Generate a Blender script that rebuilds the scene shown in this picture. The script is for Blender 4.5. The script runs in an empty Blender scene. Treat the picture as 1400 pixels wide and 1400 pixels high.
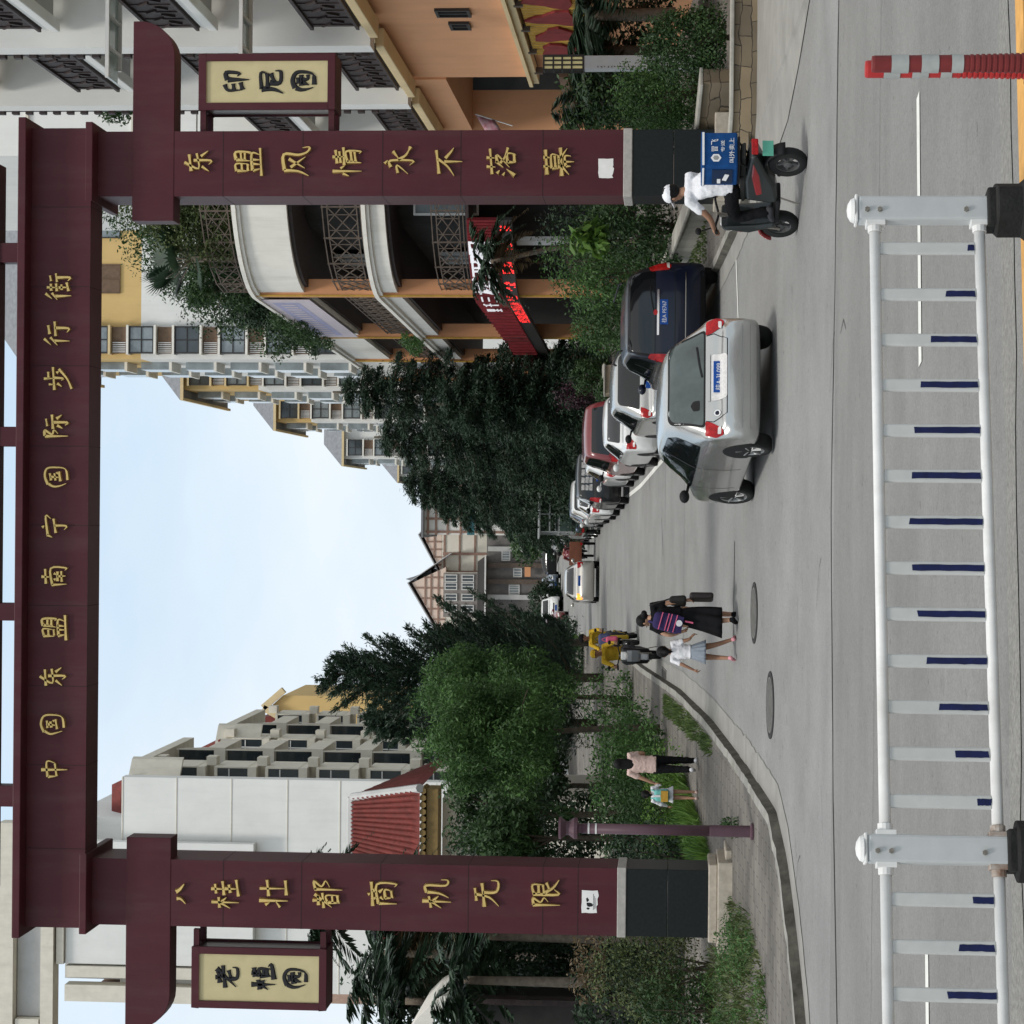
import bpy, bmesh, math, random
import numpy as np
from mathutils import Vector, Matrix
from mathutils.bvhtree import BVHTree

scene = bpy.context.scene
COL = scene.collection
PI = math.pi
def rad(d): return math.radians(d)

# ------------------------------------------------------------------ camera, sky, sun, exposure
FPX = 3030.0                      # focal length in pixels of the 1400 px square photograph
HC = 1.6                          # eye height above the main road
PITCH = math.atan(220 / FPX)
ROLL = 0.0085
CAMP = Vector((0, 0, HC))
FWD = Vector((0, math.cos(PITCH), math.sin(PITCH)))
_u0 = Vector((0, -math.sin(PITCH), math.cos(PITCH)))
_r0 = Vector((1, 0, 0))
RGT = _r0 * math.cos(ROLL) + _u0 * math.sin(ROLL)
UPV = -_r0 * math.sin(ROLL) + _u0 * math.cos(ROLL)
cam_d = bpy.data.cameras.new('camera')
cam = bpy.data.objects.new('camera', cam_d)
COL.objects.link(cam)
cam_d.sensor_width = 36
cam_d.lens = 36 * FPX / 1400
cam_d.clip_start = 0.1
cam_d.clip_end = 3000
# the phone was held on its side: the top of the place is at the left edge of the picture
_m = Matrix((-UPV, RGT, -FWD)).transposed().to_4x4()
_m.translation = CAMP
cam.matrix_world = _m
scene.camera = cam

SUN_EL, SUN_AZ = 62, 205          # high behind thin cloud
world = bpy.data.worlds.new('World')
scene.world = world
world.use_nodes = True
nt = world.node_tree
nt.nodes.clear()
w_out = nt.nodes.new('ShaderNodeOutputWorld')
w_bg = nt.nodes.new('ShaderNodeBackground')
w_sky = nt.nodes.new('ShaderNodeTexSky')
w_sky.sky_type = 'NISHITA'
w_sky.sun_disc = False
w_sky.sun_elevation = rad(SUN_EL)
w_sky.sun_rotation = rad(SUN_AZ)
w_sky.air_density = 1.2
w_sky.dust_density = 3.0
w_bg.inputs['Strength'].default_value = 0.12
w_tc = nt.nodes.new('ShaderNodeTexCoord')
w_map = nt.nodes.new('ShaderNodeMapping')
w_map.inputs['Scale'].default_value = (2.2, 2.2, 5.0)
w_n = nt.nodes.new('ShaderNodeTexNoise')
w_n.inputs['Scale'].default_value = 1.6
w_n.inputs['Detail'].default_value = 5
w_n.inputs['Roughness'].default_value = 0.55
w_r = nt.nodes.new('ShaderNodeMapRange')
w_r.inputs['From Min'].default_value = 0.30
w_r.inputs['From Max'].default_value = 0.66
w_r.inputs['To Min'].default_value = 0.80
w_r.inputs['To Max'].default_value = 0.98
w_mix = nt.nodes.new('ShaderNodeMixRGB')
# thin bright cloud in the sky's own units: whiter towards the horizon, blue showing through higher up
w_sep = nt.nodes.new('ShaderNodeSeparateXYZ')
w_cr = nt.nodes.new('ShaderNodeValToRGB')
for e, (p_, c_) in zip((w_cr.color_ramp.elements[0], w_cr.color_ramp.elements[1]), ((0.08, (.60, .64, .67, 1)), (0.34, (.415, .525, .63, 1)))):
    e.position = p_; e.color = c_
e = w_cr.color_ramp.elements.new(.62); e.color = (.66, .665, .66, 1)
w_sc = nt.nodes.new('ShaderNodeVectorMath'); w_sc.operation = 'SCALE'; w_sc.inputs['Scale'].default_value = 10
L = nt.links.new
L(w_tc.outputs['Generated'], w_map.inputs['Vector'])
L(w_tc.outputs['Generated'], w_sep.inputs['Vector'])
w_zn = nt.nodes.new('ShaderNodeMath'); w_zn.operation = 'MULTIPLY_ADD'; w_zn.inputs[1].default_value = -.40
w_n2 = nt.nodes.new('ShaderNodeTexNoise'); w_n2.inputs['Scale'].default_value = 2.6; w_n2.inputs['Detail'].default_value = 6
w_z2 = nt.nodes.new('ShaderNodeMath'); w_z2.operation = 'ADD'; w_z2.inputs[1].default_value = .20
L(w_map.outputs['Vector'], w_n2.inputs['Vector'])
L(w_n2.outputs['Fac'], w_zn.inputs[0]); L(w_sep.outputs['Z'], w_zn.inputs[2]); L(w_zn.outputs[0], w_z2.inputs[0])
L(w_z2.outputs[0], w_cr.inputs['Fac']); L(w_cr.outputs['Color'], w_sc.inputs[0]); L(w_sc.outputs['Vector'], w_mix.inputs['Color2'])
L(w_map.outputs['Vector'], w_n.inputs['Vector'])
L(w_n.outputs['Fac'], w_r.inputs['Value'])
L(w_r.outputs['Result'], w_mix.inputs['Fac'])
L(w_sky.outputs['Color'], w_mix.inputs['Color1'])
L(w_mix.outputs['Color'], w_bg.inputs['Color'])
L(w_bg.outputs['Background'], w_out.inputs['Surface'])

sun_d = bpy.data.lights.new('sun', 'SUN')
sun_d.energy = 1.45
sun_d.angle = rad(11)
sun_d.color = (1.0, 0.965, 0.91)
sun = bpy.data.objects.new('sun', sun_d)
COL.objects.link(sun)
_az = rad(SUN_AZ)
_sd = Vector((math.sin(_az) * math.cos(rad(SUN_EL)), math.cos(_az) * math.cos(rad(SUN_EL)), math.sin(rad(SUN_EL))))
sun.rotation_euler = _sd.to_track_quat('Z', 'Y').to_euler()

scene.view_settings.view_transform = 'Standard'
scene.view_settings.look = 'None'
scene.view_settings.exposure = 0.38
scene.view_settings.gamma = 1
scene.render.engine = 'CYCLES'
scene.cycles.use_denoising = True
scene.cycles.max_bounces = 6
scene.cycles.transparent_max_bounces = 8

# ------------------------------------------------------------------ placing things
def ray(U, V):
    return FWD + RGT * ((U - 700) / FPX) + UPV * ((700 - V) / FPX)
def P(U, V, Y):
    """World point seen at upright pixel (U, V) of the photograph at depth Y."""
    d = ray(U, V)
    return CAMP + d * (Y / d.y)
def zg(Y):
    """Height of the side street: level by the main road, then a 7 % climb."""
    if Y < 23.7: return 0.0
    if Y < 30.7: return 0.005 * (Y - 23.7) ** 2
    return 0.07 * (Y - 27.2)
def G(U, V, dz=0.0):
    d = ray(U, V)
    lo, hi = 3.0, 600.0
    f = lambda Y: HC + d.z / d.y * Y - zg(Y) - dz
    for _ in range(60):
        m = (lo + hi) / 2
        if f(m) > 0: lo = m
        else: hi = m
    return CAMP + d * (lo / d.y)

# ------------------------------------------------------------------ materials
def lin(h):
    h = h.lstrip('#')
    c = [int(h[i:i + 2], 16) / 255 for i in (0, 2, 4)]
    return tuple(x / 12.92 if x <= .04045 else ((x + .055) / 1.055) ** 2.4 for x in c)
def mat(name, color, rough=0.6, metal=0.0, var=0.12, vscale=4.0, bump=0.0, bscale=30.0, coat=0.0,
        emit=None, estr=0.0, spec=0.28, col2=None, stain=0.0, stain_c=(.05, .048, .04), trans=0.0):
    m = bpy.data.materials.new(name)
    m.use_nodes = True
    t = m.node_tree
    b = t.nodes['Principled BSDF']
    b.inputs['Roughness'].default_value = rough
    b.inputs['Metallic'].default_value = metal
    b.inputs['Specular IOR Level'].default_value = spec
    if coat:
        b.inputs['Coat Weight'].default_value = coat
        b.inputs['Coat Roughness'].default_value = 0.06
    if trans:
        b.inputs['Transmission Weight'].default_value = trans
    tc = t.nodes.new('ShaderNodeTexCoord')
    src = None
    if var > 0 or col2:
        n = t.nodes.new('ShaderNodeTexNoise')
        n.inputs['Scale'].default_value = vscale
        n.inputs['Detail'].default_value = 6
        n.inputs['Roughness'].default_value = .62
        t.links.new(tc.outputs['Object'], n.inputs['Vector'])
        r = t.nodes.new('ShaderNodeValToRGB')
        r.color_ramp.elements[0].position = .3
        r.color_ramp.elements[1].position = .7
        c2 = col2 or tuple(min(1, c * (1 + var)) for c in color)
        c1 = color if col2 else tuple(c * (1 - var) for c in color)
        r.color_ramp.elements[0].color = (*c1, 1)
        r.color_ramp.elements[1].color = (*c2, 1)
        t.links.new(n.outputs['Fac'], r.inputs['Fac'])
        src = r.outputs['Color']
        if stain:
            mp = t.nodes.new('ShaderNodeMapping')
            mp.inputs['Scale'].default_value = (1.6, 1.6, .22)
            t.links.new(tc.outputs['Object'], mp.inputs['Vector'])
            n2 = t.nodes.new('ShaderNodeTexNoise')
            n2.inputs['Scale'].default_value = 1.7
            n2.inputs['Detail'].default_value = 8
            n2.inputs['Roughness'].default_value = .7
            t.links.new(mp.outputs['Vector'], n2.inputs['Vector'])
            rr = t.nodes.new('ShaderNodeMapRange')
            rr.inputs['From Min'].default_value = .48
            rr.inputs['From Max'].default_value = .78
            rr.inputs['To Max'].default_value = stain
            t.links.new(n2.outputs['Fac'], rr.inputs['Value'])
            mx = t.nodes.new('ShaderNodeMixRGB')
            mx.inputs['Color2'].default_value = (*stain_c, 1)
            t.links.new(rr.outputs['Result'], mx.inputs['Fac'])
            t.links.new(src, mx.inputs['Color1'])
            src = mx.outputs['Color']
        t.links.new(src, b.inputs['Base Color'])
    else:
        b.inputs['Base Color'].default_value = (*color, 1)
    if bump > 0:
        n = t.nodes.new('ShaderNodeTexNoise')
        n.inputs['Scale'].default_value = bscale
        n.inputs['Detail'].default_value = 5
        t.links.new(tc.outputs['Object'], n.inputs['Vector'])
        bp = t.nodes.new('ShaderNodeBump')
        bp.inputs['Strength'].default_value = bump
        bp.inputs['Distance'].default_value = .02
        t.links.new(n.outputs['Fac'], bp.inputs['Height'])
        t.links.new(bp.outputs['Normal'], b.inputs['Normal'])
    if emit:
        b.inputs['Emission Color'].default_value = (*emit, 1)
        b.inputs['Emission Strength'].default_value = estr
    return m
def roadmat(name, c, streak):
    m = mat(name, c, .92, var=0, spec=.2); t = m.node_tree; b = t.nodes['Principled BSDF']; N = t.nodes.new
    tc = N('ShaderNodeTexCoord')
    def noise(sc, det, mp=None, ro=.6):
        n = N('ShaderNodeTexNoise'); n.inputs['Scale'].default_value = sc; n.inputs['Detail'].default_value = det; n.inputs['Roughness'].default_value = ro
        if mp:
            q = N('ShaderNodeMapping'); q.inputs['Scale'].default_value = mp; t.links.new(tc.outputs['Object'], q.inputs['Vector']); t.links.new(q.outputs['Vector'], n.inputs['Vector'])
        else: t.links.new(tc.outputs['Object'], n.inputs['Vector'])
        return n.outputs['Fac']
    def rng(f, a, b_, c_, d):
        r = N('ShaderNodeMapRange')
        for k, v in zip(('From Min', 'From Max', 'To Min', 'To Max'), (a, b_, c_, d)): r.inputs[k].default_value = v
        t.links.new(f, r.inputs['Value']); return r.outputs['Result']
    def mul(a, b_):
        k = N('ShaderNodeMath'); k.operation = 'MULTIPLY'; t.links.new(a, k.inputs[0]); t.links.new(b_, k.inputs[1]); return k.outputs[0]
    f = mul(rng(noise(70, 3, ro=.8), .25, .75, .70, 1.30), rng(noise(16, 4, ro=.8), .25, .75, .86, 1.14))
    f = mul(f, rng(noise(.55, 5), .3, .7, .88, 1.12))
    f = mul(f, rng(noise(1.0, 4, streak), .3, .7, .95, 1.04))
    f = mul(f, rng(noise(2.3, 6, ro=.7), .60, .76, 1.0, .74))
    f = mul(f, rng(noise(9, 3), .66, .72, 1.0, .62))
    v = N('ShaderNodeVectorMath'); v.operation = 'SCALE'; v.inputs[0].default_value = c; t.links.new(f, v.inputs['Scale']); t.links.new(v.outputs['Vector'], b.inputs['Base Color'])
    bp = N('ShaderNodeBump'); bp.inputs['Strength'].default_value = .35; bp.inputs['Distance'].default_value = .006; t.links.new(noise(140, 3), bp.inputs['Height']); t.links.new(bp.outputs['Normal'], b.inputs['Normal'])
    return m
def leafmat(name, dark, light, transl=0.25, rough=0.55):
    m = bpy.data.materials.new(name)
    m.use_nodes = True
    t = m.node_tree
    b = t.nodes['Principled BSDF']
    b.inputs['Roughness'].default_value = rough
    b.inputs['Specular IOR Level'].default_value = 0.35
    g = t.nodes.new('ShaderNodeNewGeometry')
    tc = t.nodes.new('ShaderNodeTexCoord')
    n = t.nodes.new('ShaderNodeTexNoise')
    n.inputs['Scale'].default_value = 1.1
    n.inputs['Detail'].default_value = 3
    t.links.new(tc.outputs['Object'], n.inputs['Vector'])
    a = t.nodes.new('ShaderNodeMath'); a.operation = 'MULTIPLY_ADD'
    a.inputs[1].default_value = .55
    t.links.new(g.outputs['Random Per Island'], a.inputs[0])
    s = t.nodes.new('ShaderNodeMath'); s.operation = 'MULTIPLY_ADD'
    s.inputs[1].default_value = 1.3
    s.inputs[2].default_value = -.42
    t.links.new(n.outputs['Fac'], s.inputs[0])
    t.links.new(s.outputs[0], a.inputs[2])
    r = t.nodes.new('ShaderNodeValToRGB')
    r.color_ramp.elements[0].color = (*dark, 1)
    r.color_ramp.elements[1].color = (*light, 1)
    t.links.new(a.outputs[0], r.inputs['Fac'])
    t.links.new(r.outputs['Color'], b.inputs['Base Color'])
    tr = t.nodes.new('ShaderNodeBsdfTranslucent')
    t.links.new(r.outputs['Color'], tr.inputs['Color'])
    mx = t.nodes.new('ShaderNodeMixShader')
    mx.inputs['Fac'].default_value = transl
    t.links.new(b.outputs['BSDF'], mx.inputs[1])
    t.links.new(tr.outputs['BSDF'], mx.inputs[2])
    t.links.new(mx.outputs['Shader'], t.nodes['Material Output'].inputs['Surface'])
    return m
def paver_mat(name, c1, c2, mortar, w, h, bw=.5):
    m = mat(name, c1, .85, var=0)
    t = m.node_tree
    b = t.nodes['Principled BSDF']
    tc = t.nodes.new('ShaderNodeTexCoord')
    br = t.nodes.new('ShaderNodeTexBrick')
    br.inputs['Scale'].default_value = 1
    br.inputs['Brick Width'].default_value = w
    br.inputs['Row Height'].default_value = h
    br.inputs['Mortar Size'].default_value = .006
    br.inputs['Color1'].default_value = (*c1, 1)
    br.inputs['Color2'].default_value = (*c2, 1)
    br.inputs['Mortar'].default_value = (*mortar, 1)
    br.offset = bw
    t.links.new(tc.outputs['Object'], br.inputs['Vector'])
    n = t.nodes.new('ShaderNodeTexNoise')
    n.inputs['Scale'].default_value = .8
    n.inputs['Detail'].default_value = 7
    t.links.new(tc.outputs['Object'], n.inputs['Vector'])
    mr = t.nodes.new('ShaderNodeMapRange')
    mr.inputs['From Min'].default_value = .3
    mr.inputs['From Max'].default_value = .7
    mr.inputs['To Min'].default_value = .6
    mr.inputs['To Max'].default_value = 1.15
    t.links.new(n.outputs['Fac'], mr.inputs['Value'])
    mx = t.nodes.new('ShaderNodeMixRGB'); mx.blend_type = 'MULTIPLY'
    mx.inputs['Fac'].default_value = 1
    t.links.new(br.outputs['Color'], mx.inputs['Color1'])
    t.links.new(mr.outputs['Result'], mx.inputs['Color2'])
    t.links.new(mx.outputs['Color'], b.inputs['Base Color'])
    bp = t.nodes.new('ShaderNodeBump')
    bp.inputs['Strength'].default_value = .4
    bp.inputs['Distance'].default_value = .006
    bp.invert = True
    t.links.new(br.outputs['Fac'], bp.inputs['Height'])
    t.links.new(bp.outputs['Normal'], b.inputs['Normal'])
    return m

# ------------------------------------------------------------------ mesh helpers
class MB:
    def __init__(s): s.v = []; s.f = []; s.m = []
    def add(s, vs, fs, mi=0):
        o = len(s.v)
        s.v += [tuple(v) for v in vs]
        s.f += [tuple(i + o for i in f) for f in fs]
        s.m += [mi] * len(fs)
    def hexa(s, p, mi=0):
        s.add(p, [(0, 3, 2, 1), (4, 5, 6, 7), (0, 1, 5, 4), (1, 2, 6, 5), (2, 3, 7, 6), (3, 0, 4, 7)], mi)
    def box(s, x0, x1, y0, y1, z0, z1, mi=0):
        s.hexa([(x0, y0, z0), (x1, y0, z0), (x1, y1, z0), (x0, y1, z0), (x0, y0, z1), (x1, y0, z1), (x1, y1, z1), (x0, y1, z1)], mi)
    def obox(s, c, size, rz=0, rx=0, ry=0, mi=0):
        M = Matrix.Translation(Vector(c)) @ Matrix.Rotation(rz, 4, 'Z') @ Matrix.Rotation(ry, 4, 'Y') @ Matrix.Rotation(rx, 4, 'X')
        a, b, d = size[0] / 2, size[1] / 2, size[2] / 2
        s.hexa([M @ Vector(q) for q in [(-a, -b, -d), (a, -b, -d), (a, b, -d), (-a, b, -d), (-a, -b, d), (a, -b, d), (a, b, d), (-a, b, d)]], mi)
    def beam(s, p, q, w, h, mi=0):
        """Bar of rectangular section between two points."""
        p, q = Vector(p), Vector(q)
        d = (q - p).normalized()
        up = Vector((0, 0, 1)) if abs(d.z) < .95 else Vector((0, 1, 0))
        a = d.cross(up).normalized() * w / 2
        b = a.cross(d).normalized() * h / 2
        s.hexa([p - a - b, p + a - b, p + a + b, p - a + b, q - a - b, q + a - b, q + a + b, q - a + b], mi)
    def extrude(s, pts, vec, mi=0):
        n = len(pts)
        pts = [Vector(p) for p in pts]
        vec = Vector(vec)
        s.add(pts + [p + vec for p in pts],
              [tuple(range(n))[::-1], tuple(range(n, 2 * n))] + [(i, (i + 1) % n, n + (i + 1) % n, n + i) for i in range(n)], mi)
    def tube(s, pts, r, n=8, mi=0, caps=True, flat=1.0):
        pts = [Vector(p) for p in pts]
        rs = r if isinstance(r, (list, tuple)) else [r] * len(pts)
        vs, fs = [], []
        prev = None
        for i, p in enumerate(pts):
            d = (pts[min(i + 1, len(pts) - 1)] - pts[max(i - 1, 0)]).normalized()
            if prev is None:
                ref = Vector((0, 0, 1)) if abs(d.z) < .9 else Vector((1, 0, 0))
                a = d.cross(ref).normalized()
            else:
                a = (prev - d * prev.dot(d)).normalized()
            prev = a
            b = d.cross(a)
            for k in range(n):
                t = 2 * PI * k / n
                vs.append(p + a * (math.cos(t) * rs[i]) + b * (math.sin(t) * rs[i] * flat))
        for i in range(len(pts) - 1):
            for k in range(n):
                fs.append((i * n + k, i * n + (k + 1) % n, (i + 1) * n + (k + 1) % n, (i + 1) * n + k))
        if caps:
            fs.append(tuple(range(n))[::-1])
            fs.append(tuple((len(pts) - 1) * n + k for k in range(n)))
        s.add(vs, fs, mi)
    def lathe(s, prof, c=(0, 0, 0), n=16, mi=0, axis='z', caps=True):
        vs, fs = [], []
        c = Vector(c)
        for r, z in prof:
            for k in range(n):
                t = 2 * PI * k / n
                x, y = r * math.cos(t), r * math.sin(t)
                q = (x, y, z) if axis == 'z' else ((z, x, y) if axis == 'x' else (x, z, y))
                vs.append(c + Vector(q))
        for i in range(len(prof) - 1):
            for k in range(n):
                fs.append((i * n + k, i * n + (k + 1) % n, (i + 1) * n + (k + 1) % n, (i + 1) * n + k))
        if caps:
            fs.append(tuple(range(n))[::-1])
            fs.append(tuple((len(prof) - 1) * n + k for k in range(n)))
        s.add(vs, fs, mi)
    def ell(s, c, r, n=12, mi=0):
        c = Vector(c)
        vs, fs = [], []
        h = n // 2
        for i in range(h + 1):
            a = PI * i / h
            for k in range(n):
                t = 2 * PI * k / n
                vs.append(c + Vector((r[0] * math.sin(a) * math.cos(t), r[1] * math.sin(a) * math.sin(t), r[2] * math.cos(a))))
        for i in range(h):
            for k in range(n):
                fs.append((i * n + k, (i + 1) * n + k, (i + 1) * n + (k + 1) % n, i * n + (k + 1) % n))
        s.add(vs, fs, mi)
    def sheet(s, rows, mi=0):
        """Grid of points, rows of equal length."""
        n = len(rows[0])
        s.add([p for r in rows for p in r],
              [(i * n + j, i * n + j + 1, (i + 1) * n + j + 1, (i + 1) * n + j) for i in range(len(rows) - 1) for j in range(n - 1)], mi)
    def build(s, name, mats, parent=None, smooth=False, bevel=0.0, world=False, loc=None, clean=True, segs=2):
        me = bpy.data.meshes.new(name)
        vs = s.v
        off = None
        if world and parent is not None:
            off = Vector(parent.location)
            pp = parent.parent
            while pp is not None:
                off += Vector(pp.location); pp = pp.parent
        elif loc is not None and world:
            off = Vector(loc)
        if off is not None:
            vs = [(v[0] - off.x, v[1] - off.y, v[2] - off.z) for v in vs]
        me.from_pydata(vs, [], s.f)
        for m in (mats if isinstance(mats, (list, tuple)) else [mats]): me.materials.append(m)
        if len(me.materials) > 1: me.polygons.foreach_set('material_index', s.m)
        if clean:
            bm = bmesh.new(); bm.from_mesh(me)
            bmesh.ops.remove_doubles(bm, verts=bm.verts, dist=1e-5)
            bmesh.ops.recalc_face_normals(bm, faces=bm.faces)
            bm.to_mesh(me); bm.free()
        if smooth: me.polygons.foreach_set('use_smooth', [True] * len(me.polygons))
        o = bpy.data.objects.new(name, me)
        COL.objects.link(o)
        if parent is not None: o.parent = parent
        elif loc is not None: o.location = loc
        if bevel:
            b = o.modifiers.new('bevel', 'BEVEL'); b.width = bevel; b.segments = segs; b.limit_method = 'ANGLE'; b.angle_limit = rad(40)
        return o

def thing(name, label, cat, loc=(0, 0, 0), rz=0.0, group=None):
    o = bpy.data.objects.new(name, None)
    COL.objects.link(o)
    o.empty_display_size = .2
    o.location = loc
    o.rotation_euler = (0, 0, rz)
    o['label'] = label; o['category'] = cat
    if group: o['group'] = group
    return o
def tag(o, label, cat, group=None, kind=None):
    o['label'] = label; o['category'] = cat
    if group: o['group'] = group
    if kind: o['kind'] = kind
    return o
def struct(o, kind='structure'):
    o['kind'] = kind
    return o
def copy_tree(o, parent=None):
    c = o.copy(); COL.objects.link(c)
    if parent is not None: c.parent = parent
    for ch in list(o.children): copy_tree(ch, c)
    return c
def catmull(pts, sub=6):
    pts = [Vector(p) for p in pts]
    if len(pts) < 3:
        return [pts[0].lerp(pts[-1], i / sub) for i in range(sub + 1)]
    out = []
    n = len(pts)
    for i in range(n - 1):
        p0 = pts[max(i - 1, 0)]; p1 = pts[i]; p2 = pts[i + 1]; p3 = pts[min(i + 2, n - 1)]
        for k in range(sub):
            t = k / sub
            out.append(.5 * ((2 * p1) + (p2 - p0) * t + (2 * p0 - 5 * p1 + 4 * p2 - p3) * t * t + (3 * p1 - p0 - 3 * p2 + p3) * t ** 3))
    out.append(pts[-1])
    return out

# ------------------------------------------------------------------ brush lettering
GLYPH = {
 '中': '25,30 28,62;25,30 80,25 73,58;28,61 74,57;50,4 50,102',
 '国': '24,24 16,42 18,66 26,90;22,22 52,10 80,18 86,50 78,88 38,94;38,34 64,30;51,32 48,66;38,50 62,46;34,69 68,64;60,54 68,61',
 '东': '18,27 76,20;50,4 28,50 78,45;54,34 54,94 42,85;36,61 18,86;68,60 86,84',
 '盟': '20,12 20,52;20,12 44,10 44,50;21,30 43,29;21,50 44,48;58,10 52,58;58,10 82,8 82,56 76,52;58,26 81,25;57,40 81,39;22,66 26,92;22,66 78,63 74,90;42,65 42,92;58,64 57,91;4,96 98,91',
 '南': '24,18 78,13;50,2 48,34;20,40 22,95;20,40 80,35 82,92 72,86;38,47 44,56;62,46 56,55;34,62 68,60;32,76 70,74;51,60 51,92',
 '宁': '46,2 54,12;18,22 12,40;18,24 88,17 78,36;26,53 80,46;54,50 54,94 38,84',
 '际': '16,10 16,98;16,12 38,10 24,36 40,44 26,60;54,20 80,15;44,42 94,36;68,40 68,94 56,86;56,56 44,78;80,54 94,74',
 '步': '50,2 50,40;50,20 74,18;28,20 28,40;10,42 92,35;52,42 52,72 45,68;34,52 22,68;72,48 77,58;86,58 50,88 12,104',
 '行': '36,4 12,28;40,26 10,52;27,42 27,98;54,22 86,17;46,46 98,41;74,44 74,94 60,86',
 '街': '26,4 6,26;28,26 4,48;18,40 18,98;36,24 62,22;49,8 48,44;34,46 64,42;38,62 60,60;49,50 49,84;34,88 66,80;72,22 92,19;68,46 99,41;86,44 86,94 74,86',
 '八': '36,40 34,54 18,70;58,38 66,50 86,64',
 '桂': '6,34 40,28;24,4 24,98;24,34 4,68;26,40 40,56;54,22 84,17;68,4 68,46;48,48 94,41;56,68 84,64;70,50 70,92;44,96 100,88',
 '壮': '14,22 22,35;28,2 28,98;6,72 28,56;44,34 99,28;70,3 70,90;48,93 96,88',
 '都': '14,24 46,20;30,4 30,38;4,42 56,36;50,8 6,68;22,54 20,95;22,54 46,50 46,93;22,72 45,70;22,91 46,88;66,10 66,104;66,12 92,7 76,34 96,47 74,60',
 '商': '50,1 53,11;12,19 90,12;36,22 41,31;64,18 57,29;18,38 18,99;18,38 84,33 86,96 75,90;40,42 30,55;58,40 70,53;36,60 38,84;36,60 64,58 62,83;38,83 62,80',
 '机': '4,32 44,26;26,2 26,99;26,32 4,68;28,40 44,56;56,18 54,60 40,92;56,18 80,14 80,80 97,87 99,64',
 '无': '28,18 72,12;10,44 88,36;50,14 40,60 10,94;57,40 58,84 92,89 95,66',
 '限': '14,8 14,99;14,10 36,8 22,34 38,44 24,60;50,10 50,94 66,78;50,12 80,8 80,44;50,28 80,25;50,46 80,42;89,52 68,63;58,50 72,76 100,94',
 '风': '22,12 20,60 4,94;22,12 74,8 74,60 82,90 99,96 99,72;60,26 28,82;32,32 66,82',
 '情': '10,36 2,58;20,2 20,99;28,28 37,43;44,16 90,11;48,28 86,25;38,42 98,36;67,1 67,40;50,52 48,99;50,52 86,48 86,94 77,90;51,66 85,63;50,78 85,76',
 '永': '44,0 56,13;32,24 54,22 54,95 40,85;12,46 40,42 10,82;86,30 62,50;58,46 74,72 100,90',
 '不': '10,19 90,11;58,16 36,48 4,72;50,38 50,99;62,42 84,58 96,68',
 '落': '8,20 94,13;34,3 32,32;66,1 64,30;12,37 21,47;6,57 16,65;6,96 26,70;50,34 32,60;48,40 74,38 32,78;46,48 66,64 98,75;48,74 48,99;48,74 78,72 76,97;48,97 77,94',
 '幕': '8,14 92,9;34,1 34,24;66,1 64,24;28,30 28,54;28,30 72,27 72,52;28,42 72,40;28,54 72,51;4,64 96,58;44,56 8,86;58,56 95,80;36,76 34,94;36,76 68,74 68,93;51,66 51,103',
 '老': '26,20 70,15;48,1 48,38;6,41 94,33;84,8 10,84;76,54 46,66;44,56 46,88 84,91 89,70',
 '挝': '4,36 42,29;24,3 24,98;24,36 4,68;26,42 42,57;52,20 90,13;70,3 67,34;56,37 57,82;56,37 86,33 84,80;57,52 84,50;57,67 83,64;44,94 99,85 95,70',
 '园': '24,20 16,40 18,64 26,90;22,18 54,8 82,20 86,58 74,90 36,95;38,30 64,27;30,45 74,40;46,44 34,74;58,42 58,67 76,68',
 '印': '38,8 14,24 16,80;16,46 40,42;16,80 46,73;56,20 56,106;56,20 86,13 84,66 70,58',
 '尼': '20,12 18,60 2,98;20,12 82,8 80,35;20,37 80,32;82,48 46,63;44,44 44,85 86,89 91,66',
}
def glyph(mb, ch, cx, y, cz, size, width, depth, rnd, mi=0):
    """Raised brush strokes of one character, facing -Y, centred at (cx, cz)."""
    for st in GLYPH[ch].split(';'):
        pts = []
        for pr in st.split():
            a, b = pr.split(',')
            pts.append(Vector((float(a) + rnd.uniform(-1.5, 1.5), float(b) + rnd.uniform(-1.5, 1.5), 0)))
        # running-hand tilt: strokes rise a little to the right
        q = catmull(pts, 4)
        n = len(q)
        L, R, C = [], [], []
        w0 = width * rnd.uniform(.85, 1.15)
        for i, p in enumerate(q):
            t = i / (n - 1)
            d = q[min(i + 1, n - 1)] - q[max(i - 1, 0)]
            d = d.normalized() if d.length > 0 else Vector((1, 0, 0))
            nn = Vector((-d.y, d.x, 0))
            w = w0 * (.74 + .75 * (1 - t) ** 2.2 + (.55 * t ** 3 if abs(d.y) < .45 else 0)) * (1 if t < .6 or abs(d.y) < .45 else 1.0 - (t - .6) * 1.7)
            def cv(v, dd): return (cx + (v.x - 50) / 100 * size, y - dd, cz - (v.y - 50 - (v.x - 50) * -.0) / 100 * size)
            L.append(cv(p - nn * w, 0)); R.append(cv(p + nn * w, 0))
            C.append((cv(p - nn * w * .55, depth), cv(p + nn * w * .55, depth)))
        vs = []
        for i in range(n): vs += [L[i], C[i][0], C[i][1], R[i]]
        fs = []
        for i in range(n - 1):
            a = i * 4
            for k in range(3): fs.append((a + k, a + k + 1, a + 5 + k, a + 4 + k))
        fs.append((0, 1, 2, 3)); e = (n - 1) * 4
        fs.append((e, e + 1, e + 2, e + 3))
        mb.add(vs, fs, mi)
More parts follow.
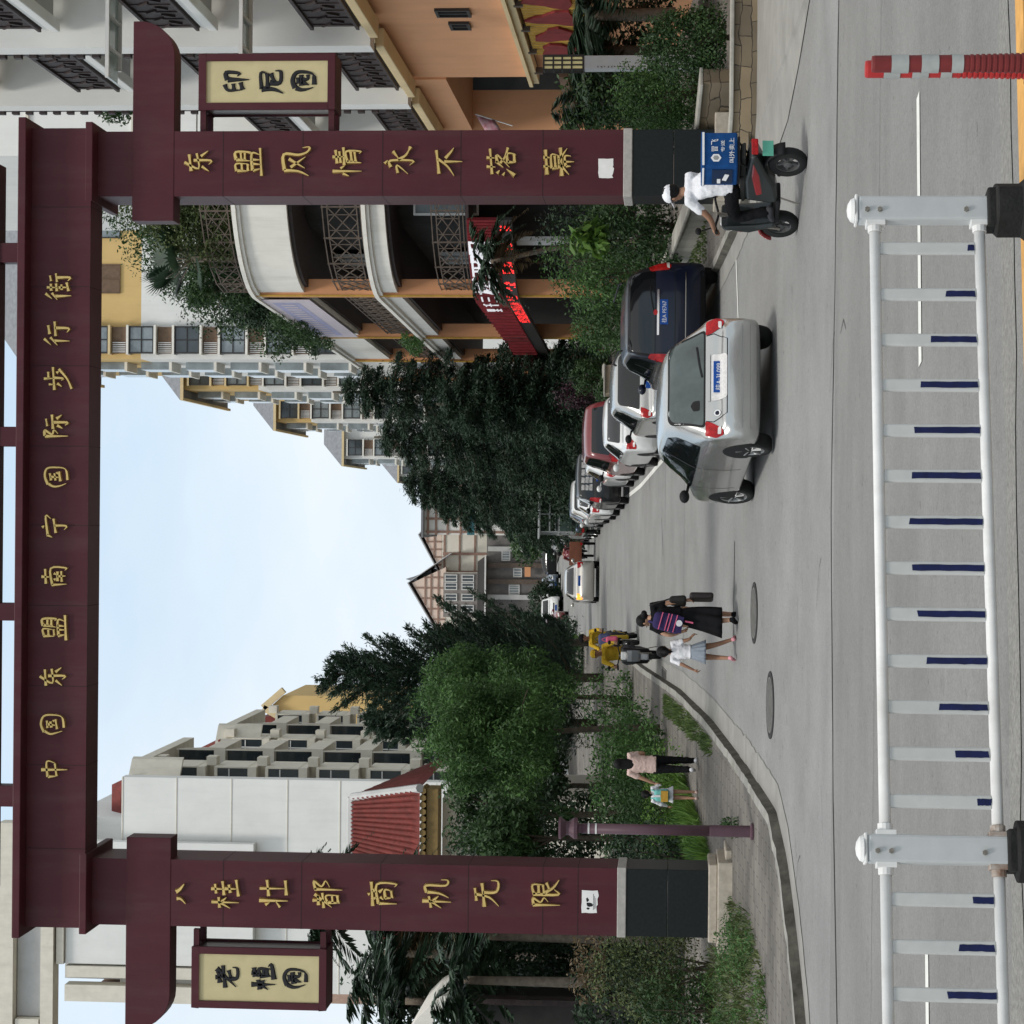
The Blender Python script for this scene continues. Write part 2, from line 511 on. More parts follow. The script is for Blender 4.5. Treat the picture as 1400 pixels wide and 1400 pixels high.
def text_mesh(mb, s, cx, y, cz, h, mi=0, w=None, depth=.004, vert=False, M=None):
    """Plain type facing -Y (or placed by M), converted to mesh faces."""
    cu = bpy.data.curves.new('text', 'FONT'); cu.body = s; cu.size = 1; cu.extrude = .5
    cu.resolution_u = 3
    o = bpy.data.objects.new('text', cu); COL.objects.link(o)
    dg = bpy.context.evaluated_depsgraph_get()
    me = bpy.data.meshes.new_from_object(o.evaluated_get(dg))
    vs = np.array([v.co[:] for v in me.vertices])
    fs = [tuple(p.vertices) for p in me.polygons]
    bpy.data.objects.remove(o); bpy.data.curves.remove(cu); bpy.data.meshes.remove(me)
    if len(vs) == 0: return
    lo, hi = vs.min(0), vs.max(0)
    sc = h / max(1e-6, hi[1] - lo[1])
    sx = sc if w is None else w / max(1e-6, hi[0] - lo[0])
    out = []
    for v in vs:
        q = Vector(((v[0] - (lo[0] + hi[0]) / 2) * sx, -(v[2] + .5) * depth, (v[1] - (lo[1] + hi[1]) / 2) * sc))
        if M is not None: q = M @ q
        else: q += Vector((cx, y, cz))
        out.append(q)
    mb.add(out, fs, mi)
# ------------------------------------------------------------------ shared materials
rnd = random.Random(7)
M_asph = roadmat('main_road_concrete', (.20, .198, .19), (.12, 1.6, 1))
M_conc = roadmat('street_concrete', (.235, .235, .228), (1.1, .10, 1))
M_patch = mat('pale_concrete', (.27, .265, .245), .9, var=.14, vscale=1.3, bump=.2, bscale=60, stain=.4, stain_c=(.16, .155, .14))
M_kerb = mat('kerb_stone', (.28, .275, .25), .9, var=.2, vscale=2.2, bump=.3, bscale=40, stain=.75, stain_c=(.06, .06, .045))
M_moss_shade = mat('kerb_dark', (.04, .038, .03), .95, col2=(.15, .14, .115), vscale=3.2, bump=.4, bscale=50)  # dark kerb face: moss and the kerb's own shadow in one colour
M_joint = mat('joint_tar', (.035, .035, .034), .9, var=.2)
M_paver = paver_mat('sidewalk_pavers', (.195, .18, .158), (.14, .13, .118), (.045, .04, .034), .42, .21)
M_earth = mat('earth', (.09, .085, .06), .95, var=.4, vscale=3, bump=.5)
M_mark = mat('road_paint', (.68, .68, .64), .7, var=.1, vscale=14, stain=.35, stain_c=(.3, .3, .29))
M_yel = mat('kerb_yellow', (.62, .33, .09), .7, var=.18, vscale=9, stain=.45, stain_c=(.28, .19, .10))
M_stone = mat('wall_stone', (.30, .25, .18), .9, var=.32, vscale=3.5, bump=.6, bscale=18, stain=.4, stain_c=(.12, .1, .08))
M_cope = mat('coping_stone', (.36, .35, .31), .85, var=.18, vscale=3, bump=.25, stain=.5, stain_c=(.12, .12, .09))
M_iron = mat('cast_iron', (.16, .155, .145), .7, .25, var=.2, vscale=14, bump=.5, bscale=60)

# ------------------------------------------------------------------ ground, roads, pavements
def lerp_tab(tab, t):
    if t <= tab[0][0]: return tab[0][1]
    for (a, x), (b, y) in zip(tab, tab[1:]):
        if t <= b: return x + (y - x) * (t - a) / (b - a)
    return tab[-1][1]
KL = [(23.4, -60), (23.8, -14), (24.5, -8.6), (25.4, -5.95), (26.9, -5.1), (28.3, -4.4), (29.7, -3.98), (33.8, -3.8), (39.5, -3.68), (47, -3.75),
      (60.8, -4.2), (73, -4.45), (94, -5.3), (120, -6.9), (166, -10.5), (260, -18)]
KR = [(25.6, 60), (26.6, 16), (29.2, 8.2), (30.8, 6.3), (32.4, 5.3), (34, 4.75), (36, 4.5), (38.3, 4.3), (45, 3.95), (53, 3.5), (63, 2.95), (78, 2.45), (100, 1.4), (131, .2), (166, -2.5), (260, -10)]
PARK = [(35, 3.0), (37.6, 2.75), (45, 2.0), (53, 1.32), (63, .78), (78, .28), (100, -.6), (131, -1.95), (170, -4.2)]
def kl(Y): return lerp_tab(KL, Y)
def kr(Y): return lerp_tab(KR, Y)
def park(Y): return lerp_tab(PARK, Y)
def yrange(a, b):
    out = []; y = a
    while y < b:
        out.append(y)
        y += .25 if y < 36 else (1.0 if y < 80 else 4.0)
    return out + [b]
ys = [-30, -10, 0, 10, 20] + yrange(23, 140) + [160, 200, 260, 340, 460, 700]
g = MB(); g.sheet([[(x, y, zg(min(y, 240)) - .03) for x in (-500, -120, -40, -14, -6, 0, 6, 14, 40, 120, 500)] for y in ys])
struct(g.build('ground', M_earth))
g = MB(); g.sheet([[(x, y, zg(y) + .004) for x in (-90, -40, -12, -4, 0, 4, 8, 14, 40, 90)] for y in [-12, -6, 0, 6, 12, 18, 21, 22.2]])
struct(g.build('main_road', M_asph))
g = MB(); g.sheet([[(x, y, zg(y) + .004) for x in (-90, -40, -20, -8, -6, -4, -2, 0, 2, 4, 6, 8, 12, 20, 40, 90)] for y in yrange(22.2, 36)])
g.sheet([[(kl(y) - .5 + (kr(y) + 1.0 - kl(y)) * t / 8, y, zg(y) + .004) for t in range(9)] for y in yrange(36, 140) + [160, 200, 240]])
struct(g.build('side_street', M_conc))

def slab(name, kf, side, y0, y1, far, h, m, step=None):
    """Raised pavement whose kerb follows kf."""
    mb = MB()
    rows = []
    for y in yrange(y0, y1):
        x = kf(y); z = zg(y)
        rows.append([(x + side * .13, y, z + h), (x + side * .6, y, z + h), (x + side * 2.2, y, z + h), (far(y), y, z + h)])
    mb.sheet(rows)
    return struct(mb.build(name, m))
def farl(y): return min(-40, kl(y) - 12)
slab('left_sidewalk', kl, -1, 23.8, 240, farl, .125, M_paver)
slab('right_sidewalk', kr, 1, 33.0, 240, lambda y: max(kr(y) + 3, 40), .125, M_paver)
def kerb(name, kf, side, y0, y1, h=.13):
    """Kerb stones: pale top, dark foot towards the street with moss and shadow painted in, pale gutter slab in front."""
    rows_top, rows_face, rows_gut = [], [], []
    ysk = yrange(y0, y1)
    r2 = random.Random(3)
    for i, y in enumerate(ysk):
        x = kf(y); z = zg(y)
        dx = (kf(y + .3) - kf(y - .3)) / .6
        n = Vector((1, -dx, 0)).normalized() * side
        j = r2.uniform(-.012, .012)
        a = Vector((x, y, 0))
        p = lambda d, zz: tuple(a + n * d + Vector((0, 0, zz + zg(max(0, y + (n * d).y)))))
        rows_top.append([p(.0, h + j), p(.14, h + j + .004), p(.145, h - .03)])
        rows_face.append([p(-.03, .006), p(-.002, h + j)])
        rows_gut.append([p(-.42 + r2.uniform(-.02, .02), .012), p(-.03, .014)])
    mb = MB()
    mb.sheet(rows_top, 0); mb.sheet(rows_face, 1); mb.sheet(rows_gut, 2)
    return struct(mb.build(name, [M_kerb, M_moss_shade, M_patch]))
kerb('left_kerb', kl, -1, 23.9, 130)
kerb('right_kerb', kr, 1, 32.6, 130)
# concrete apron at the right-hand corner
ap = [G(1460, 1030), G(1460, 1122), G(1400, 1108), G(1310, 1093), G(1235, 1078), G(1190, 1062), G(1150, 1040), G(1090, 1030), G(1100, 1020), G(1200, 1030)]
mb = MB(); mb.add([(p.x, p.y, zg(p.y) + .014) for p in ap], [tuple(range(len(ap)))])
struct(mb.build('corner_pavement', M_patch))
# joints, cracks and paint on the road
def ribbon(mb, pts, w, dz, mi=0, jit=0.0, seed=1):
    r2 = random.Random(seed)
    q = []
    for a, b in zip(pts, pts[1:]):
        a, b = Vector(a), Vector(b)
        n = max(1, int((b - a).length / .35))
        q += [a.lerp(b, i / n) for i in range(n)]
    q.append(Vector(pts[-1]))
    rows = []
    for i, p in enumerate(q):
        d = q[min(i + 1, len(q) - 1)] - q[max(i - 1, 0)]; d.z = 0; d.normalize()
        nn = Vector((-d.y, d.x, 0))
        o = r2.uniform(-jit, jit); ww = w / 2 * r2.uniform(.7, 1.3) if jit else w / 2
        l = p + nn * (ww + o); r = p - nn * (ww - o)
        rows.append([(l.x, l.y, zg(l.y) + dz), (r.x, r.y, zg(r.y) + dz)])
    mb.sheet(rows, mi)
mb = MB()
ribbon(mb, [G(-40, 1146), G(300, 1140)], .085, .009, 0, 0, 5)
ribbon(mb, [G(300, 1140), G(700, 1137), G(1050, 1143), G(1440, 1148)], .062, .009, 0, .022, 6)
ribbon(mb, [G(1400, 1092), G(1372, 1090), G(1352, 1093), G(1330, 1096)], .05, .019, 0, .01, 7)
for Y in (46.5, 52.5, 62, 75):
    xl = kl(Y) + .3; ribbon(mb, [(xl, Y, 0), (park(Y), Y + .1, 0)], .025, .009, 0, .006, int(Y))
for (a, b) in (((640, 907), (692, 905)), ((730, 889), (760, 888)), ((660, 1005), (520, 1003))):
    ribbon(mb, [G(*a), G(*b)], .05, .010, 0, .004, a[0])
ribbon(mb, [(-30, 18.2, 0), (30, 17.0, 0)], .010, .008, 0, .008, 17)
r4 = random.Random(12)
for _ in range(16):
    x, y = r4.uniform(-9, 9), r4.uniform(12.5, 30); a = r4.uniform(0, 3)
    ribbon(mb, [(x, y, 0), (x + .3 * math.cos(a), y + .3 * math.sin(a), 0), (x + .8 * math.cos(a + .4), y + .7 * math.sin(a), 0)], .012, .009, 0, .01, _)
struct(mb.build('road_joints', M_joint))
mb = MB()
def dash(U0, V0, U1, V1, w):
    a, b = G(U0, V0), G(U1, V1); ribbon(mb, [a, b], w, .010)
dash(902, 1260, 1270, 1257, .165); dash(-300, 1273, 97, 1269, .165)
a, b = G(902, 1260), G(1270, 1257); dv = (b - a).normalized()
ribbon(mb, [b + dv * 4, b + dv * 6.1], .115, .010)
pl = [(park(y), y, 0) for y in yrange(35.4, 140)]
ribbon(mb, pl, .13, .010)
ribbon(mb, [(2.95, 35.4, 0), (4.35, 36.0, 0)], .12, .0115)
for y in (42.6, 48.4, 54.2, 60, 66, 72, 78):
    ribbon(mb, [(park(y) + .1, y, 0), (park(y) + 1.9, y, 0)], .1, .0115)
struct(mb.build('road_markings', M_mark))
mb = MB(); ribbon(mb, [G(-100, 1396), G(700, 1386), G(1500, 1372)], .34, .009, 0, .02, 9); struct(mb.build('rough_gutter_strip', mat('rough_gutter', (.22, .215, .2), .95, var=.3, vscale=35, bump=.8, bscale=45, stain=.4, stain_c=(.13, .125, .115))))
mb = MB(); ya, yb = G(700, 1411), G(1500, 1391)
dv = (yb - ya).normalized(); nv = Vector((-dv.y, dv.x, 0))
A0, A1 = ya - dv * 4, yb + dv * 4
mb.hexa([A0 - nv * .22, A1 - nv * .22, A1, A0, *(q + Vector((0, 0, .02)) for q in (A0 - nv * .22, A1 - nv * .22, A1, A0))])
struct(mb.build('yellow_median_strip', M_yel))
# drain grates and manholes
def manhole(U, V, r, label):
    c = G(U, V)
    t = thing('manhole_cover', label, 'manhole', (c.x, c.y, zg(c.y) + .006), 0)
    sl = math.atan((zg(c.y + .5) - zg(c.y - .5)))
    t.rotation_euler = (sl, 0, 0)
    a = MB(); a.lathe([(r * 1.16, 0), (r * 1.16, .012), (r * 1.0, .014), (r, .004)], n=40); a.build('ring', M_joint, t)
    a = MB(); a.lathe([(r * .97, .0), (r * .97, .016)], n=40)
    for k in range(-4, 5):
        w = math.sqrt(max(0, (r * .88) ** 2 - (k * r * .2) ** 2))
        a.box(-w, w, k * r * .2 - .02, k * r * .2 + .02, .016, .021)
    a.build('lid', M_iron, t)
manhole(562, 1032, .39, 'farther round iron manhole cover, behind the walking girl’s shoes'.replace('’', "'"))
manhole(436, 1054, .40, 'nearer round iron manhole cover by the kerb corner')
def grate(c, w, l, label):
    t = thing('drain_grate', label, 'drain', (c.x, c.y, zg(c.y) + .012), 0)
    t.rotation_euler = (math.atan(zg(c.y + .5) - zg(c.y - .5)), 0, 0)
    a = MB()
    a.box(-w / 2, w / 2, -l / 2, -l / 2 + .03, 0, .018); a.box(-w / 2, w / 2, l / 2 - .03, l / 2, 0, .018)
    a.box(-w / 2, -w / 2 + .03, -l / 2 + .03, l / 2 - .03, 0, .018); a.box(w / 2 - .03, w / 2, -l / 2 + .03, l / 2 - .03, 0, .018)
    n = 7
    for k in range(n):
        y = -l / 2 + .06 + (l - .12) * k / (n - 1); a.box(-w / 2 + .03, w / 2 - .03, y - .02, y + .02, 0, .014)
    a.build('grate', M_iron, t)
    a = MB(); a.box(-w / 2 + .02, w / 2 - .02, -l / 2 + .02, l / 2 - .02, -.004, .004); a.build('sump', M_joint, t)
grate(G(474, 909), .42, 1.5, 'iron drain grate in the gutter beside the black scooter')
grate(G(1128, 1022), .5, .9, 'iron drain grate at the corner in front of the delivery scooter')
# loose square concrete gutter slabs at the left corner
for (U, V, lab) in ((385, 1017, 'square concrete drain slab by the left kerb, the farther one'), (360, 1033, 'cracked concrete drain slab at the left kerb corner')):
    c = G(U - 14, V)
    a = MB(); a.obox((0, 0, .008), (.5, .9, .03), rz=.15)
    o = a.build('drain_slab', M_patch, None, bevel=.008, loc=(c.x, c.y, zg(c.y))); tag(o, lab, 'drain slab')
    o.rotation_euler = (math.atan(zg(c.y + .5) - zg(c.y - .5)), 0, 0)

# ------------------------------------------------------------------ the gate
M_red = mat('gate_maroon', (.064, .0135, .0190), .5, var=.14, vscale=1.0, stain=.34, stain_c=(.105, .06, .06), spec=.22)
M_redlo = mat('gate_maroon_low', (.125, .026, .032), .48, var=.10, vscale=1.2, spec=.4)
M_gseam = mat('gate_seam', (.03, .012, .014), .7, var=0)
M_gold = mat('gold_letter', (.62, .44, .16), .38, .75, var=.15, vscale=9)
M_slate = mat('dark_granite', (.009, .012, .012), .4, var=.3, vscale=20, spec=.2)
M_band = mat('granite_band', (.36, .345, .32), .7, var=.15, vscale=12)
M_base = mat('granite_base', (.40, .355, .29), .8, var=.16, vscale=10, bump=.15, stain=.35, stain_c=(.2, .17, .13))
M_paper = mat('white_paper', (.74, .74, .72), .8, var=.08)
M_ink = mat('black_ink', (.012, .012, .014), .5, var=0)
YP = 34.7
def XU(U, V, Y=YP): return P(U, V, Y).x
def ZV(U, V, Y=YP): return P(U, V, Y).z
xLo, xLi = XU(128, 500), XU(219.5, 500)
xRi, xRo = XU(1132, 500), XU(1221.5, 500)
PD = 1.0                                      # pillar depth
BF = YP - .33                                 # beam face
zb0 = (ZV(226, 117, BF) + ZV(1130, 123.5, BF)) / 2
zb1 = (ZV(226, 35, YP - .33) + ZV(1130, 43, YP - .33)) / 2
zt0 = (ZV(226, 27, YP - .66) + ZV(1130, 35, YP - .66)) / 2
zt1 = (ZV(226, 15.5, YP - .66) + ZV(1130, 25, YP - .66)) / 2
zc1 = (ZV(226, 108.5, BF) + ZV(1130, 116, BF)) / 2
zc0 = (ZV(200, 118.5, BF) + ZV(1180, 126, BF)) / 2
gate = thing('street_gate', 'tall dark red gate with gold brush characters spanning the street', 'gate', (0, YP, 1.0))
def gp(name, mb, m, parent=None, bevel=.012, **k): return mb.build(name, m, parent or gate, bevel=bevel, world=True, **k)
zarm = {}
for side, (x0, x1) in (('l', (xLo, xLi)), ('r', (xRi, xRo))):
    mb = MB()
    mb.box(x0, x1, YP, YP + PD, 2.42, zc0)
    # seams between the cladding sheets
    for V in ((305, 412, 520, 640, 742, 790) if side == 'l' else (305, 414, 523, 630, 742)):
        z = ZV((128 + 219) / 2 if side == 'l' else 1177, V)
        mb.box(x0 - .002, x1 + .002, YP - .003, YP + PD + .002, z - .006, z + .006, 1)
    pil = gp('pillar', mb, [M_red, M_gseam], None, 0, clean=False)
    mb = MB(); mb.box(x0 - .02, x1 + .02, YP - .02, YP + PD + .02, 2.28, 2.42); gp('granite_band', mb, M_band, pil)
    mb = MB(); mb.box(x0, x1, YP, YP + PD, 1.0, 1.632); mb.box(x0, x1, YP, YP + PD, 1.638, 2.28); gp('plinth', mb, M_slate, pil, .006)
    mb = MB()
    if side == 'l':
        mb.box(x0 - .2, x1 + .16, YP - .22, YP + PD + .2, .55, .86)
        mb.box(x0 - .06, x1 + .1, YP - .08, YP + PD + .1, .86, 1.0)
        mb.box(x1 - .1, x1 + .32, YP - .05, YP + PD + .1, .5, .74)
    else:
        mb.box(x0 - .1, x1 + .25, YP - .12, YP + PD + .2, .45, 1.0)
    gp('stone_base', mb, M_base, pil, .02)
    # torn paper notice
    a, b = (G, None)
    U0, U1, V0, V1 = (152, 183, 795, 817) if side == 'l' else (1157, 1183, 818, 838)
    X0, X1, Z0, Z1 = XU(U0, V0), XU(U1, V0), ZV(U0, V1), ZV(U0, V0)
    r2 = random.Random(5 if side == 'l' else 9)
    poly = []
    for (pa, pb, n, j) in (((X0, Z0), (X1, Z0), 7, .02), ((X1, Z0), (X1, Z1), 3, .006), ((X1, Z1), (X0, Z1), 4, .004), ((X0, Z1), (X0, Z0), 4, .015 if side == 'r' else .004)):
        for i in range(n):
            t = i / n; poly.append((pa[0] + (pb[0] - pa[0]) * t + r2.uniform(-j, j), YP - .004, pa[1] + (pb[1] - pa[1]) * t + r2.uniform(-j, j)))
    mb = MB(); mb.extrude(poly, (0, .003, 0)); gp('paper_notice', mb, M_paper, pil, 0)
    if side == 'l':
        mb = MB()
        for (u, v, w, h) in ((163, 806, 8, 10), (170, 803, 6, 5), (158, 804, 4, 4)):
            cx, cz = XU(u, v), ZV(u, v); q = [(cx + r2.uniform(.3, .6) * w * .0115 * math.cos(t), YP - .0065, cz + r2.uniform(.3, .6) * h * .0115 * math.sin(t)) for t in [i * PI / 4 for i in range(8)]]
            mb.extrude(q, (0, .002, 0))
        for k in range(3): mb.box(XU(156 + k, 812), XU(178 - 3 * k, 812), YP - .0065, YP - .0045, ZV(165, 811.5 + k * 1.6), ZV(165, 811 + k * 1.6))
        gp('printed_mark', mb, M_ink, pil, 0)
    # gold characters down the pillar
    txt = [('八', 247), ('桂', 308), ('壮', 375), ('都', 447), ('商', 523), ('机', 597), ('无', 665), ('限', 746)] if side == 'l' else \
          [('东', 272), ('盟', 340), ('风', 405), ('情', 475), ('永', 546), ('不', 613), ('落', 685), ('幕', 763)]
    for ch, V in txt:
        mb = MB(); U = 178 if side == 'l' else 1178
        glyph(mb, ch, XU(U, V), YP + .004, ZV(U, V), .47, 7.5 if ch == '八' else 5.9, .06, rnd)
        gp('gold_character', mb, M_gold, pil, 0)
    # capital
    mb = MB(); mb.box(x0 - (.10 if side == 'l' else .12), x1 + (.12 if side == 'l' else .1), BF - .003, YP + PD + .33, zc0, zc1)
    gp('capital', mb, M_red)
# beam, cornice, upper beam
mb = MB(); mb.box(xLo, xRo, BF, BF + .72, zb0, zt0 + .02)
for y_img in (283, 392, 500, 610, 718, 828, 938, 1046, 1160):
    x = XU(1400 - y_img, 80, BF); mb.box(x - .005, x + .005, BF - .003, BF + .722, zb0 - .002, zt0, 1)
beam = gp('beam', mb, [M_red, M_gseam], None, 0, clean=False)
for ch, yi, V in (('中', 1052, 74), ('国', 990, 72), ('东', 925, 73), ('盟', 858, 75), ('南', 788, 76), ('宁', 720, 76), ('国', 652, 77), ('际', 584, 77), ('步', 518, 79), ('行', 458, 79), ('街', 393, 81)):
    mb = MB(); glyph(mb, ch, XU(1400 - yi, V, BF), BF + .004, ZV(1400 - yi, V, BF), .43, 6.0, .06, rnd)
    gp('gold_character', mb, M_gold, beam, 0)
mb = MB(); mb.box(xLo - .12, xRo + .12, YP - .66, YP + .9, zt0, zt1); gp('cornice', mb, M_red)
zu0 = (ZV(400, 2.2, YP + .42) + ZV(1000, 7.6, YP + .42)) / 2
for y0, y1 in ((331, 358), (583, 610), (825, 849), (1075, 1104)):
    mb = MB(); mb.box(XU(1400 - y1, 10, YP), XU(1400 - y0, 10, YP), YP + .08, YP + .38, zt1, zu0); gp('strut', mb, M_red)
mb = MB(); mb.box(xLo + .5, xRo - .5, YP + .05, YP + .42, zu0, zu0 + .6); gp('upper_beam', mb, M_red)
# cross arms
zr0, zr1 = ZV(1170, 238), ZV(1170, 181)
zl0, zl1 = ZV(240, 234), ZV(240, 173)
def arm_outline(xin, xtip, z0, z1, sgn):
    pts = [(xin, z0), (xin, z1), (xtip, z1)]
    # rounded lower outer corner
    n = 9; rx = .55; rz = (z1 - z0) * .92
    pts.append((xtip, z1 - .1))
    for i in range(1, n + 1):
        t = i / n * PI / 2
        pts.append((xtip - sgn * rx * (1 - math.cos(t)), z1 - .1 - (z1 - .1 - z0) * math.sin(t)))
    return pts
AD = .46
for (xin, xtip, z0, z1, sgn) in ((XU(1098, 200), XU(1371, 200), zr0, zr1, 1), (XU(255, 200), XU(-8, 200), zl0, zl1, -1)):
    mb = MB(); mb.extrude([(x, YP - .008, z) for x, z in arm_outline(xin, xtip, z0, z1, sgn)], (0, AD, 0))
    gp('cross_arm', mb, M_red, bevel=.01)
# hanging box signs
M_cream = mat('sign_cream', (.52, .45, .25), .55, var=.08, vscale=2.5)
M_grey = mat('sign_side_glass', (.30, .30, .29), .35, var=.15, vscale=5)
for (lab, chars, U0, U1, V0, V1, ub, side) in (
    ('cream box sign with three black characters, hanging under the left arm of the gate', '老挝园', 20, 104, 261, 446, 127, 'l'),
    ('cream box sign with three black characters, hanging under the right arm of the gate', '印尼园', 1250, 1327, 271, 458, 1222, 'r')):
    Yf = YP + .12
    x0, x1 = XU(U0, 350, Yf), XU(U1, 350, Yf); z0, z1 = ZV(U0, V1, Yf), ZV(U0, V0, Yf)
    s = thing('hanging_sign', lab, 'sign', ((x0 + x1) / 2, Yf + .3, z1))
    D = .66; fw = .115
    mb = MB()
    for yy in (Yf, Yf + D - .06):
        mb.box(x0, x1, yy, yy + .06, z1 - fw, z1); mb.box(x0, x1, yy, yy + .06, z0, z0 + fw)
        mb.box(x0, x0 + fw, yy, yy + .06, z0 + fw, z1 - fw); mb.box(x1 - fw, x1, yy, yy + .06, z0 + fw, z1 - fw)
    mb.box(x0 + .004, x1 - .004, Yf + .06, Yf + D - .06, z1 - fw + .004, z1 - .004)
    mb.box(x0 + .004, x1 - .004, Yf + .06, Yf + D - .06, z0 + .004, z0 + fw - .004)
    mb.build('frame', M_red, s, bevel=.008, world=True)
    mb = MB(); mb.box(x0 + fw - .01, x1 - fw + .01, Yf + .035, Yf + .055, z0 + fw - .01, z1 - fw + .01)
    pan = mb.build('sign_panel', M_cream, s, world=True)
    mb = MB()
    xs = (x0 + .03) if side == 'r' else (x1 - .05)
    mb.box(xs, xs + .02, Yf + .062, Yf + D - .062, z0 + fw, z1 - fw)
    mb.build('side_panel', M_grey, s, world=True)
    for k, ch in enumerate(chars):
        mb = MB(); zz = z1 - (z1 - z0) * ((.265, .53, .765)[k])
        glyph(mb, ch, (x0 + x1) / 2 + .01, Yf + .037, zz, .40, 8.2, .02, rnd); mb.build('black_character', M_ink, pan, world=True)
    xa, xb = (x1, XU(ub, 350, Yf)) if side == 'l' else (XU(ub, 350, Yf), x0)
    for zz in (z1 - fw / 2 - .01, z0 + fw / 2 + .01):
        for yy in (Yf + .05, Yf + D - .12):
            mb = MB(); mb.box(xa, xb, yy, yy + .1, zz - .045, zz + .045); mb.build('bracket', M_red, s, world=True)

# ------------------------------------------------------------------ guardrail and flexible posts in front
M_rail = mat('guardrail_white', (.68, .68, .665), .45, var=.07, vscale=9, stain=.4, stain_c=(.34, .32, .28))
M_post = mat('guardrail_post', (.50, .52, .52), .4, .15, var=.06, vscale=9, stain=.3, stain_c=(.27, .25, .21))
M_slat = mat('picket_grey_white', (.50, .51, .495), .5, var=.06, vscale=12, stain=.25, stain_c=(.33, .32, .29))
M_blue = mat('blue_reflector', (.006, .011, .062), .45, var=.25, vscale=30)
M_rub = mat('black_rubber', (.016, .016, .015), .85, var=.3, vscale=12, bump=.3, bscale=60)
M_steel = mat('bolt_steel', (.25, .23, .2), .5, .7, var=.3, vscale=40)
M_rust = mat('rusty_white', (.46, .43, .39), .7, col2=(.17, .085, .045), vscale=16)
YR, YL = 9.9, 9.15
pR = Vector((P(1112, 1250, YR).x, YR, 0)); pL = Vector((P(238, 1270, YL).x, YL, 0))
dR = (pR - pL); span = dR.length; dR.normalize(); nR = Vector((-dR.y, dR.x, 0)); yawR = math.atan2(dR.y, dR.x)
rail = thing('guardrail', 'white metal guardrail with blue reflector strips in the foreground', 'guardrail', (pL.x, pL.y, 0), yawR)
ztop = (ZV(1100, 1195, YR) + ZV(240, 1211, YL)) / 2
zbot = (ZV(1100, 1341, YR) + ZV(240, 1362, YL)) / 2
mb = MB(); mb.tube([(-3.2, 0, ztop), (-.05, 0, ztop)], .0245, 14); mb.build('top_rail', M_rail, rail, smooth=True)
mb = MB(); mb.tube([(.05, 0, ztop), (span - .05, 0, ztop)], .0245, 14); mb.build('top_rail', M_rail, rail, smooth=True)
mb = MB(); mb.tube([(-3.2, 0, zbot), (-.05, 0, zbot)], .024, 14); mb.build('bottom_rail', M_rail, rail, smooth=True)
mb = MB(); mb.tube([(.05, 0, zbot), (span - .05, 0, zbot)], .024, 14); mb.build('bottom_rail', M_rail, rail, smooth=True)
def u_of(U, V):                                # distance along the rail seen at a pixel column
    d = ray(U, V)
    # intersect the view ray (in plan) with the rail line
    den = d.x * dR.y - d.y * dR.x
    t = (pL.x * dR.y - pL.y * dR.x) / den
    q = Vector((d.x * t, d.y * t, 0)); return (q - pL).dot(dR), t * d.y
pk = [(340, 1322), (403, 1292), (465, 1272), (527, 1258), (589, 1250), (651, 1246), (714, 1242), (777, 1247), (840, 1255), (904, 1266), (967, 1283), (1031, 1306), (1096, 1336), (1230, 1330), (1295, 1310), (1360, 1296), (1422, 1284)]
for yi, vs in pk:
    u, Yd = u_of(1400 - yi, 1270)
    mb = MB(); mb.box(u - .029, u + .029, -.011, .011, zbot + .018, ztop - .018)
    pic = mb.build('picket', M_slat, rail, bevel=.009, segs=3)
    zs = max(zbot + .04, P(1400 - yi, vs, Yd).z)
    r2 = random.Random(yi)
    w = .0135
    n = 8; Lp, Rp = [], []
    for i in range(n + 1):
        z = zbot + .026 + (zs - zbot - .026) * i / n
        Lp.append((u - w + r2.uniform(-.0012, .0012), -.0135, z)); Rp.append((u + w + r2.uniform(-.0012, .0012), -.0135, z + (r2.uniform(-.006, .006) if i in (0, n) else 0)))
    mb = MB(); mb.extrude(Lp + Rp[::-1], (0, .002, 0)); mb.build('reflector_strip', M_blue, pic)
for u in (0.0, span):
    mb = MB(); mb.box(u - .058, u + .058, -.04, .04, .12, ztop + .075); po = mb.build('post', M_post, rail, bevel=.012)
    mb = MB(); mb.box(u - .062, u + .062, -.044, .044, ztop + .075, ztop + .088); mb.lathe([(.058, ztop + .088), (.05, ztop + .105), (.028, ztop + .118), (.004, ztop + .122)], (u, 0, 0), 20); mb.build('cap', M_rail, po, bevel=.004)
    mb = MB(); mb.lathe([(.125, .20), (.13, .19), (.13, .09), (.19, .02), (.2, 0)], (u, 0, 0), 6); mb.box(u - .085, u + .085, -.07, .07, .15, .235); mb.build('base', M_rub, rail, bevel=.01)
    for zz, ty in ((ztop, 1), (zbot, 0)):
        for sgn in (-1, 1):
            if u == span and sgn == 1: continue
            mb = MB(); mb.box(u + sgn * .065 - .012, u + sgn * .065 + .012, -.034, .034, zz - .045, zz + .04); mb.tube([(u + sgn * .06, 0, zz), (u + sgn * .105, 0, zz)], .031, 12)
            mb.build('bracket', M_rust if (not ty and u == 0) else M_rail, po, bevel=.003)
    for zz in (ztop + .035, ztop - .02, zbot + .06):
        mb = MB(); mb.tube([(u - .012, -.04, zz), (u - .012, -.053, zz)], .011, 6); mb.build('bolt', M_steel, po)
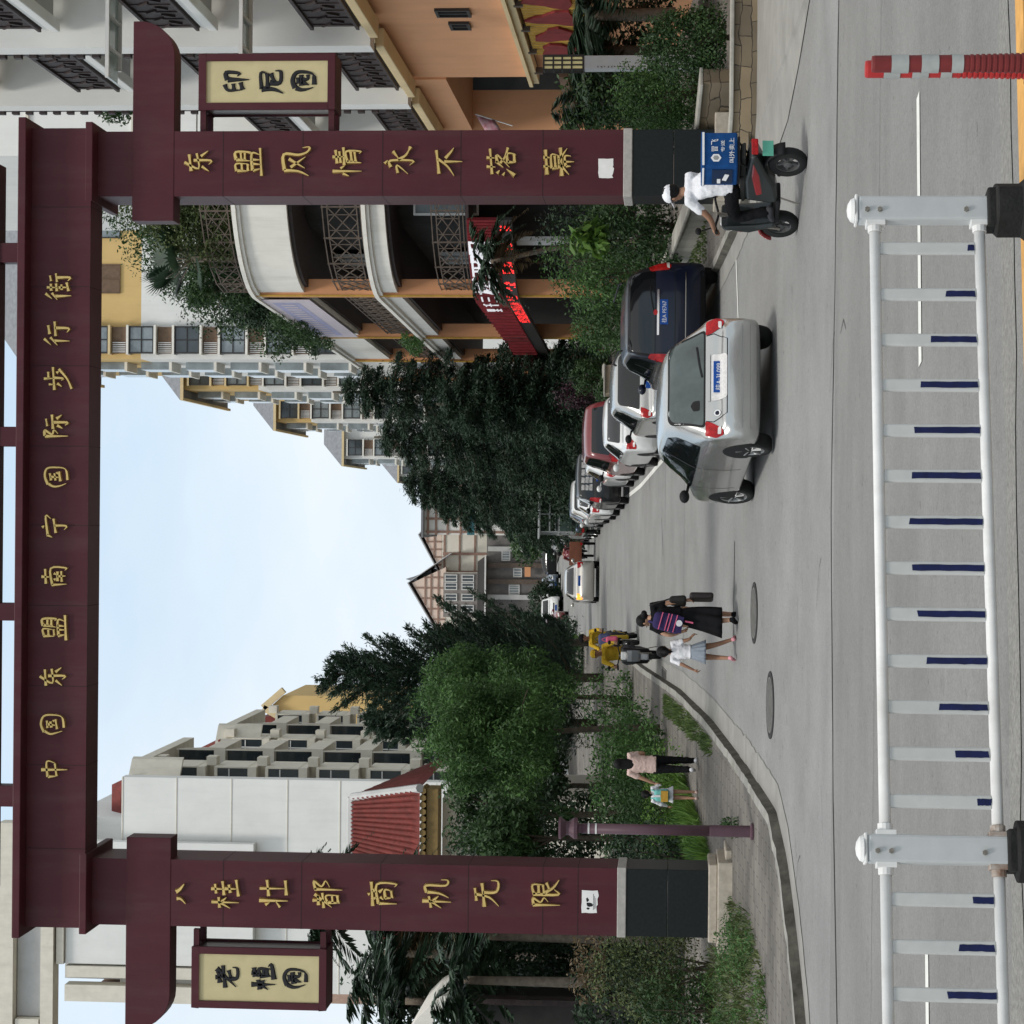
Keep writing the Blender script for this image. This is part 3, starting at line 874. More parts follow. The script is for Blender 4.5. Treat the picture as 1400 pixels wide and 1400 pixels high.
# flexible marker posts
M_del = mat('delineator_red', (.42, .03, .03), .5, var=.12, vscale=10)
M_deld = mat('delineator_red_dirty', (.17, .025, .025), .6, var=.15, vscale=10)
M_refl = mat('delineator_band', (.36, .38, .365), .45, var=.12, vscale=14)
def delineator(U, Y, vt, r, m, lab, bands, n=10):
    x = P(U, 1300, Y).x; zt = P(U, vt, Y).z
    t = thing('flexible_bollard', lab, 'traffic post', (x, Y, 0.0), 0, 'flexible posts on the yellow strip')
    prof = [(r * 1.25, .02)]
    z = .03; zr = zt * .47
    while z < zr:
        rr = r * (1.25 - .2 * z / zr); prof += [(rr, z), (rr, z + .012), (rr * .9, z + .014), (rr * .9, z + .022)]; z += .024
    prof += [(r, zr), (r * .98, zt - .01), (r * .9, zt)]
    mb = MB(); mb.lathe(prof, n=24); mb.build('post', m, t)
    for f0, f1 in bands:
        mb = MB(); mb.lathe([(r * 1.0 + .003, zt * f0), (r * .99 + .003, zt * f1)], n=24, caps=False); mb.build('reflective_band', M_refl, t, smooth=True)
    mb = MB(); mb.lathe([(r * 2.0, 0), (r * 1.9, .022), (r * 1.3, .03)], n=24); mb.build('foot', m, t)
    for a in (.6, 2.2, 3.8):
        mb = MB(); mb.tube([(r * 1.65 * math.cos(a), -r * 1.65 * math.sin(a), .02), (r * 1.65 * math.cos(a), -r * 1.65 * math.sin(a), .055)], .011, 6)
        mb.build('anchor_bolt', M_ink, t)
BD = ((.50, .565), (.635, .73), (.80, .895))
delineator(1306, 9.98, 1183, .040, M_del, 'brighter red bollard with grey bands, the rear one of two', ((.53, .63), (.70, .80), (.86, .93)) if False else BD)
delineator(1313, 9.55, 1192, .037, M_deld, 'darker red bollard with dirty ribbed foot, the front one of two', BD)
# ------------------------------------------------------------------ buildings
M_orange = mat('orange_render', (.72, .375, .20), .85, var=.07, vscale=.6, bump=.15, bscale=60, stain=.25, stain_c=(.40, .22, .12))
M_orange2 = mat('orange_column', (.60, .29, .145), .85, var=.08, vscale=.8, stain=.2, stain_c=(.3, .15, .08))
M_cream2 = mat('cream_cornice', (.66, .52, .30), .8, var=.08, vscale=1.2, stain=.25, stain_c=(.4, .33, .2))
M_white = mat('white_render', (.74, .74, .71), .85, var=.05, vscale=.5, stain=.16, stain_c=(.40, .40, .37))
M_whitew = mat('weathered_white', (.76, .735, .67), .85, var=.06, vscale=.8, stain=.3, stain_c=(.34, .32, .26))
M_beige = mat('beige_trim', (.66, .62, .53), .85, var=.08, vscale=1.5, stain=.22, stain_c=(.25, .23, .19))
M_yellow = mat('yellow_render', (.62, .43, .18), .85, var=.07, vscale=.5, stain=.25, stain_c=(.42, .31, .16))
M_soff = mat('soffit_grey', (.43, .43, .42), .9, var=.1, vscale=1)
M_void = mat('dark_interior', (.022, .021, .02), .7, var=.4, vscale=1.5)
M_glass = mat('window_glass', (.035, .045, .05), .08, var=.3, vscale=.7, spec=.8)
M_glass2 = mat('pale_curtain_glass', (.20, .23, .24), .12, var=.35, vscale=.9, spec=.7)
M_frame = mat('dark_frame', (.035, .033, .032), .5, var=.1)
M_wframe = mat('white_frame', (.62, .62, .60), .5, var=.06)
M_bronze = mat('bronze_lattice', (.11, .085, .068), .6, .2, var=.25, vscale=6)
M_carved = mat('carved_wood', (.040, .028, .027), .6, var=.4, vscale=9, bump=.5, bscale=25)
M_brown = mat('brown_panel', (.16, .105, .07), .8, var=.2, vscale=4)
M_roofg = mat('grey_roof_tile', (.20, .21, .225), .75, var=.2, vscale=3, bump=.4, bscale=14)
M_redtile = mat('red_roof_tile', (.15, .028, .022), .75, var=.3, vscale=3, stain=.5, stain_c=(.06, .03, .026))
M_timber = mat('timber_brown', (.30, .19, .15), .8, var=.2)
M_pinkw = mat('pinkish_side_wall', (.42, .29, .23), .85, var=.1)
M_gold2 = mat('gold_bamboo', (.50, .30, .055), .45, .3, var=.2, vscale=6)
M_dred = mat('dark_red_cloth', (.19, .025, .025), .8, var=.25, vscale=5)
M_signred = mat('shop_sign_red', (.20, .016, .022), .5, var=.2, vscale=3)
M_led = mat('led_red', (.5, .01, .01), .5, var=0, emit=(1.0, .03, .03), estr=2.2)
M_signw = mat('sign_white_letter', (.75, .75, .76), .5, var=0, emit=(.9, .92, 1), estr=.25)
M_ban = mat('banner_lilac', (.56, .50, .54), .7, var=.06)
M_banb = mat('banner_blue', (.36, .36, .52), .7, var=.1)
M_glassg = mat('greenish_glass', (.30, .38, .36), .12, var=.1, spec=.7)
M_steps = mat('step_stone', (.22, .21, .19), .9, var=.2, vscale=4, bump=.3)

def offset_path(path, d):
    out = []
    n = len(path)
    for i, p in enumerate(path):
        a = Vector(path[max(i - 1, 0)]); b = Vector(path[min(i + 1, n - 1)])
        t = (b - a).normalized()
        out.append((p[0] - t.y * d, p[1] + t.x * d))
    return out
def sweep(mb, path, prof, mi=0, close=True):
    """Sweep a (outward, z) profile along a plan path."""
    rings = []
    for d, z in prof:
        rings.append([(x, y, z) for x, y in offset_path(path, d)])
    m = len(prof)
    n = len(path)
    vs = [rings[j][i] for i in range(n) for j in range(m)]
    fs = []
    for i in range(n - 1):
        for j in range(m if close else m - 1):
            k = (j + 1) % m
            fs.append((i * m + j, i * m + k, (i + 1) * m + k, (i + 1) * m + j))
    if close: fs += [tuple(range(m)), tuple((n - 1) * m + j for j in range(m))[::-1]]
    mb.add(vs, fs, mi)
def lattice(mb, path, z0, z1, step=1.0, r=.02, mi=0, dense=True):
    """Openwork railing along a plan path: rails, posts and crossed bars."""
    pts = [Vector((p[0], p[1], 0)) for p in path]
    L_ = [0]
    for a, b in zip(pts, pts[1:]): L_.append(L_[-1] + (b - a).length)
    def at_(s):
        for i in range(len(pts) - 1):
            if s <= L_[i + 1] or i == len(pts) - 2:
                t = (s - L_[i]) / max(1e-6, L_[i + 1] - L_[i]); return pts[i].lerp(pts[i + 1], t)
    n = max(1, int(L_[-1] / step)); st = L_[-1] / n
    Z = lambda p, z: Vector((p.x, p.y, z))
    for i in range(n + 1):
        p = at_(i * st); mb.beam(Z(p, z0), Z(p, z1 + .03), r * 2.2, r * 2.2, mi)
    for i in range(n):
        a, b = at_(i * st), at_((i + 1) * st)
        for z in (z0 + .05, z0 + .16, z1 - .14, z1): mb.beam(Z(a, z), Z(b, z), r * 1.6, r * 1.6, mi)
        lo, hi = z0 + .16, z1 - .14
        mid = (a + b) / 2
        mb.beam(Z(a, lo), Z(b, hi), r * 1.4, r * 1.4, mi); mb.beam(Z(a, hi), Z(b, lo), r * 1.4, r * 1.4, mi)
        if dense:
            q1, q3 = a.lerp(b, .25), a.lerp(b, .75)
            for q in (q1, q3): mb.beam(Z(q, lo), Z(q, hi), r * 1.3, r * 1.3, mi)
            mz = (lo + hi) / 2
            mb.beam(Z(a, mz), Z(mid, hi), r * 1.2, r * 1.2, mi); mb.beam(Z(mid, hi), Z(b, mz), r * 1.2, r * 1.2, mi)
            mb.beam(Z(a, mz), Z(mid, lo), r * 1.2, r * 1.2, mi); mb.beam(Z(mid, lo), Z(b, mz), r * 1.2, r * 1.2, mi)
def window(parent, x0, x1, y, z0, z1, cols=2, rows=1, fm=None, gm=None, face='-y', dep=.1, fw=.06):
    """Framed window on a wall facing -Y (plane y) or facing +/-X (plane given as y, spans x0..x1 along Y)."""
    mb = MB(); gl = MB()
    def b(m, a0, a1, d0, d1, c0, c1):
        if face == '-y': m.box(a0, a1, y - d1, y - d0, c0, c1)
        elif face == '-x': m.box(y - d1, y - d0, a0, a1, c0, c1)
        else: m.box(y + d0, y + d1, a0, a1, c0, c1)
    b(mb, x0, x1, -.01, dep, z0, z0 + fw); b(mb, x0, x1, -.01, dep, z1 - fw, z1)
    b(mb, x0, x0 + fw, -.01, dep, z0 + fw, z1 - fw); b(mb, x1 - fw, x1, -.01, dep, z0 + fw, z1 - fw)
    for i in range(1, cols):
        x = x0 + (x1 - x0) * i / cols; b(mb, x - fw * .4, x + fw * .4, -.01, dep - .01, z0 + fw, z1 - fw)
    for i in range(1, rows):
        z = z0 + (z1 - z0) * i / rows; b(mb, x0 + fw, x1 - fw, -.01, dep - .015, z - fw * .35, z + fw * .35)
    w = mb.build('window', fm or M_frame, parent, world=True, clean=False)
    b(gl, x0 + fw * .5, x1 - fw * .5, 0, dep * .4, z0 + fw * .5, z1 - fw * .5)
    gl.build('pane', gm or M_glass, w, world=True, clean=False)
    return w

# --- orange corner building with rounded balconies (right, behind the gate)
bo = thing('balcony_building', 'orange building with rounded white balcony fronts, dark lattice railings and a red shop sign', 'building', (8.5, 66, 3.2))
arc = [(10.5 + 4 * math.cos(t), 66 + 4 * math.sin(t)) for t in [rad(270 - 90 * i / 14) for i in range(15)]]
fac = [(6.5 - .029 * (y - 66), y) for y in (68, 72, 77, 82, 88, 94)]
path = [(13.6, 62.0), (12, 62.0)] + arc + fac
wpath = offset_path(path, -2.0)
def zB(V): return 1.6 + (922.5 - V) * 65.5 / 3030
b3t, b3b = zB(339), zB(411)
b2t, b2b = zB(511), zB(541)
gz = zg(60) + .4
mb = MB()
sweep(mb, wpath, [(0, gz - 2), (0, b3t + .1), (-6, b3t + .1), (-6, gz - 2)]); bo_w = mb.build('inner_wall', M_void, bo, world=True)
for (zt, zb, nm) in ((b3t, b3b, 0), (b2t, b2b, 1)):
    mb = MB()
    h = zt - zb
    sweep(mb, path, [(.0, zb), (.0, zt - .22), (.10, zt - .22), (.10, zt - .12), (.18, zt - .12), (.18, zt), (-.15, zt), (-.15, zb + .1), (-2.0, zb + .1), (-2.0, zb)])
    mb.build('balcony_front', M_whitew, bo, world=True)
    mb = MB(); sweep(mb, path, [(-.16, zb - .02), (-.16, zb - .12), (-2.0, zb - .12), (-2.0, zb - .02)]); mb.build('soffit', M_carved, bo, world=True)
for (z0, z1, pth) in ((b3t, b3t + .95, path[:17]), (b2t, b2t + 1.15, path), (zB(646), zB(602), path[:17])):
    mb = MB(); lattice(mb, offset_path(pth, -.06), z0, z1, 1.0); mb.build('lattice_railing', M_bronze, bo, world=True, clean=False)
for yc in (65.9, 77.5, 86, 94.5):
    x = 6.5 - .029 * (yc - 66)
    mb = MB(); mb.box(x - .08, x + .42, yc - .2, yc + .35, gz - 1.5, b3t + .02); cl = mb.build('column', M_orange2, bo, world=True, bevel=.01)
    mb = MB(); mb.box(x - .11, x - .06, yc - .23, yc - .15, gz, b3t + .01); mb.build('column_edge', M_gold2, cl, world=True)
# dark brown ground floor, upper windows and doors inside the loggias
for (zf, x0, x1) in ((b2t, 9.3, 10.6), (b2t - 3.4, 9.6, 10.9), (b2t - 3.4, 8.6, 9.3)):
    window(bo, x0, x1, 64.1, zf + .2, zf + 2.1, 2, 1, M_wframe, M_glass2, '-y', .1)
for (zf, y0, y1) in ((b2t, 70.5, 73), (b2t, 80, 83), (b2t - 3.4, 70, 72.5)):
    window(bo, y0, y1, 8.35 - .029 * (y0 - 66), zf + .1, zf + 2.0, 2, 1, M_wframe, M_glass, '-x', .1)
# shop sign following the curve
s0, s1 = zB(650), zB(690)
sp = offset_path(path[:22], .28)
spath = path[7:22]
sp = offset_path(spath, .28)
mb = MB(); sweep(mb, spath, [(.05, s0), (.24, s0), (.24, s1 - .02), (.05, s1 - .02)])
for k in range(len(sp) * 5):
    i = k // 5; t = (k % 5) / 5
    if i + 1 >= len(sp): break
    x = sp[i][0] * (1 - t) + sp[i + 1][0] * t; y = sp[i][1] * (1 - t) + sp[i + 1][1] * t
    mb.beam((x * 1.0, y, s1), (x, y, s0), .05, .03, 1)
sg = mb.build('shop_sign', [M_signred, mat('sign_slat_red', (.17, .018, .022), .55, var=.3)], bo, world=True)
def on_path(pth, s):
    acc = 0
    for a, b in zip(pth, pth[1:]):
        d = math.hypot(b[0] - a[0], b[1] - a[1])
        if acc + d >= s: t = (s - acc) / d; return Vector((a[0] + (b[0] - a[0]) * t, a[1] + (b[1] - a[1]) * t, 0)), math.atan2(-(b[1] - a[1]), -(b[0] - a[0]))
        acc += d
    return Vector((*pth[-1], 0)), 0
sp2 = offset_path(spath, .32)
for ch, U, h in (('昭', 1097, .82), ('香', 1054, .8), ('酒', 1030, .8), ('楼', 1008, .8), ('三', 992, .45), ('千', 984, .45), ('里', 977, .45)):
    # find the path length whose bearing matches this pixel column
    best = min((abs((lambda q: 700 + FPX * q.x / q.y)(on_path(sp2, s / 20)[0]) - U), s / 20) for s in range(20, 400))[1]
    q, a = on_path(sp2, best)
    mb = MB(); text_mesh(mb, ch, 0, 0, 0, h, M=Matrix.Translation((q.x, q.y, (s0 + s1) / 2)) @ Matrix.Rotation(a, 4, 'Z'), depth=.03); mb.build('white_character', M_signw, sg, world=True, clean=False)
mb = MB(); sweep(mb, spath, [(.05, s1 - .42), (.22, s1 - .42), (.22, s1 - .03), (.05, s1 - .03)]); ld = mb.build('led_board', M_frame, bo, world=True)
mb = MB(); r2 = random.Random(4); s = .2; sp3 = offset_path(spath, .235)
while s < 9.5:
    if r2.random() < .22: s += .35; continue
    cols = r2.randint(3, 6)
    for c in range(cols):
        q, a = on_path(sp3, s + c * .055)
        for rr in range(6):
            if r2.random() < .52:
                z = s1 - .37 + rr * .055; d = Vector((math.cos(a), math.sin(a), 0)) * .022
                nn = Vector((math.sin(a), -math.cos(a), 0)) * .0
                mb.add([q - d + Vector((0, 0, z - .022)), q + d + Vector((0, 0, z - .022)), q + d + Vector((0, 0, z + .022)), q - d + Vector((0, 0, z + .022))], [(0, 1, 2, 3)])
    s += cols * .055 + .07
mb.build('lit_dots', M_led, ld, world=True, clean=False)['kind'] = 'stuff'
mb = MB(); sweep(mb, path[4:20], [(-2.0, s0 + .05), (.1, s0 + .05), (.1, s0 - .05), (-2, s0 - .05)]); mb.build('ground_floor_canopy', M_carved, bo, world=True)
# ground floor: brown plinth wall and door frames
mb = MB()
for s in (3.2, 6.2):
    q, a = on_path(offset_path(path, -.9), s); mb.obox((q.x, q.y, gz + 1.4), (.18, .18, 4.2), rz=a)
mb.build('ground_floor_post', M_wframe, bo, world=True)
mb = MB(); sweep(mb, offset_path(path[12:20], -1.2), [(0, gz - .5), (.1, gz - .5), (.1, gz + 2.2), (0, gz + 2.2)]); mb.build('timber_wall', M_brown, bo, world=True)
# lilac banner on the first bay
p0, p1 = (6.5 - .029 * .3 - .12, 66.4), (6.5 - .029 * 10.6 - .12, 76.8)
ban = thing('banner', 'pale lilac banner strung along the top balcony front of the orange building', 'banner', (p0[0], 71, b3b))
mb = MB(); dx = (p1[0] - p0[0]); mb.extrude([(p0[0], p0[1], b3b - .05), (p1[0], p1[1], b3b - .05), (p1[0], p1[1], b3t + .05), (p0[0], p0[1], b3t + .05)], (-.02, 0, 0)); mb.build('cloth', M_ban, ban, world=True)
mb = MB()
def bp(t, z): return (p0[0] + dx * t - .024, p0[1] + (p1[1] - p0[1]) * t, b3b + (b3t - b3b) * z)
mb.add([bp(.06, .25), bp(.94, .25), bp(.94, .78), bp(.06, .78)], [(0, 1, 2, 3)])
for k in range(15):
    t = .10 + k * .056; mb.add([(a[0] - .006, a[1], a[2]) for a in (bp(t, .38), bp(t + .026, .38), bp(t + .026, .66), bp(t, .66))], [(0, 1, 2, 3)], 1)
mb.build('printed_band', [M_banb, M_ban], ban, world=True)
# broad steps up to it
st = thing('stone_steps', 'grey stone steps beside the orange building entrance', 'steps', (5.6, 60, zg(60)))
mb = MB()
for k in range(7): mb.box(4.6 + .0, 6.4, 60 + k * .34, 63, zg(60) + .16 * k - .3, zg(60) + .16 * (k + 1))
mb.build('treads', M_steps, st, world=True, bevel=.015)

# --- near orange building on the right edge
bn = thing('corner_building', 'near orange building with carved dark balconies and gold panel, at the right edge', 'building', (11, 48, 2))
X0 = 10.0
mb = MB(); mb.box(X0, 20, 30, 50.8, 4.95, 7.75); bn_w = mb.build('orange_wall', M_orange, bn, world=True)
mb = MB(); mb.box(X0 + .15, 20, 30, 50.6, .3, 4.75); mb.build('ground_floor_wall', M_orange, bn, world=True)
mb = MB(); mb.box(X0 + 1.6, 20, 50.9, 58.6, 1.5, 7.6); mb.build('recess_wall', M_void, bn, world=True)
for (a, b) in ((57.6, 58.8),):
    mb = MB(); mb.box(X0 - .05, X0 + 1.0, a, b, 1.5, 7.75); mb.build('orange_pier', M_orange, bn, world=True)
mb = MB(); mb.box(X0 - .05, X0 + 1.58, 50.8, 57.6, 6.9, 7.75); mb.build('orange_lintel', M_orange, bn, world=True)
mb = MB(); mb.box(X0 - .02, X0 + 1.4, 50.8, 57.6, 4.1, 4.3); mb.build('recess_shelf', M_brown, bn, world=True)
mb = MB(); mb.box(X0 - .14, X0 + .1, 30, 50.9, 4.75, 4.95); mb.box(X0 - .22, X0 + .1, 30, 50.9, 4.89, 4.97); mb.build('moulding', M_cream2, bn, world=True)
for k in range(9):
    mb = MB(); mb.box(X0 - .16, X0 - .02, 32 + k * 2.2, 32.12 + k * 2.2, 4.6, 4.78); mb.build('bracket', M_bronze, bn, world=True)
for (U, V0, V1) in ((1386, 596, 640), (1368, 615, 640)):
    Y = (X0) * 3030 / (U - 700); z0, z1 = P(U, V1, Y).z, P(U, V0, Y).z
    window(bn, Y - .35, Y + .25, X0, z0 - .05, z1, 2, 1, M_frame, M_void, '-x', .06)
# gold ribbed panel with dark red leaf-shaped cut-outs
mb = MB()
Ya, Yb = 36, 48.2
for k in range(60):
    y = Ya + (Yb - Ya) * k / 60; mb.tube([(X0 + .02, y, 3.35), (X0 + .02, y, 4.68)], .10, 6)
gpn = mb.build('gold_panel', M_gold2, bn, world=True)
for k in range(7):
    y = 38.2 + k * 1.55; mb = MB(); pts = []
    r2 = random.Random(k)
    n = 14
    for i in range(n):
        a = 2 * PI * i / n; rr = 1 + .28 * math.sin(3 * a + k); pts.append((X0 - .12, y + .58 * rr * math.cos(a) * r2.uniform(.85, 1.1), 4.02 + .50 * rr * math.sin(a) * r2.uniform(.85, 1.1)))
    mb.extrude(pts, (.05, 0, 0)); mb.build('dark_red_motif', M_dred, gpn, world=True)
mb = MB(); mb.box(X0 - .18, X0 + .1, 34, 48.6, 3.2, 3.36); mb.build('panel_ledge', M_orange, bn, world=True)
# balconies above: slabs, carved railings, white piers
for f in range(6):
    z = 7.75 + 3.25 * f
    for bi, (ya, yb) in enumerate(((38.6, 44.2), (45.2, 50.6), (51.6, 57.2))):
        if bi == 2 and f > 1: continue
        mb = MB(); mb.box(X0 - .30, X0 + 1.7, ya, yb, z, z + .16); mb.box(X0 - (.48 if f == 0 else .34), X0 - .1, ya - (.1 if f == 0 else 0), yb + (.1 if f == 0 else 0), z - .16, z + .02)
        sl = mb.build('balcony_slab', M_cream2 if f == 0 or (f == 3 and bi == 1) else M_white, bn, world=True, bevel=.02)
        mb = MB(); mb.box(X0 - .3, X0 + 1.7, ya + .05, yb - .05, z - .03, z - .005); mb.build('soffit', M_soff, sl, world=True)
        mb = MB(); mb.box(X0 - .30, X0 - .25, ya + .15, yb - .15, z + .17, z + 1.12)
        for k in range(9): mb.box(X0 - .325, X0 - .305, ya + .3 + k * (yb - ya - .7) / 8, ya + .36 + k * (yb - ya - .7) / 8, z + .27, z + 1.1)
        for k in range(16): mb.obox((X0 - .325, ya + .4 + k * (yb - ya - .8) / 15, z + .55 + .26 * (k % 2)), (.04, .30, .05), rx=.8 if k % 2 else -.8)
        mb.box(X0 - .36, X0 - .2, ya + .1, yb - .1, z + 1.12, z + 1.19); mb.box(X0 - .36, X0 - .2, ya + .1, yb - .1, z + .2, z + .26)
        mb.build('carved_railing', M_carved, bn, world=True)
        mb = MB(); mb.box(X0 + 1.7, X0 + 1.8, ya - .5, yb + .5, z, z + 3.25); mb.build('back_wall', M_cream2 if (f + bi) % 2 else M_white, bn, world=True)
        window(bn, ya + 1.2, yb - 1.6, X0 + 1.7, z + .4, z + 2.5, 2, 1, M_frame, M_glass, '-x', .08)
for yc in (44.7, 51.1, 57.7):
    mb = MB(); mb.box(X0 - .62, X0 + 1.7, yc - .34, yc + .30, 7.77, 28 if yc < 57 else 14); pr = mb.build('white_pier', M_white, bn, world=True)
    mb = MB(); mb.box(X0 - .60, X0 - .42, yc + .34, yc + .55, 7.77, 28 if yc < 57 else 14)
    for k in range(60 if yc < 57 else 18): mb.box(X0 - .68, X0 - .60, yc + .36, yc + .53, 7.9 + k * .33, 8.05 + k * .33)
    mb.build('toothed_tile_strip', M_carved, pr, world=True, clean=False)
for z in (9.7, 12.3):
    mb = MB(); mb.box(8.35, 10.0, 42.0, 42.9, z + .26, z + .28); gc = mb.build('glass_ledge', M_glassg, bn, world=True)
    mb = MB(); mb.box(8.3, 10.0, 41.95, 42.02, z + .2, z + .27); mb.box(8.6, 10.0, 42.9, 42.98, z + .2, z + .27)
    for x in (8.9, 9.5): mb.box(x - .03, x + .03, 42.02, 42.9, z + .2, z + .255)
    mb.build('ledge_frame', M_wframe, gc, world=True)

# --- white tower behind it, on the right
def tower(name, lab, x0, x1, y0, y1, z0, z1, mw, wins, fl=3.1, roof=None, rows=None, gm=None):
    t = thing(name, lab, 'building', ((x0 + x1) / 2, y0, z0))
    mb = MB(); mb.box(x0, x1, y0, y1, z0 - 6, z1); mb.build('wall', mw, t, world=True)
    n = int((z1 - z0) / fl)
    for f in range(n):
        if rows and f not in rows: continue
        for (wx, ww) in wins:
            window(t, wx, wx + ww, y0, z0 + f * fl + .9, z0 + f * fl + 2.4, 2, 1, M_frame, gm or M_glass, '-y', .08)
    return t
tw = tower('apartment_tower', 'white apartment tower with small dark windows, behind the near orange building', 10.2, 22, 63, 80, 14, 40, M_white, [(11.6, 1.1), (13.9, 1.1), (16.2, 1.1)], rows=[0, 1, 2, 3, 4])
mb = MB()
for z in (17.2, 20.3, 23.4): mb.box(10.15, 22, 62.93, 63.0, z, z + .08)
mb.build('floor_line', M_beige, tw, world=True)

# --- the row of bay-windowed apartment blocks further up on the right
def bay_block(lab, U0, Y, ztop, yellow_from, nbay=1, depth=18, width=12, roofc=True, gz0=None):
    x0 = (U0 - 700) / 3030 * Y
    z0 = zg(Y) if gz0 is None else gz0
    t = thing('apartment_block', lab, 'building', (x0 + width / 2, Y, z0), 0, 'apartment blocks up the right side')
    mb = MB(); mb.box(x0, x0 + width, Y, Y + depth, z0 - 4, min(yellow_from, ztop)); mb.build('white_wall', M_white, t, world=True)
    if yellow_from < ztop:
        mb = MB(); mb.box(x0, x0 + width, Y, Y + depth, yellow_from, ztop); mb.build('yellow_wall', M_yellow, t, world=True)
    fl = 3.0
    n = int((ztop - z0) / fl)
    for f in range(n):
        z = ztop - (f + 1) * fl
        if z < z0 + 6: break
        yel = z > yellow_from - .5
        for k in range(nbay):
            xb = x0 + .25 + k * 4.6
            # bay window, leaning outline: box with sloping cheeks
            w = 1.9
            mb = MB(); mb.box(xb, xb + w, Y - .75, Y - .003, z + .55, z + .70); mb.build('bay_sill', M_cream2 if yel else M_whitew, t, world=True, clean=False)
            mb = MB(); mb.box(xb, xb + w, Y - .75, Y - .003, z + 2.35, z + 2.5)
            mb.build('bay_hood', M_cream2 if yel else M_whitew, t, world=True, clean=False)
            wd = window(t, xb + .06, xb + w - .06, Y - .55, z + .7, z + 2.35, 2, 2, M_frame, M_glass2 if (f + k) % 3 else M_glass, '-y', .12, .09)
            mb = MB(); mb.box(xb + .06, xb + .12, Y - .54, Y, z + .7, z + 2.35); mb.box(xb + w - .12, xb + w - .06, Y - .54, Y, z + .7, z + 2.35); mb.build('bay_side', M_glass, wd, world=True, clean=False)
            mb = MB(); mb.box(xb + .1, xb + w - .1, Y - .35, Y - .002, z - .45, z + .5)
            bpn = mb.build('air_conditioner_recess', M_brown, t, world=True, clean=False)
            mb = MB()
            for q in range(6): mb.box(xb + .15 + q * .12, xb + .2 + q * .12, Y - .5, Y - .46, z - .4, z + .45)
            mb.build('slats', M_wframe, bpn, world=True, clean=False)
        # street side: dark windows on the left wall
        for yy in (Y + 3, Y + 9):
            mb = MB(); mb.box(x0 - .5, x0 - .002, yy, yy + 2.6, z + .5, z + 2.4); mb.build('side_bay', M_glass2, t, world=True, clean=False)
            mb = MB(); mb.box(x0 - .6, x0 - .002, yy - .1, yy + 2.7, z + .32, z + .5); mb.build('side_sill', M_whitew, t, world=True, clean=False)
    if roofc:
        mb = MB(); zz = ztop
        a = [(x0 - .9, Y - .9, zz), (x0 + width, Y - .9, zz), (x0 + width, Y + depth, zz), (x0 - .9, Y + depth, zz)]
        b = [(x0 + 1.6, Y + 1.6, zz + 2.4), (x0 + width, Y + 1.6, zz + 2.4), (x0 + width, Y + depth - 2, zz + 2.4), (x0 + 1.6, Y + depth - 2, zz + 2.4)]
        mb.hexa(a + b); mb.build('roof', M_roofg, t, world=True)
        mb = MB(); mb.box(x0 - .9, x0 + width, Y - .9, Y - .7, zz - .25, zz - .003); mb.box(x0 - .9, x0 - .7, Y - .7, Y + depth, zz - .25, zz - .003); mb.build('eaves', M_cream2, t, world=True)
    return t
bay_block('nearest apartment block with bay windows, its roof hidden by the gate beam', 908, 142, 43.5, 36.2, 1, width=34)
blk1 = [o for o in COL.objects if o.name.startswith('apartment_block')][0]
for zz_ in (37.6, 40.6):
    window(blk1, 14.0, 15.9, 142, zz_, zz_ + 1.5, 2, 1, M_brown, M_brown, '-y', .12)
    window(blk1, 17.6, 19.2, 142, zz_, zz_ + 1.5, 2, 1, M_frame, M_glass2, '-y', .12)
bay_block('second apartment block up the right side, yellow top floors and grey hipped roof', 866, 174, 40.6, 34.5, 2)
bay_block('third apartment block up the right side, yellow band under a roof with clutter', 822, 209, 39.5, 36.0, 2)
bay_block('fourth grey-roofed apartment block stepping down towards the trees on the right', 772, 246, 38.5, 50, 2)
bay_block('fifth small apartment block with grey eaves, above the dark trees', 748, 292, 38.0, 60, 1)
bay_block('farthest sliver of white apartment block above the dark trees on the right', 722, 340, 37.5, 60, 1, gz0=20)

# --- white apartment building on the left
bl = thing('white_apartments', 'long white apartment building with a blank end wall and stacked beige balconies on the left', 'building', (-20, 120, 6))
xl0, xl1 = -26.4, -14.75
mb = MB(); mb.box(xl0, xl1, 120, 121, 2, 31.7); mb.build('end_wall', M_white, bl, world=True)
mb = MB(); mb.box(xl0 + .2, -17.2, 121.5, 150, 31.7, 35.2); mb.build('roof_parapet', M_white, bl, world=True)
mb = MB(); mb.box(-24.9, -18.2, 119.2, 119.9, 24.2, 34.55); mb.build('raised_wall_panel', M_white, bl, world=True)
mb = MB()
for z in (31.65, 28.65, 25.6, 22.5, 19.6): mb.box(xl0 - .03, xl1 + .03, 119.97, 120.0, z - .03, z + .015)
mb.build('panel_joint', M_beige, bl, world=True)
mb = MB(); mb.box(xl0 - .75, xl0, 121, 140, 2, 33.2); mb.build('pink_side_wall', M_pinkw, bl, world=True)
mb = MB()
for (x0, x1, z0, z1, y0) in ((-26.9, -26.0, 24.2, 34.5, 118.9), (-25.6, -25.0, 26, 34.5, 119.0), (-24.9, -18.0, 34.6, 35.0, 118.95), (-28.9, -17.2, 35.1, 35.8, 118.7), (-28.9, -17.2, 37.3, 38.2, 118.6), (-28.7, -27.9, 35.9, 37.2, 118.75)):
    mb.box(x0, x1, y0, 119.85, z0, z1)
mb.build('roof_cornice', M_beige, bl, world=True)
mb = MB(); mb.box(-27.85, -17.6, 119.3, 119.8, 35.85, 37.25); mb.build('grey_roof_panel', M_soff, bl, world=True)
mb = MB(); mb.box(-19, -16.6, 121, 161, 2, 31.4); mb.build('facade_wall', M_white, bl, world=True)
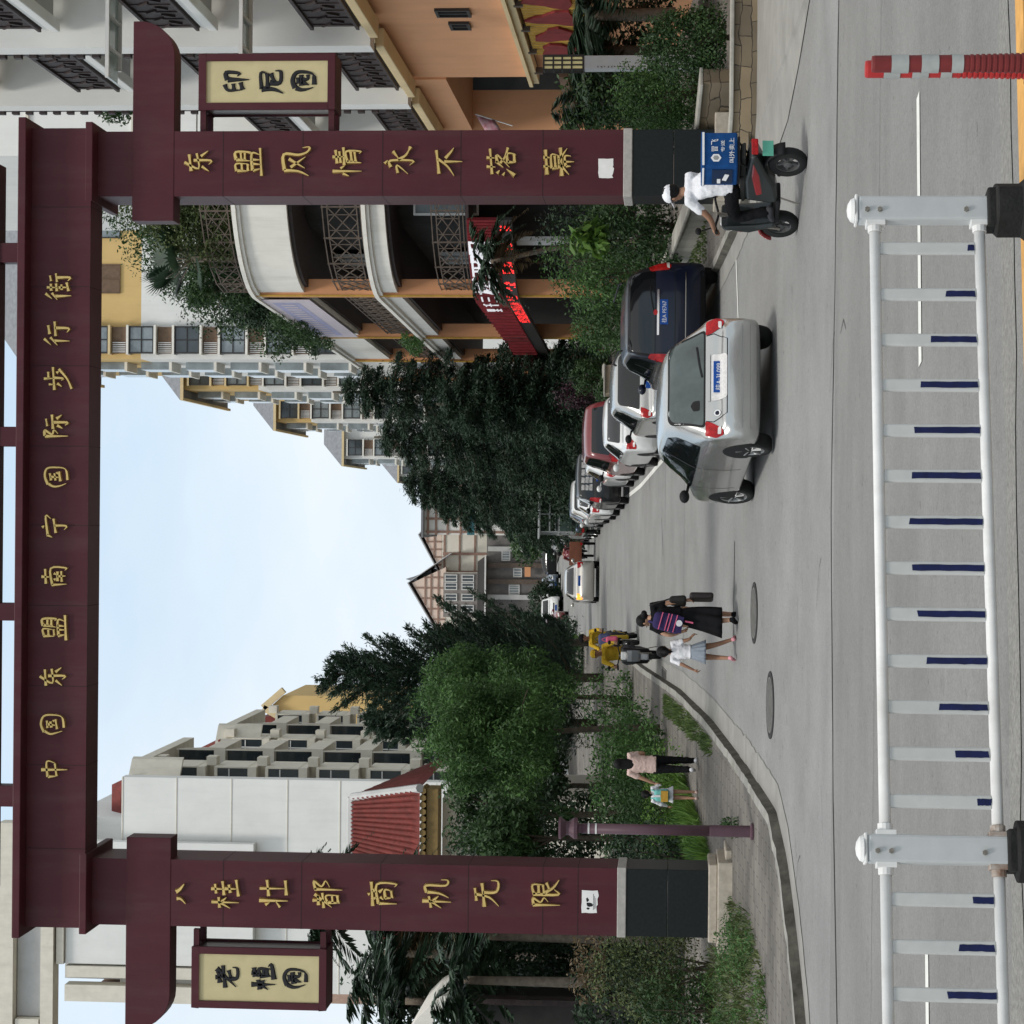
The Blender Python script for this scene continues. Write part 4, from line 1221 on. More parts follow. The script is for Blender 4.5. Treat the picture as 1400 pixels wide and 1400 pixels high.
for ci, (yy, xo, kd) in enumerate(((125.6, -14.75, 0), (131, -14.25, 1), (141.5, -14.75, 0), (147.5, -14.3, 1), (157, -14.6, 0))):
    for f in range(7):
        z = 31.2 - (.8 if ci > 1 else 0) - 2.95 * (f + 1)
        if kd == 0:
            mb = MB(); mb.box(-16.6, xo, yy, yy + 3.2, z, z + .22); mb.box(-16.6, xo, yy, yy + 3.2, z + 2.25, z + 2.42); mb.box(-16.6, xo - .02, yy + .05, yy + 3.1, z + .22, z + .5); mb.box(xo - .08, xo, yy + .02, yy + 3.15, z + .5, z + 2.25)
            by = mb.build('bay_frame', M_beige, bl, world=True, clean=False)
            mb = MB(); mb.box(-16.5, xo - .08, yy + .08, yy + 3, z + .5, z + 2.25); mb.build('bay_glass', M_glass, by, world=True, clean=False)
            mb = MB(); mb.box(xo - .62, xo - .55, yy + .03, yy + .1, z + .5, z + 2.25); mb.box(-16.5, xo - .12, yy + .03, yy + .1, z + 1.55, z + 1.61); mb.build('bay_mullion', M_wframe, by, world=True, clean=False)
            mb = MB(); mb.box(xo + .003, xo + .5, yy + .6, yy + 1.5, z + 2.42, z + 3.0); mb.build('air_conditioner_ledge', M_beige, bl, world=True, clean=False)
        else:
            mb = MB(); mb.box(-16.6, xo, yy, yy + 5, z - .06, z + .14); mb.box(-16.6, xo, yy, yy + .12, z + .14, z + .62); mb.box(xo - .12, xo, yy + .12, yy + 5, z + .14, z + 1.0)
            mb.extrude([(xo - .16, yy, z + .62), (xo, yy, z + .62), (xo, yy, z + 1.2), (xo - .1, yy, z + 2.9), (xo - .16, yy, z + 2.9)], (0, .14, 0))
            ba = mb.build('balcony', M_beige, bl, world=True, clean=False)
            mb = MB(); mb.box(-16.6, xo - .2, yy + .5, yy + .6, z + .14, z + 2.85); mb.build('balcony_door', M_glass, ba, world=True, clean=False)
            mb = MB()
            for q in range(7): mb.box(-16.5 + q * .27, -16.47 + q * .27, yy + .04, yy + .07, z + .62, z + 1.12)
            mb.box(-16.6, xo - .5, yy + .03, yy + .08, z + 1.12, z + 1.17); mb.build('balcony_railing', M_frame, ba, world=True, clean=False)
for blk, (ya, xf) in enumerate(((121.1, -16.1), (141, -16.1))):
    # top parapet wedge and red tiled ridge
    zt = 31.6 - blk * .8
    mb = MB(); mb.extrude([(xf - .2, ya, zt - 2.6), (xf + 2.0, ya + 2, zt - 2.6), (xf + 2.0, ya + 2, zt + .3), (xf - .2, ya, zt + .3)], (.1, .35, 0)); mb.box(xf, xf + 1.9, ya + 2, ya + 15, zt - .4, zt + .25); mb.build('roof_wedge', M_beige, bl, world=True)
    mb = MB(); mb.hexa([(xf - 2.2, ya + 1, zt), (xf + 1.2, ya + 1, zt), (xf + 1.4, ya + 14, zt), (xf - 2.2, ya + 14, zt), (xf - 1.8, ya + 3, zt + 1.7), (xf + .4, ya + 3, zt + 1.7), (xf + .4, ya + 12, zt + 1.7), (xf - 1.8, ya + 12, zt + 1.7)]); mb.build('red_roof', M_redtile, bl, world=True)
# window on the pinkish side
window(bl, xl0 - .7, xl0 - .1, 121, 29.4, 30.9, 2, 1, M_frame, M_glass, '-y', .06)

# --- yellow gabled tower further up on the left
ty = thing('gabled_tower', 'yellow gabled building with cream verge and dark red roof, rising behind the left conifer', 'building', (-16, 190, 12))
xa, xb = (398 - 700) / 3030 * 190, (444 - 700) / 3030 * 190
zt = lambda V: 1.6 + (919 - V) * 190 / 3030
mb = MB(); mb.extrude([(xa, 190, 8), (xb, 190, 8), (xb, 190, zt(384)), ((xa + xb) / 2 + .4, 190, zt(366)), (xa, 190, zt(440))], (0, 12, 0)); mb.build('wall', M_yellow, ty, world=True)
mb = MB()
for p, q in (((xb + .5, zt(386)), ((xa + xb) / 2 + .4, zt(358))), (((xa + xb) / 2 + .4, zt(358)), (xa - .8, zt(436)))):
    mb.beam((p[0], 189.7, p[1]), (q[0], 189.7, q[1]), .6, .55)
mb.build('verge', M_cream2, ty, world=True)
mb = MB(); mb.hexa([(xa - 4, 191, zt(420)), (xb - 1, 191, zt(420)), (xb - 1, 204, zt(420)), (xa - 4, 204, zt(420)), (xa - 2, 191.5, zt(345)), (xb - 2.2, 191.5, zt(345)), (xb - 2.2, 203, zt(345)), (xa - 2, 203, zt(345))]); mb.build('roof', M_redtile, ty, world=True)

# --- small red tiled hall in front of the white building
tr = thing('tiled_hall', 'low hall with a red pantile hip roof and white ridge, behind the left pillar', 'building', (-8.5, 78, zg(78)))
YT = 78; zz = lambda V: 1.6 + (917 - V) * YT / 3030
xx = lambda U: (U - 700) / 3030 * YT
mb = MB(); mb.box(xx(110), xx(300), YT + 1.2, YT + 9, 2, zz(600)); mb.build('wall', M_beige, tr, world=True)
mb = MB()
e0, e1 = zz(576), zz(464)
A = [(xx(70), YT - .6, e0), (xx(322), YT - .6, e0), (xx(322), YT + 10, e0), (xx(70), YT + 10, e0)]
R = [(xx(110), YT + 4.6, e1 + .25), (xx(282), YT + 4.6, e1 + .25)]
# pantiles: the slope is built from rounded courses
def pantile(a, b, c, d, nu, nv):
    rows = []
    for j in range(nv + 1):
        for s in ((0, .0) if j == 0 else ((0, .055), (0, 0.0))):
            row = []
            for i in range(nu * 4 + 1):
                u = i / (nu * 4); v = j / nv
                p = Vector(a).lerp(Vector(b), u).lerp(Vector(d).lerp(Vector(c), u), v)
                p = p + Vector((0, 0, .13 * abs(math.sin(u * nu * PI)) + s[1] if isinstance(s, tuple) else 0))
                row.append(p)
            rows.append(row)
    return rows
mb.sheet(pantile(A[0], A[1], R[1], R[0], 30, 14)); mb.sheet(pantile(A[1], A[2], R[1] , R[1], 22, 12)); mb.sheet(pantile(A[3], A[0], R[0], R[0], 22, 12))
mb.build('roof', M_redtile, tr, world=True)
mb = MB(); mb.tube([R[0], R[1]], .2, 8); mb.tube([R[1], A[1]], .16, 8); mb.tube([R[0], A[0]], .16, 8); mb.build('ridge', M_soff, tr, world=True)
mb = MB()
for k in range(26):
    x = xx(80) + (xx(318) - xx(80)) * k / 25; mb.tube([(x, YT - .55, e0 - .1), (x, YT + .7, e0 - .1)], .12, 6)
mb.box(xx(75), xx(320), YT - .4, YT + .8, e0 - .62, e0 - .22); mb.build('gold_eaves', mat('faded_gold', (.21, .14, .05), .6, var=.2), tr, world=True)

# --- half-timbered houses closing the street
def zH(V, Y): return 1.6 + (920.5 - V) * Y / 3030
hh = thing('timbered_house', 'large white house with brown timber grid and grey roofs closing the street', 'house', (-4, 236, 14))
YH = 236
xh = lambda U: (U - 700) / 3030 * YH
mb = MB(); mb.box(xh(596), xh(672), YH, YH + 14, 8, zH(604, YH)); mb.box(xh(520), xh(617), YH - 1.5, YH, 8, zH(608, YH)); hw = mb.build('wall', mat('ivory_wall', (.70, .66, .57), .85, var=.05), hh, world=True)
mb = MB()
for V in (608, 629, 650, 671):
    mb.box(xh(616), xh(672), YH - .1, YH - .003, zH(V, YH) - .1, zH(V, YH) + .1)
for U in (617, 642, 671): mb.box(xh(U) - .14, xh(U) + .14, YH - .12, YH - .003, 17, zH(606, YH))
mb.build('timber_grid', M_timber, hh, world=True)
# gables
for (ua, ub, va, apexU, vb, Y) in ((524, 624, 612, 602, 566, YH - 1.5), (616, 690, 604, 668, 578, YH)):
    x0, x1, xm = xh(ua), xh(ub), xh(apexU)
    mb = MB(); mb.extrude([(x0, Y - .02, zH(va, YH)), (x1, Y - .02, zH(va, YH)), (xm, Y - .02, zH(vb, YH))], (0, 8, 0)); gb = mb.build('gable', mat('gable_pink', (.70, .56, .47), .85, var=.06), hh, world=True)
    mb = MB()
    for k in range(1, 7):
        x = x0 + (x1 - x0) * k / 7
        top = zH(va, YH) + (zH(vb, YH) - zH(va, YH)) * (1 - abs(x - xm) / ((xm - x0) if x < xm else (x1 - xm)))
        mb.box(x - .08, x + .08, Y - .1, Y - .03, zH(va, YH), top)
    for V in (va - 10, va - 20, va - 28):
        f = (va - V) / (va - vb); mb.box(x0 + (xm - x0) * f, x1 + (xm - x1) * f, Y - .11, Y - .03, zH(V, YH) - .08, zH(V, YH) + .08)
    mb.build('gable_timber', M_timber, gb, world=True)
    mb = MB()
    for p, q in (((x0 - 1.5, zH(va + 8, YH)), (xm, zH(vb - 5, YH))), ((xm, zH(vb - 5, YH)), (x1 + 1.5, zH(va + 8, YH)))):
        a, b = Vector((p[0], Y - .3, p[1])), Vector((q[0], Y - .3, q[1])); n = Vector((0, 0, .13))
        mb.hexa([a, b, b + Vector((0, 9, 0)), a + Vector((0, 9, 0)), a + n, b + n, b + n + Vector((0, 9, 0)), a + n + Vector((0, 9, 0))])
    mb.build('roof', mat('pale_grey_roof', (.46, .46, .47), .8, var=.15), hh, world=True)
mb = MB(); mb.lathe([(.35, 0), (.2, .6), (.02, 1.2)], (xh(607), YH - 1, zH(572, YH)), 8); mb.hexa([(xh(590), YH, zH(590, YH)), (xh(620), YH, zH(590, YH)), (xh(620), YH + 6, zH(590, YH)), (xh(590), YH + 6, zH(590, YH)), (xh(604), YH + 2, zH(562, YH)), (xh(609), YH + 2, zH(562, YH)), (xh(609), YH + 4, zH(562, YH)), (xh(604), YH + 4, zH(562, YH))]); mb.build('roof_spire', M_roofg, hh, world=True)
mb = MB(); mb.box(xh(556), xh(616), YH - 1.62, YH - 1.503, zH(660, YH), zH(609, YH)); mb.build('brown_panel', mat('grey_brown_panel', (.24, .215, .20), .85, var=.15), hh, world=True)
for V in (611, 634):
    for U in (563, 578, 593, 604):
        window(hh, xh(U), xh(U + 10), YH - 1.62, zH(V + 17, YH), zH(V, YH), 2, 1, M_wframe, M_glass, '-y', .15, .09)
mb = MB()
a = [(xh(530), YH - 5, zH(669, YH)), (xh(640), YH - 5, zH(669, YH)), (xh(640), YH - 1.6, zH(669, YH)), (xh(530), YH - 1.6, zH(669, YH))]
b = [(xh(545), YH - 2, zH(656, YH)), (xh(632), YH - 2, zH(656, YH)), (xh(632), YH - 1.6, zH(656, YH)), (xh(545), YH - 1.6, zH(656, YH))]
mb.hexa(a + b); mb.build('skirt_roof', M_frame, hh, world=True)
mb = MB(); mb.box(xh(528), xh(642), YH - 5.2, YH - 5.0, zH(671, YH), zH(669, YH)); mb.build('gutter', M_wframe, hh, world=True)
mb = MB(); mb.box(xh(520), xh(720), YH - 3.4, YH - 3.1, 8, zH(670, YH)); pw = mb.build('porch_wall', mat('porch_brown', (.16, .15, .145), .85, var=.3, vscale=1), hh, world=True)
for k, U in enumerate((560, 585, 606, 628, 650, 675)):
    mb = MB(); mb.box(xh(U) - .25, xh(U) + .25, YH - 3.9, YH - 3.4, 10, zH(672, YH)); mb.build('post', M_soff if k % 3 == 1 else M_bronze, hh, world=True)
for (U0, U1, V0, V1) in ((612, 628, 706, 718), (634, 648, 690, 702), (588, 602, 700, 715)):
    window(hh, xh(U0), xh(U1), YH - 3.4, zH(V1, YH), zH(V0, YH), 4, 1, M_wframe, M_glass2, '-y', .12, .12)
mb = MB(); mb.box(xh(613), xh(626), YH - 4.05, YH - 3.9, zH(730, YH), zH(722, YH)); mb.build('brick_sign', M_orange2, hh, world=True)
h2 = thing('timbered_house', 'half-timbered house with teal balcony, half hidden by the dark trees', 'house', (2, 215, 14))
Y2 = 222; x2 = lambda U: (U - 700) / 3030 * Y2
mb = MB(); mb.box(x2(668), x2(760), Y2, Y2 + 12, 8, zH(580, Y2)); mb.build('wall', M_white, h2, world=True)
mb = MB()
for U in (672, 690, 706, 722): mb.box(x2(U) - .12, x2(U) + .12, Y2 - .1, Y2 - .003, 14, zH(582, Y2))
for V in (585, 596, 612, 630): mb.box(x2(668), x2(760), Y2 - .12, Y2 - .003, zH(V, Y2) - .1, zH(V, Y2) + .1)
mb.build('timber_grid', M_timber, h2, world=True)
mb = MB(); mb.box(x2(664), x2(762), Y2 - 1.2, Y2 + 12, zH(580, Y2), zH(577, Y2)); mb.build('roof', M_roofg, h2, world=True)
mb = MB(); mb.box(x2(668), x2(730), Y2 - .9, Y2 - .7, zH(650, Y2), zH(640, Y2)); mb.build('balcony', mat('teal_awning', (.05, .16, .19), .7, var=.2), h2, world=True)

# --- pavilion end at the lower left corner
pv = thing('white_pavilion', 'curved white gable end of a small pavilion at the far left', 'pavilion', (-10.5, 46, zg(46)))
YV = 46; xv = lambda U: (U - 700) / 3030 * YV; zv = lambda V: 1.6 + (915 - V) * YV / 3030
cv = [(xv(-40), zv(545)), (xv(0), zv(568)), (xv(18), zv(586)), (xv(27), zv(602)), (xv(34), zv(603)), (xv(34), zv(611)), (xv(20), zv(612)), (xv(8), zv(596)), (xv(-40), zv(575))]
mb = MB(); mb.extrude([(x, YV, z) for x, z in cv], (0, 3, 0)); mb.build('curved_eave', M_whitew, pv, world=True)
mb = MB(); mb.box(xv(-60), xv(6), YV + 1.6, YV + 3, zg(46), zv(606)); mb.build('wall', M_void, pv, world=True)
mb = MB(); mb.box(xv(18), xv(26), YV + .4, YV + .8, zg(46), zv(609)); mb.build('post', M_carved, pv, world=True)

# --- stone walls and planters
def wall_along(name, lab, cat, pts, h, w, cope=.06, m=M_stone, base=.125):
    t = thing(name, lab, cat, (pts[0][0], pts[0][1], zg(pts[0][1])))
    q = []
    for a, b in zip(pts, pts[1:]):
        n = max(1, int(math.hypot(b[0] - a[0], b[1] - a[1]) / .6))
        q += [(a[0] + (b[0] - a[0]) * i / n, a[1] + (b[1] - a[1]) * i / n) for i in range(n)]
    q.append(pts[-1])
    def sw(mb, o0, o1, za, zb_):
        A, B = offset_path(q, o0), offset_path(q, o1)
        vs = []
        for (p, r) in zip(A, B):
            z = zg(p[1])
            vs += [(p[0], p[1], z + za), (r[0], r[1], z + za), (r[0], r[1], z + zb_), (p[0], p[1], z + zb_)]
        fs = []
        for i in range(len(q) - 1):
            for k in range(4): fs.append((i * 4 + k, i * 4 + (k + 1) % 4, i * 4 + 4 + (k + 1) % 4, i * 4 + 4 + k))
        fs += [(0, 1, 2, 3), tuple((len(q) - 1) * 4 + k for k in range(4))]
        mb.add(vs, fs)
    mb = MB(); sw(mb, -w / 2, w / 2, -.1, h); mb.build('masonry', m, t, world=True)
    mb = MB(); sw(mb, -w / 2 - .05, w / 2 + .05, h + .002, h + cope); mb.build('coping', M_cope, t, world=True, bevel=.015)
    return t
M_block = paver_mat('stone_blocks', (.30, .235, .15), (.17, .14, .10), (.06, .05, .04), .46, .17)
# masonry runs in the XZ plane of the wall: turn the brick pattern upright
for n_ in M_block.node_tree.nodes:
    if n_.type == 'TEX_BRICK':
        mp = M_block.node_tree.nodes.new('ShaderNodeMapping'); mp.inputs['Rotation'].default_value = (rad(90), 0, 0)
        tcn = [k for k in M_block.node_tree.nodes if k.type == 'TEX_COORD'][0]
        nz = M_block.node_tree.nodes.new('ShaderNodeTexNoise'); nz.inputs['Scale'].default_value = 2.5; nz.inputs['Detail'].default_value = 3
        va = M_block.node_tree.nodes.new('ShaderNodeVectorMath'); va.operation = 'MULTIPLY_ADD'; va.inputs[1].default_value = (.22, .22, .16)
        M_block.node_tree.links.new(tcn.outputs['Object'], nz.inputs['Vector']); M_block.node_tree.links.new(nz.outputs['Color'], va.inputs[0]); M_block.node_tree.links.new(tcn.outputs['Object'], va.inputs[2])
        M_block.node_tree.links.new(va.outputs['Vector'], mp.inputs['Vector']); M_block.node_tree.links.new(mp.outputs['Vector'], n_.inputs['Vector'])
        n_.inputs['Mortar Size'].default_value = .010; n_.inputs['Mortar Smooth'].default_value = .6; n_.offset_frequency = 2; n_.squash = .7; n_.squash_frequency = 3
wall_along('planter_wall', 'low mossy planter wall along the right pavement beside the navy car', 'wall', [(5.9, 36.2), (5.45, 39.5), (5.1, 45), (4.75, 53), (4.35, 60)][::-1], .5, .28, m=M_cope)
gw = [(G(1190, 1034).x, G(1190, 1034).y + .35), (G(1250, 1038).x, G(1250, 1038).y + .25), (G(1330, 1039).x, G(1330, 1039).y + .25), (G(1470, 1040).x, G(1470, 1040).y + .25)]
wall_along('retaining_wall', 'lower stone block retaining wall with pale coping at the right-hand corner', 'wall', gw[::-1], .34, .3, m=M_block, base=0)
gw2 = [(5.85, 35.6), (6.25, 35.0), (6.75, 34.3)]
wall_along('retaining_wall', 'upper stone retaining wall behind the lower one, beside the right gate pillar', 'wall', gw2[::-1], .68, .3, m=M_block, base=0)
wall_along('planter_wall', 'stone planter wall around the clipped bush by the parked white sedan', 'wall', [(3.5, 66), (4.3, 66.2), (4.3, 72)][::-1], .9, .3, m=M_stone)
# ------------------------------------------------------------------ trees and plants
M_bark = mat('bark', (.085, .07, .052), .95, var=.35, vscale=8, bump=.6, bscale=30)
M_barkp = mat('palm_bark', (.17, .14, .11), .95, var=.3, vscale=10, bump=.6, bscale=30)
F_bright = leafmat('leaf_bright', (.014, .046, .014), (.105, .215, .056), .3)
F_mid = leafmat('leaf_mid', (.010, .030, .010), (.055, .115, .032), .22)
F_dark = leafmat('leaf_dark', (.008, .020, .010), (.036, .072, .032), .18)
F_conif = leafmat('needle_dark', (.009, .022, .014), (.038, .074, .040), .15)
F_fresh = leafmat('leaf_fresh', (.03, .085, .014), (.18, .32, .06), .32)
F_palm = leafmat('palm_leaf', (.010, .026, .015), (.05, .092, .05), .2)
F_dry = leafmat('dry_leaf', (.06, .04, .02), (.20, .15, .08), .25)
F_grass = leafmat('grass_blade', (.025, .055, .012), (.13, .19, .055), .25)
F_olive = leafmat('leaf_olive', (.03, .05, .016), (.13, .16, .055), .25)
F_purple = leafmat('leaf_purple', (.02, .008, .014), (.06, .02, .035), .2)

def quads(name, m, c, ax, sd, parent=None, kink=None, loc=None):
    """Many diamond leaves at once: centre c, half-length vectors ax, half-width vectors sd."""
    n = len(c)
    k = kink if kink is not None else np.zeros_like(c)
    v = np.empty((n, 4, 3))
    v[:, 0] = c - ax; v[:, 1] = c + sd + k; v[:, 2] = c + ax; v[:, 3] = c - sd + k
    if parent is not None:
        off = np.array(parent.location); v -= off
    me = bpy.data.meshes.new(name)
    me.vertices.add(n * 4); me.vertices.foreach_set('co', v.reshape(-1))
    me.loops.add(n * 4); me.loops.foreach_set('vertex_index', np.arange(n * 4))
    me.polygons.add(n); me.polygons.foreach_set('loop_start', np.arange(n) * 4); me.polygons.foreach_set('loop_total', np.full(n, 4))
    me.update(); me.validate()
    me.materials.append(m)
    o = bpy.data.objects.new(name, me); COL.objects.link(o)
    if parent is not None: o.parent = parent
    return o
def unit(a): return a / np.maximum(1e-9, np.linalg.norm(a, axis=-1, keepdims=True))
def blob_leaves(rs, blobs, n, ln, asp=.42, droop=.25, shell=.55, gap=.0, out=.5):
    b = np.array(blobs)
    area = (b[:, 3] * b[:, 4] + b[:, 4] * b[:, 5] + b[:, 3] * b[:, 5])
    idx = rs.choice(len(b), size=n, p=area / area.sum())
    d = unit(rs.normal(size=(n, 3)))
    r = 1 - shell * rs.random(n) ** 2.2
    r *= 1 + .16 * np.sin(7 * d[:, 0] + idx) * np.sin(6 * d[:, 1] + 2 * idx) + .08 * rs.normal(size=n)
    c = b[idx, :3] + d * b[idx, 3:6] * r[:, None]
    # drop leaves buried in another blob, keeps the count where it shows
    keep = np.ones(n, bool)
    for j in range(len(b)):
        q = ((c - b[j, :3]) / b[j, 3:6]); inside = (q ** 2).sum(1) < .34
        keep &= ~(inside & (idx != j) & (rs.random(n) < .75))
    if gap > 0:
        f = np.sin(c[:, 0] * 2.9 + 1.3 * np.sin(c[:, 2] * 2.1)) + np.sin(c[:, 1] * 2.7 + c[:, 2] * 1.9) + np.sin(c[:, 2] * 3.3 + c[:, 0] * 1.4)
        keep &= f > -3 + gap * 2.4
    c, d = c[keep], d[keep]
    n = len(c)
    nn = unit(d * out + rs.normal(size=(n, 3)) * .6 + np.array([0, 0, .35]))
    t = rs.normal(size=(n, 3)); t[:, 2] -= droop
    t = unit(t - nn * (t * nn).sum(1, keepdims=True))
    s = np.cross(nn, t)
    L_ = ln * rs.uniform(.6, 1.3, size=(n, 1))
    return c, t * L_ * .5, s * L_ * .5 * asp, -nn * L_ * .06
def blobs_in(rs, c, r, nb, br):
    out = []
    for i in range(nb):
        d = unit(rs.normal(size=3)); k = rs.random() ** .5 * (1.12 - br * .9)
        s = br * rs.uniform(.7, 1.25)
        out.append((c[0] + d[0] * r[0] * k, c[1] + d[1] * r[1] * k, c[2] + d[2] * r[2] * k, r[0] * s, r[1] * s, r[2] * s * .85))
    return out
def trunk_mb(base, top, r0, r1, rs, limbs=()):
    mb = MB()
    b, t = Vector(base), Vector(top)
    pts = [b.lerp(t, i / 6) + Vector((rs.uniform(-1, 1), rs.uniform(-1, 1), 0)) * r0 * .6 * (0 < i < 6) for i in range(7)]
    mb.tube(pts, [r0 * 1.35 if i == 0 else r0 + (r1 - r0) * i / 6 for i in range(7)], 9)
    for tip in limbs:
        s = pts[4].lerp(pts[6], rs.uniform(0, .6)); e = Vector(tip)
        mid = s.lerp(e, .5) + Vector((0, 0, .12 * (e - s).length))
        mb.tube(catmull([s, mid, e], 4), [r1 * .8 - r1 * .6 * i / 8 for i in range(9)], 6)
    return mb
def broadleaf(lab, base, c, r, seed, m, n=9000, leaf=.15, nb=14, br=.48, tr=.09, group=None, name='broadleaf_tree', cat='tree', gap=.55, asp=.42, shell=.55):
    rs = np.random.default_rng(seed)
    t = thing(name, lab, cat, tuple(base), 0, group)
    bl = blobs_in(rs, c, r, nb, br)
    o = quads('crown', m, *(lambda a: (a[0], a[1], a[2]))(q := blob_leaves(rs, bl, n, leaf, gap=gap, asp=asp, shell=shell)), parent=t, kink=q[3])
    pr = random.Random(seed)
    mb = trunk_mb(base, (c[0], c[1], c[2] + r[2] * .2), tr, tr * .5, pr, [b[:3] for b in bl[:9]])
    mb.build('trunk', M_bark, t, world=True, smooth=True)
    return t
def shrub(lab, c, r, seed, m, n=3500, leaf=.12, nb=8, br=.55, group=None, gap=.35, name='shrub', asp=.45, cat='shrub', stems=True, shell=.5):
    """c is the point on the ground; r = (rx, ry, height)."""
    rs = np.random.default_rng(seed)
    t = thing(name, lab, cat, tuple(c), 0, group)
    h = r[2]
    bl = blobs_in(rs, (c[0], c[1], c[2] + h * .46), (r[0], r[1], h * .53), nb, br)
    bl += [(c[0] + rs.uniform(-.5, .5) * r[0], c[1] + rs.uniform(-.4, .4) * r[1], c[2] + h * .17, r[0] * .55, r[1] * .6, h * .2) for _ in range(4)]
    q = blob_leaves(rs, bl, n, leaf, gap=gap, asp=asp, shell=shell)
    z = q[0][:, 2] > c[2] + .02
    quads('foliage', m, q[0][z], q[1][z], q[2][z], parent=t, kink=q[3][z])
    if stems:
        mb = MB(); pr = random.Random(seed)
        for k in range(6):
            b = bl[k % len(bl)]
            mb.tube(catmull([(c[0] + pr.uniform(-.12, .12) * r[0], c[1], c[2] - .05), (c[0] * .5 + b[0] * .5, c[1] * .5 + b[1] * .5, c[2] + h * .3), b[:3]], 3), [.028, .025, .022, .018, .014, .01, .007], 5)
        mb.build('stem', M_bark, t, world=True)
    return t
def conifer(lab, base, H, R, seed, m=F_conif, lv=15, per=6, leafn=60, up=.55, droop=0.0, leaf=.34, group=None, asp=.16, low=.12, pw=.8, name='conifer', tight=1.0):
    rs = np.random.default_rng(seed); pr = random.Random(seed)
    t = thing(name, lab, 'tree', tuple(base), 0, group)
    b = np.array(base, float)
    mb = MB(); mb.tube([b + np.array([0, 0, H * i / 8]) for i in range(9)], [.16 * (1 - i / 9) + .02 for i in range(9)], 8)
    C, A, S = [], [], []
    br = MB()
    for l in range(lv):
        f = low + (1 - low) * l / lv
        ln = R * (1 - (f - low) / (1 - low)) ** pw * pr.uniform(.72, 1.12) + .18
        for k in range(per):
            a = 2 * PI * (k + pr.random() * .8) / per + l * 1.1
            L1 = ln * pr.uniform(.6, 1.15)
            d = np.array([math.cos(a), math.sin(a), 0])
            z0 = H * f + pr.uniform(-.2, .2)
            ss = np.linspace(0, 1, 9)
            pts = b + d * (L1 * ss)[:, None] + np.array([0, 0, 1.0]) * (z0 + L1 * (up * ss ** 2.0 - droop * ss ** 1.4))[:, None]
            br.tube([Vector(p) for p in pts[::2]], [.045, .035, .025, .018, .008], 4, caps=False)
            n = int(leafn * L1 / R) + 14
            s = rs.random(n) ** .75
            i0 = np.minimum((s * 8).astype(int), 7); fr = s * 8 - i0
            p = pts[i0] * (1 - fr)[:, None] + pts[i0 + 1] * fr[:, None]
            side = np.cross(d, [0, 0, 1.0])
            spread = (tight * (.30 * L1 * (1 - s) + .12))[:, None]
            p = p + side * rs.normal(size=(n, 1)) * spread * .75 + np.array([0, 0, 1.0]) * rs.normal(size=(n, 1)) * spread * .38
            ax = unit(d * .8 + side * rs.normal(size=(n, 1)) * .75 + np.array([0, 0, 1.0]) * (up * .9 - droop * .9 + rs.normal(size=(n, 1)) * .35))
            nn = unit(rs.normal(size=(n, 3)) + np.array([0, 0, .8])); sd = unit(np.cross(nn, ax))
            Ls = leaf * rs.uniform(.6, 1.25, size=(n, 1))
            C.append(p + ax * Ls * .35); A.append(ax * Ls * .5); S.append(sd * Ls * .5 * asp * 1.6)
            # fine twiglets round each spray, so the outline stays feathery
            for _ in range(3):
                jit = rs.normal(size=(n, 3)) * spread * .5
                ax2 = unit(ax + rs.normal(size=(n, 3)) * .5); sd2 = unit(np.cross(unit(rs.normal(size=(n, 3)) + np.array([0, 0, .8])), ax2))
                C.append(p + jit + ax2 * Ls * .3); A.append(ax2 * Ls * .36); S.append(sd2 * Ls * .36 * asp * 1.3)
    tr = mb.build('trunk', M_bark, t, world=True, smooth=True)
    br.build('limbs', M_bark, t, world=True, clean=False)
    quads('crown', m, np.concatenate(C), np.concatenate(A), np.concatenate(S), parent=t)
    return t
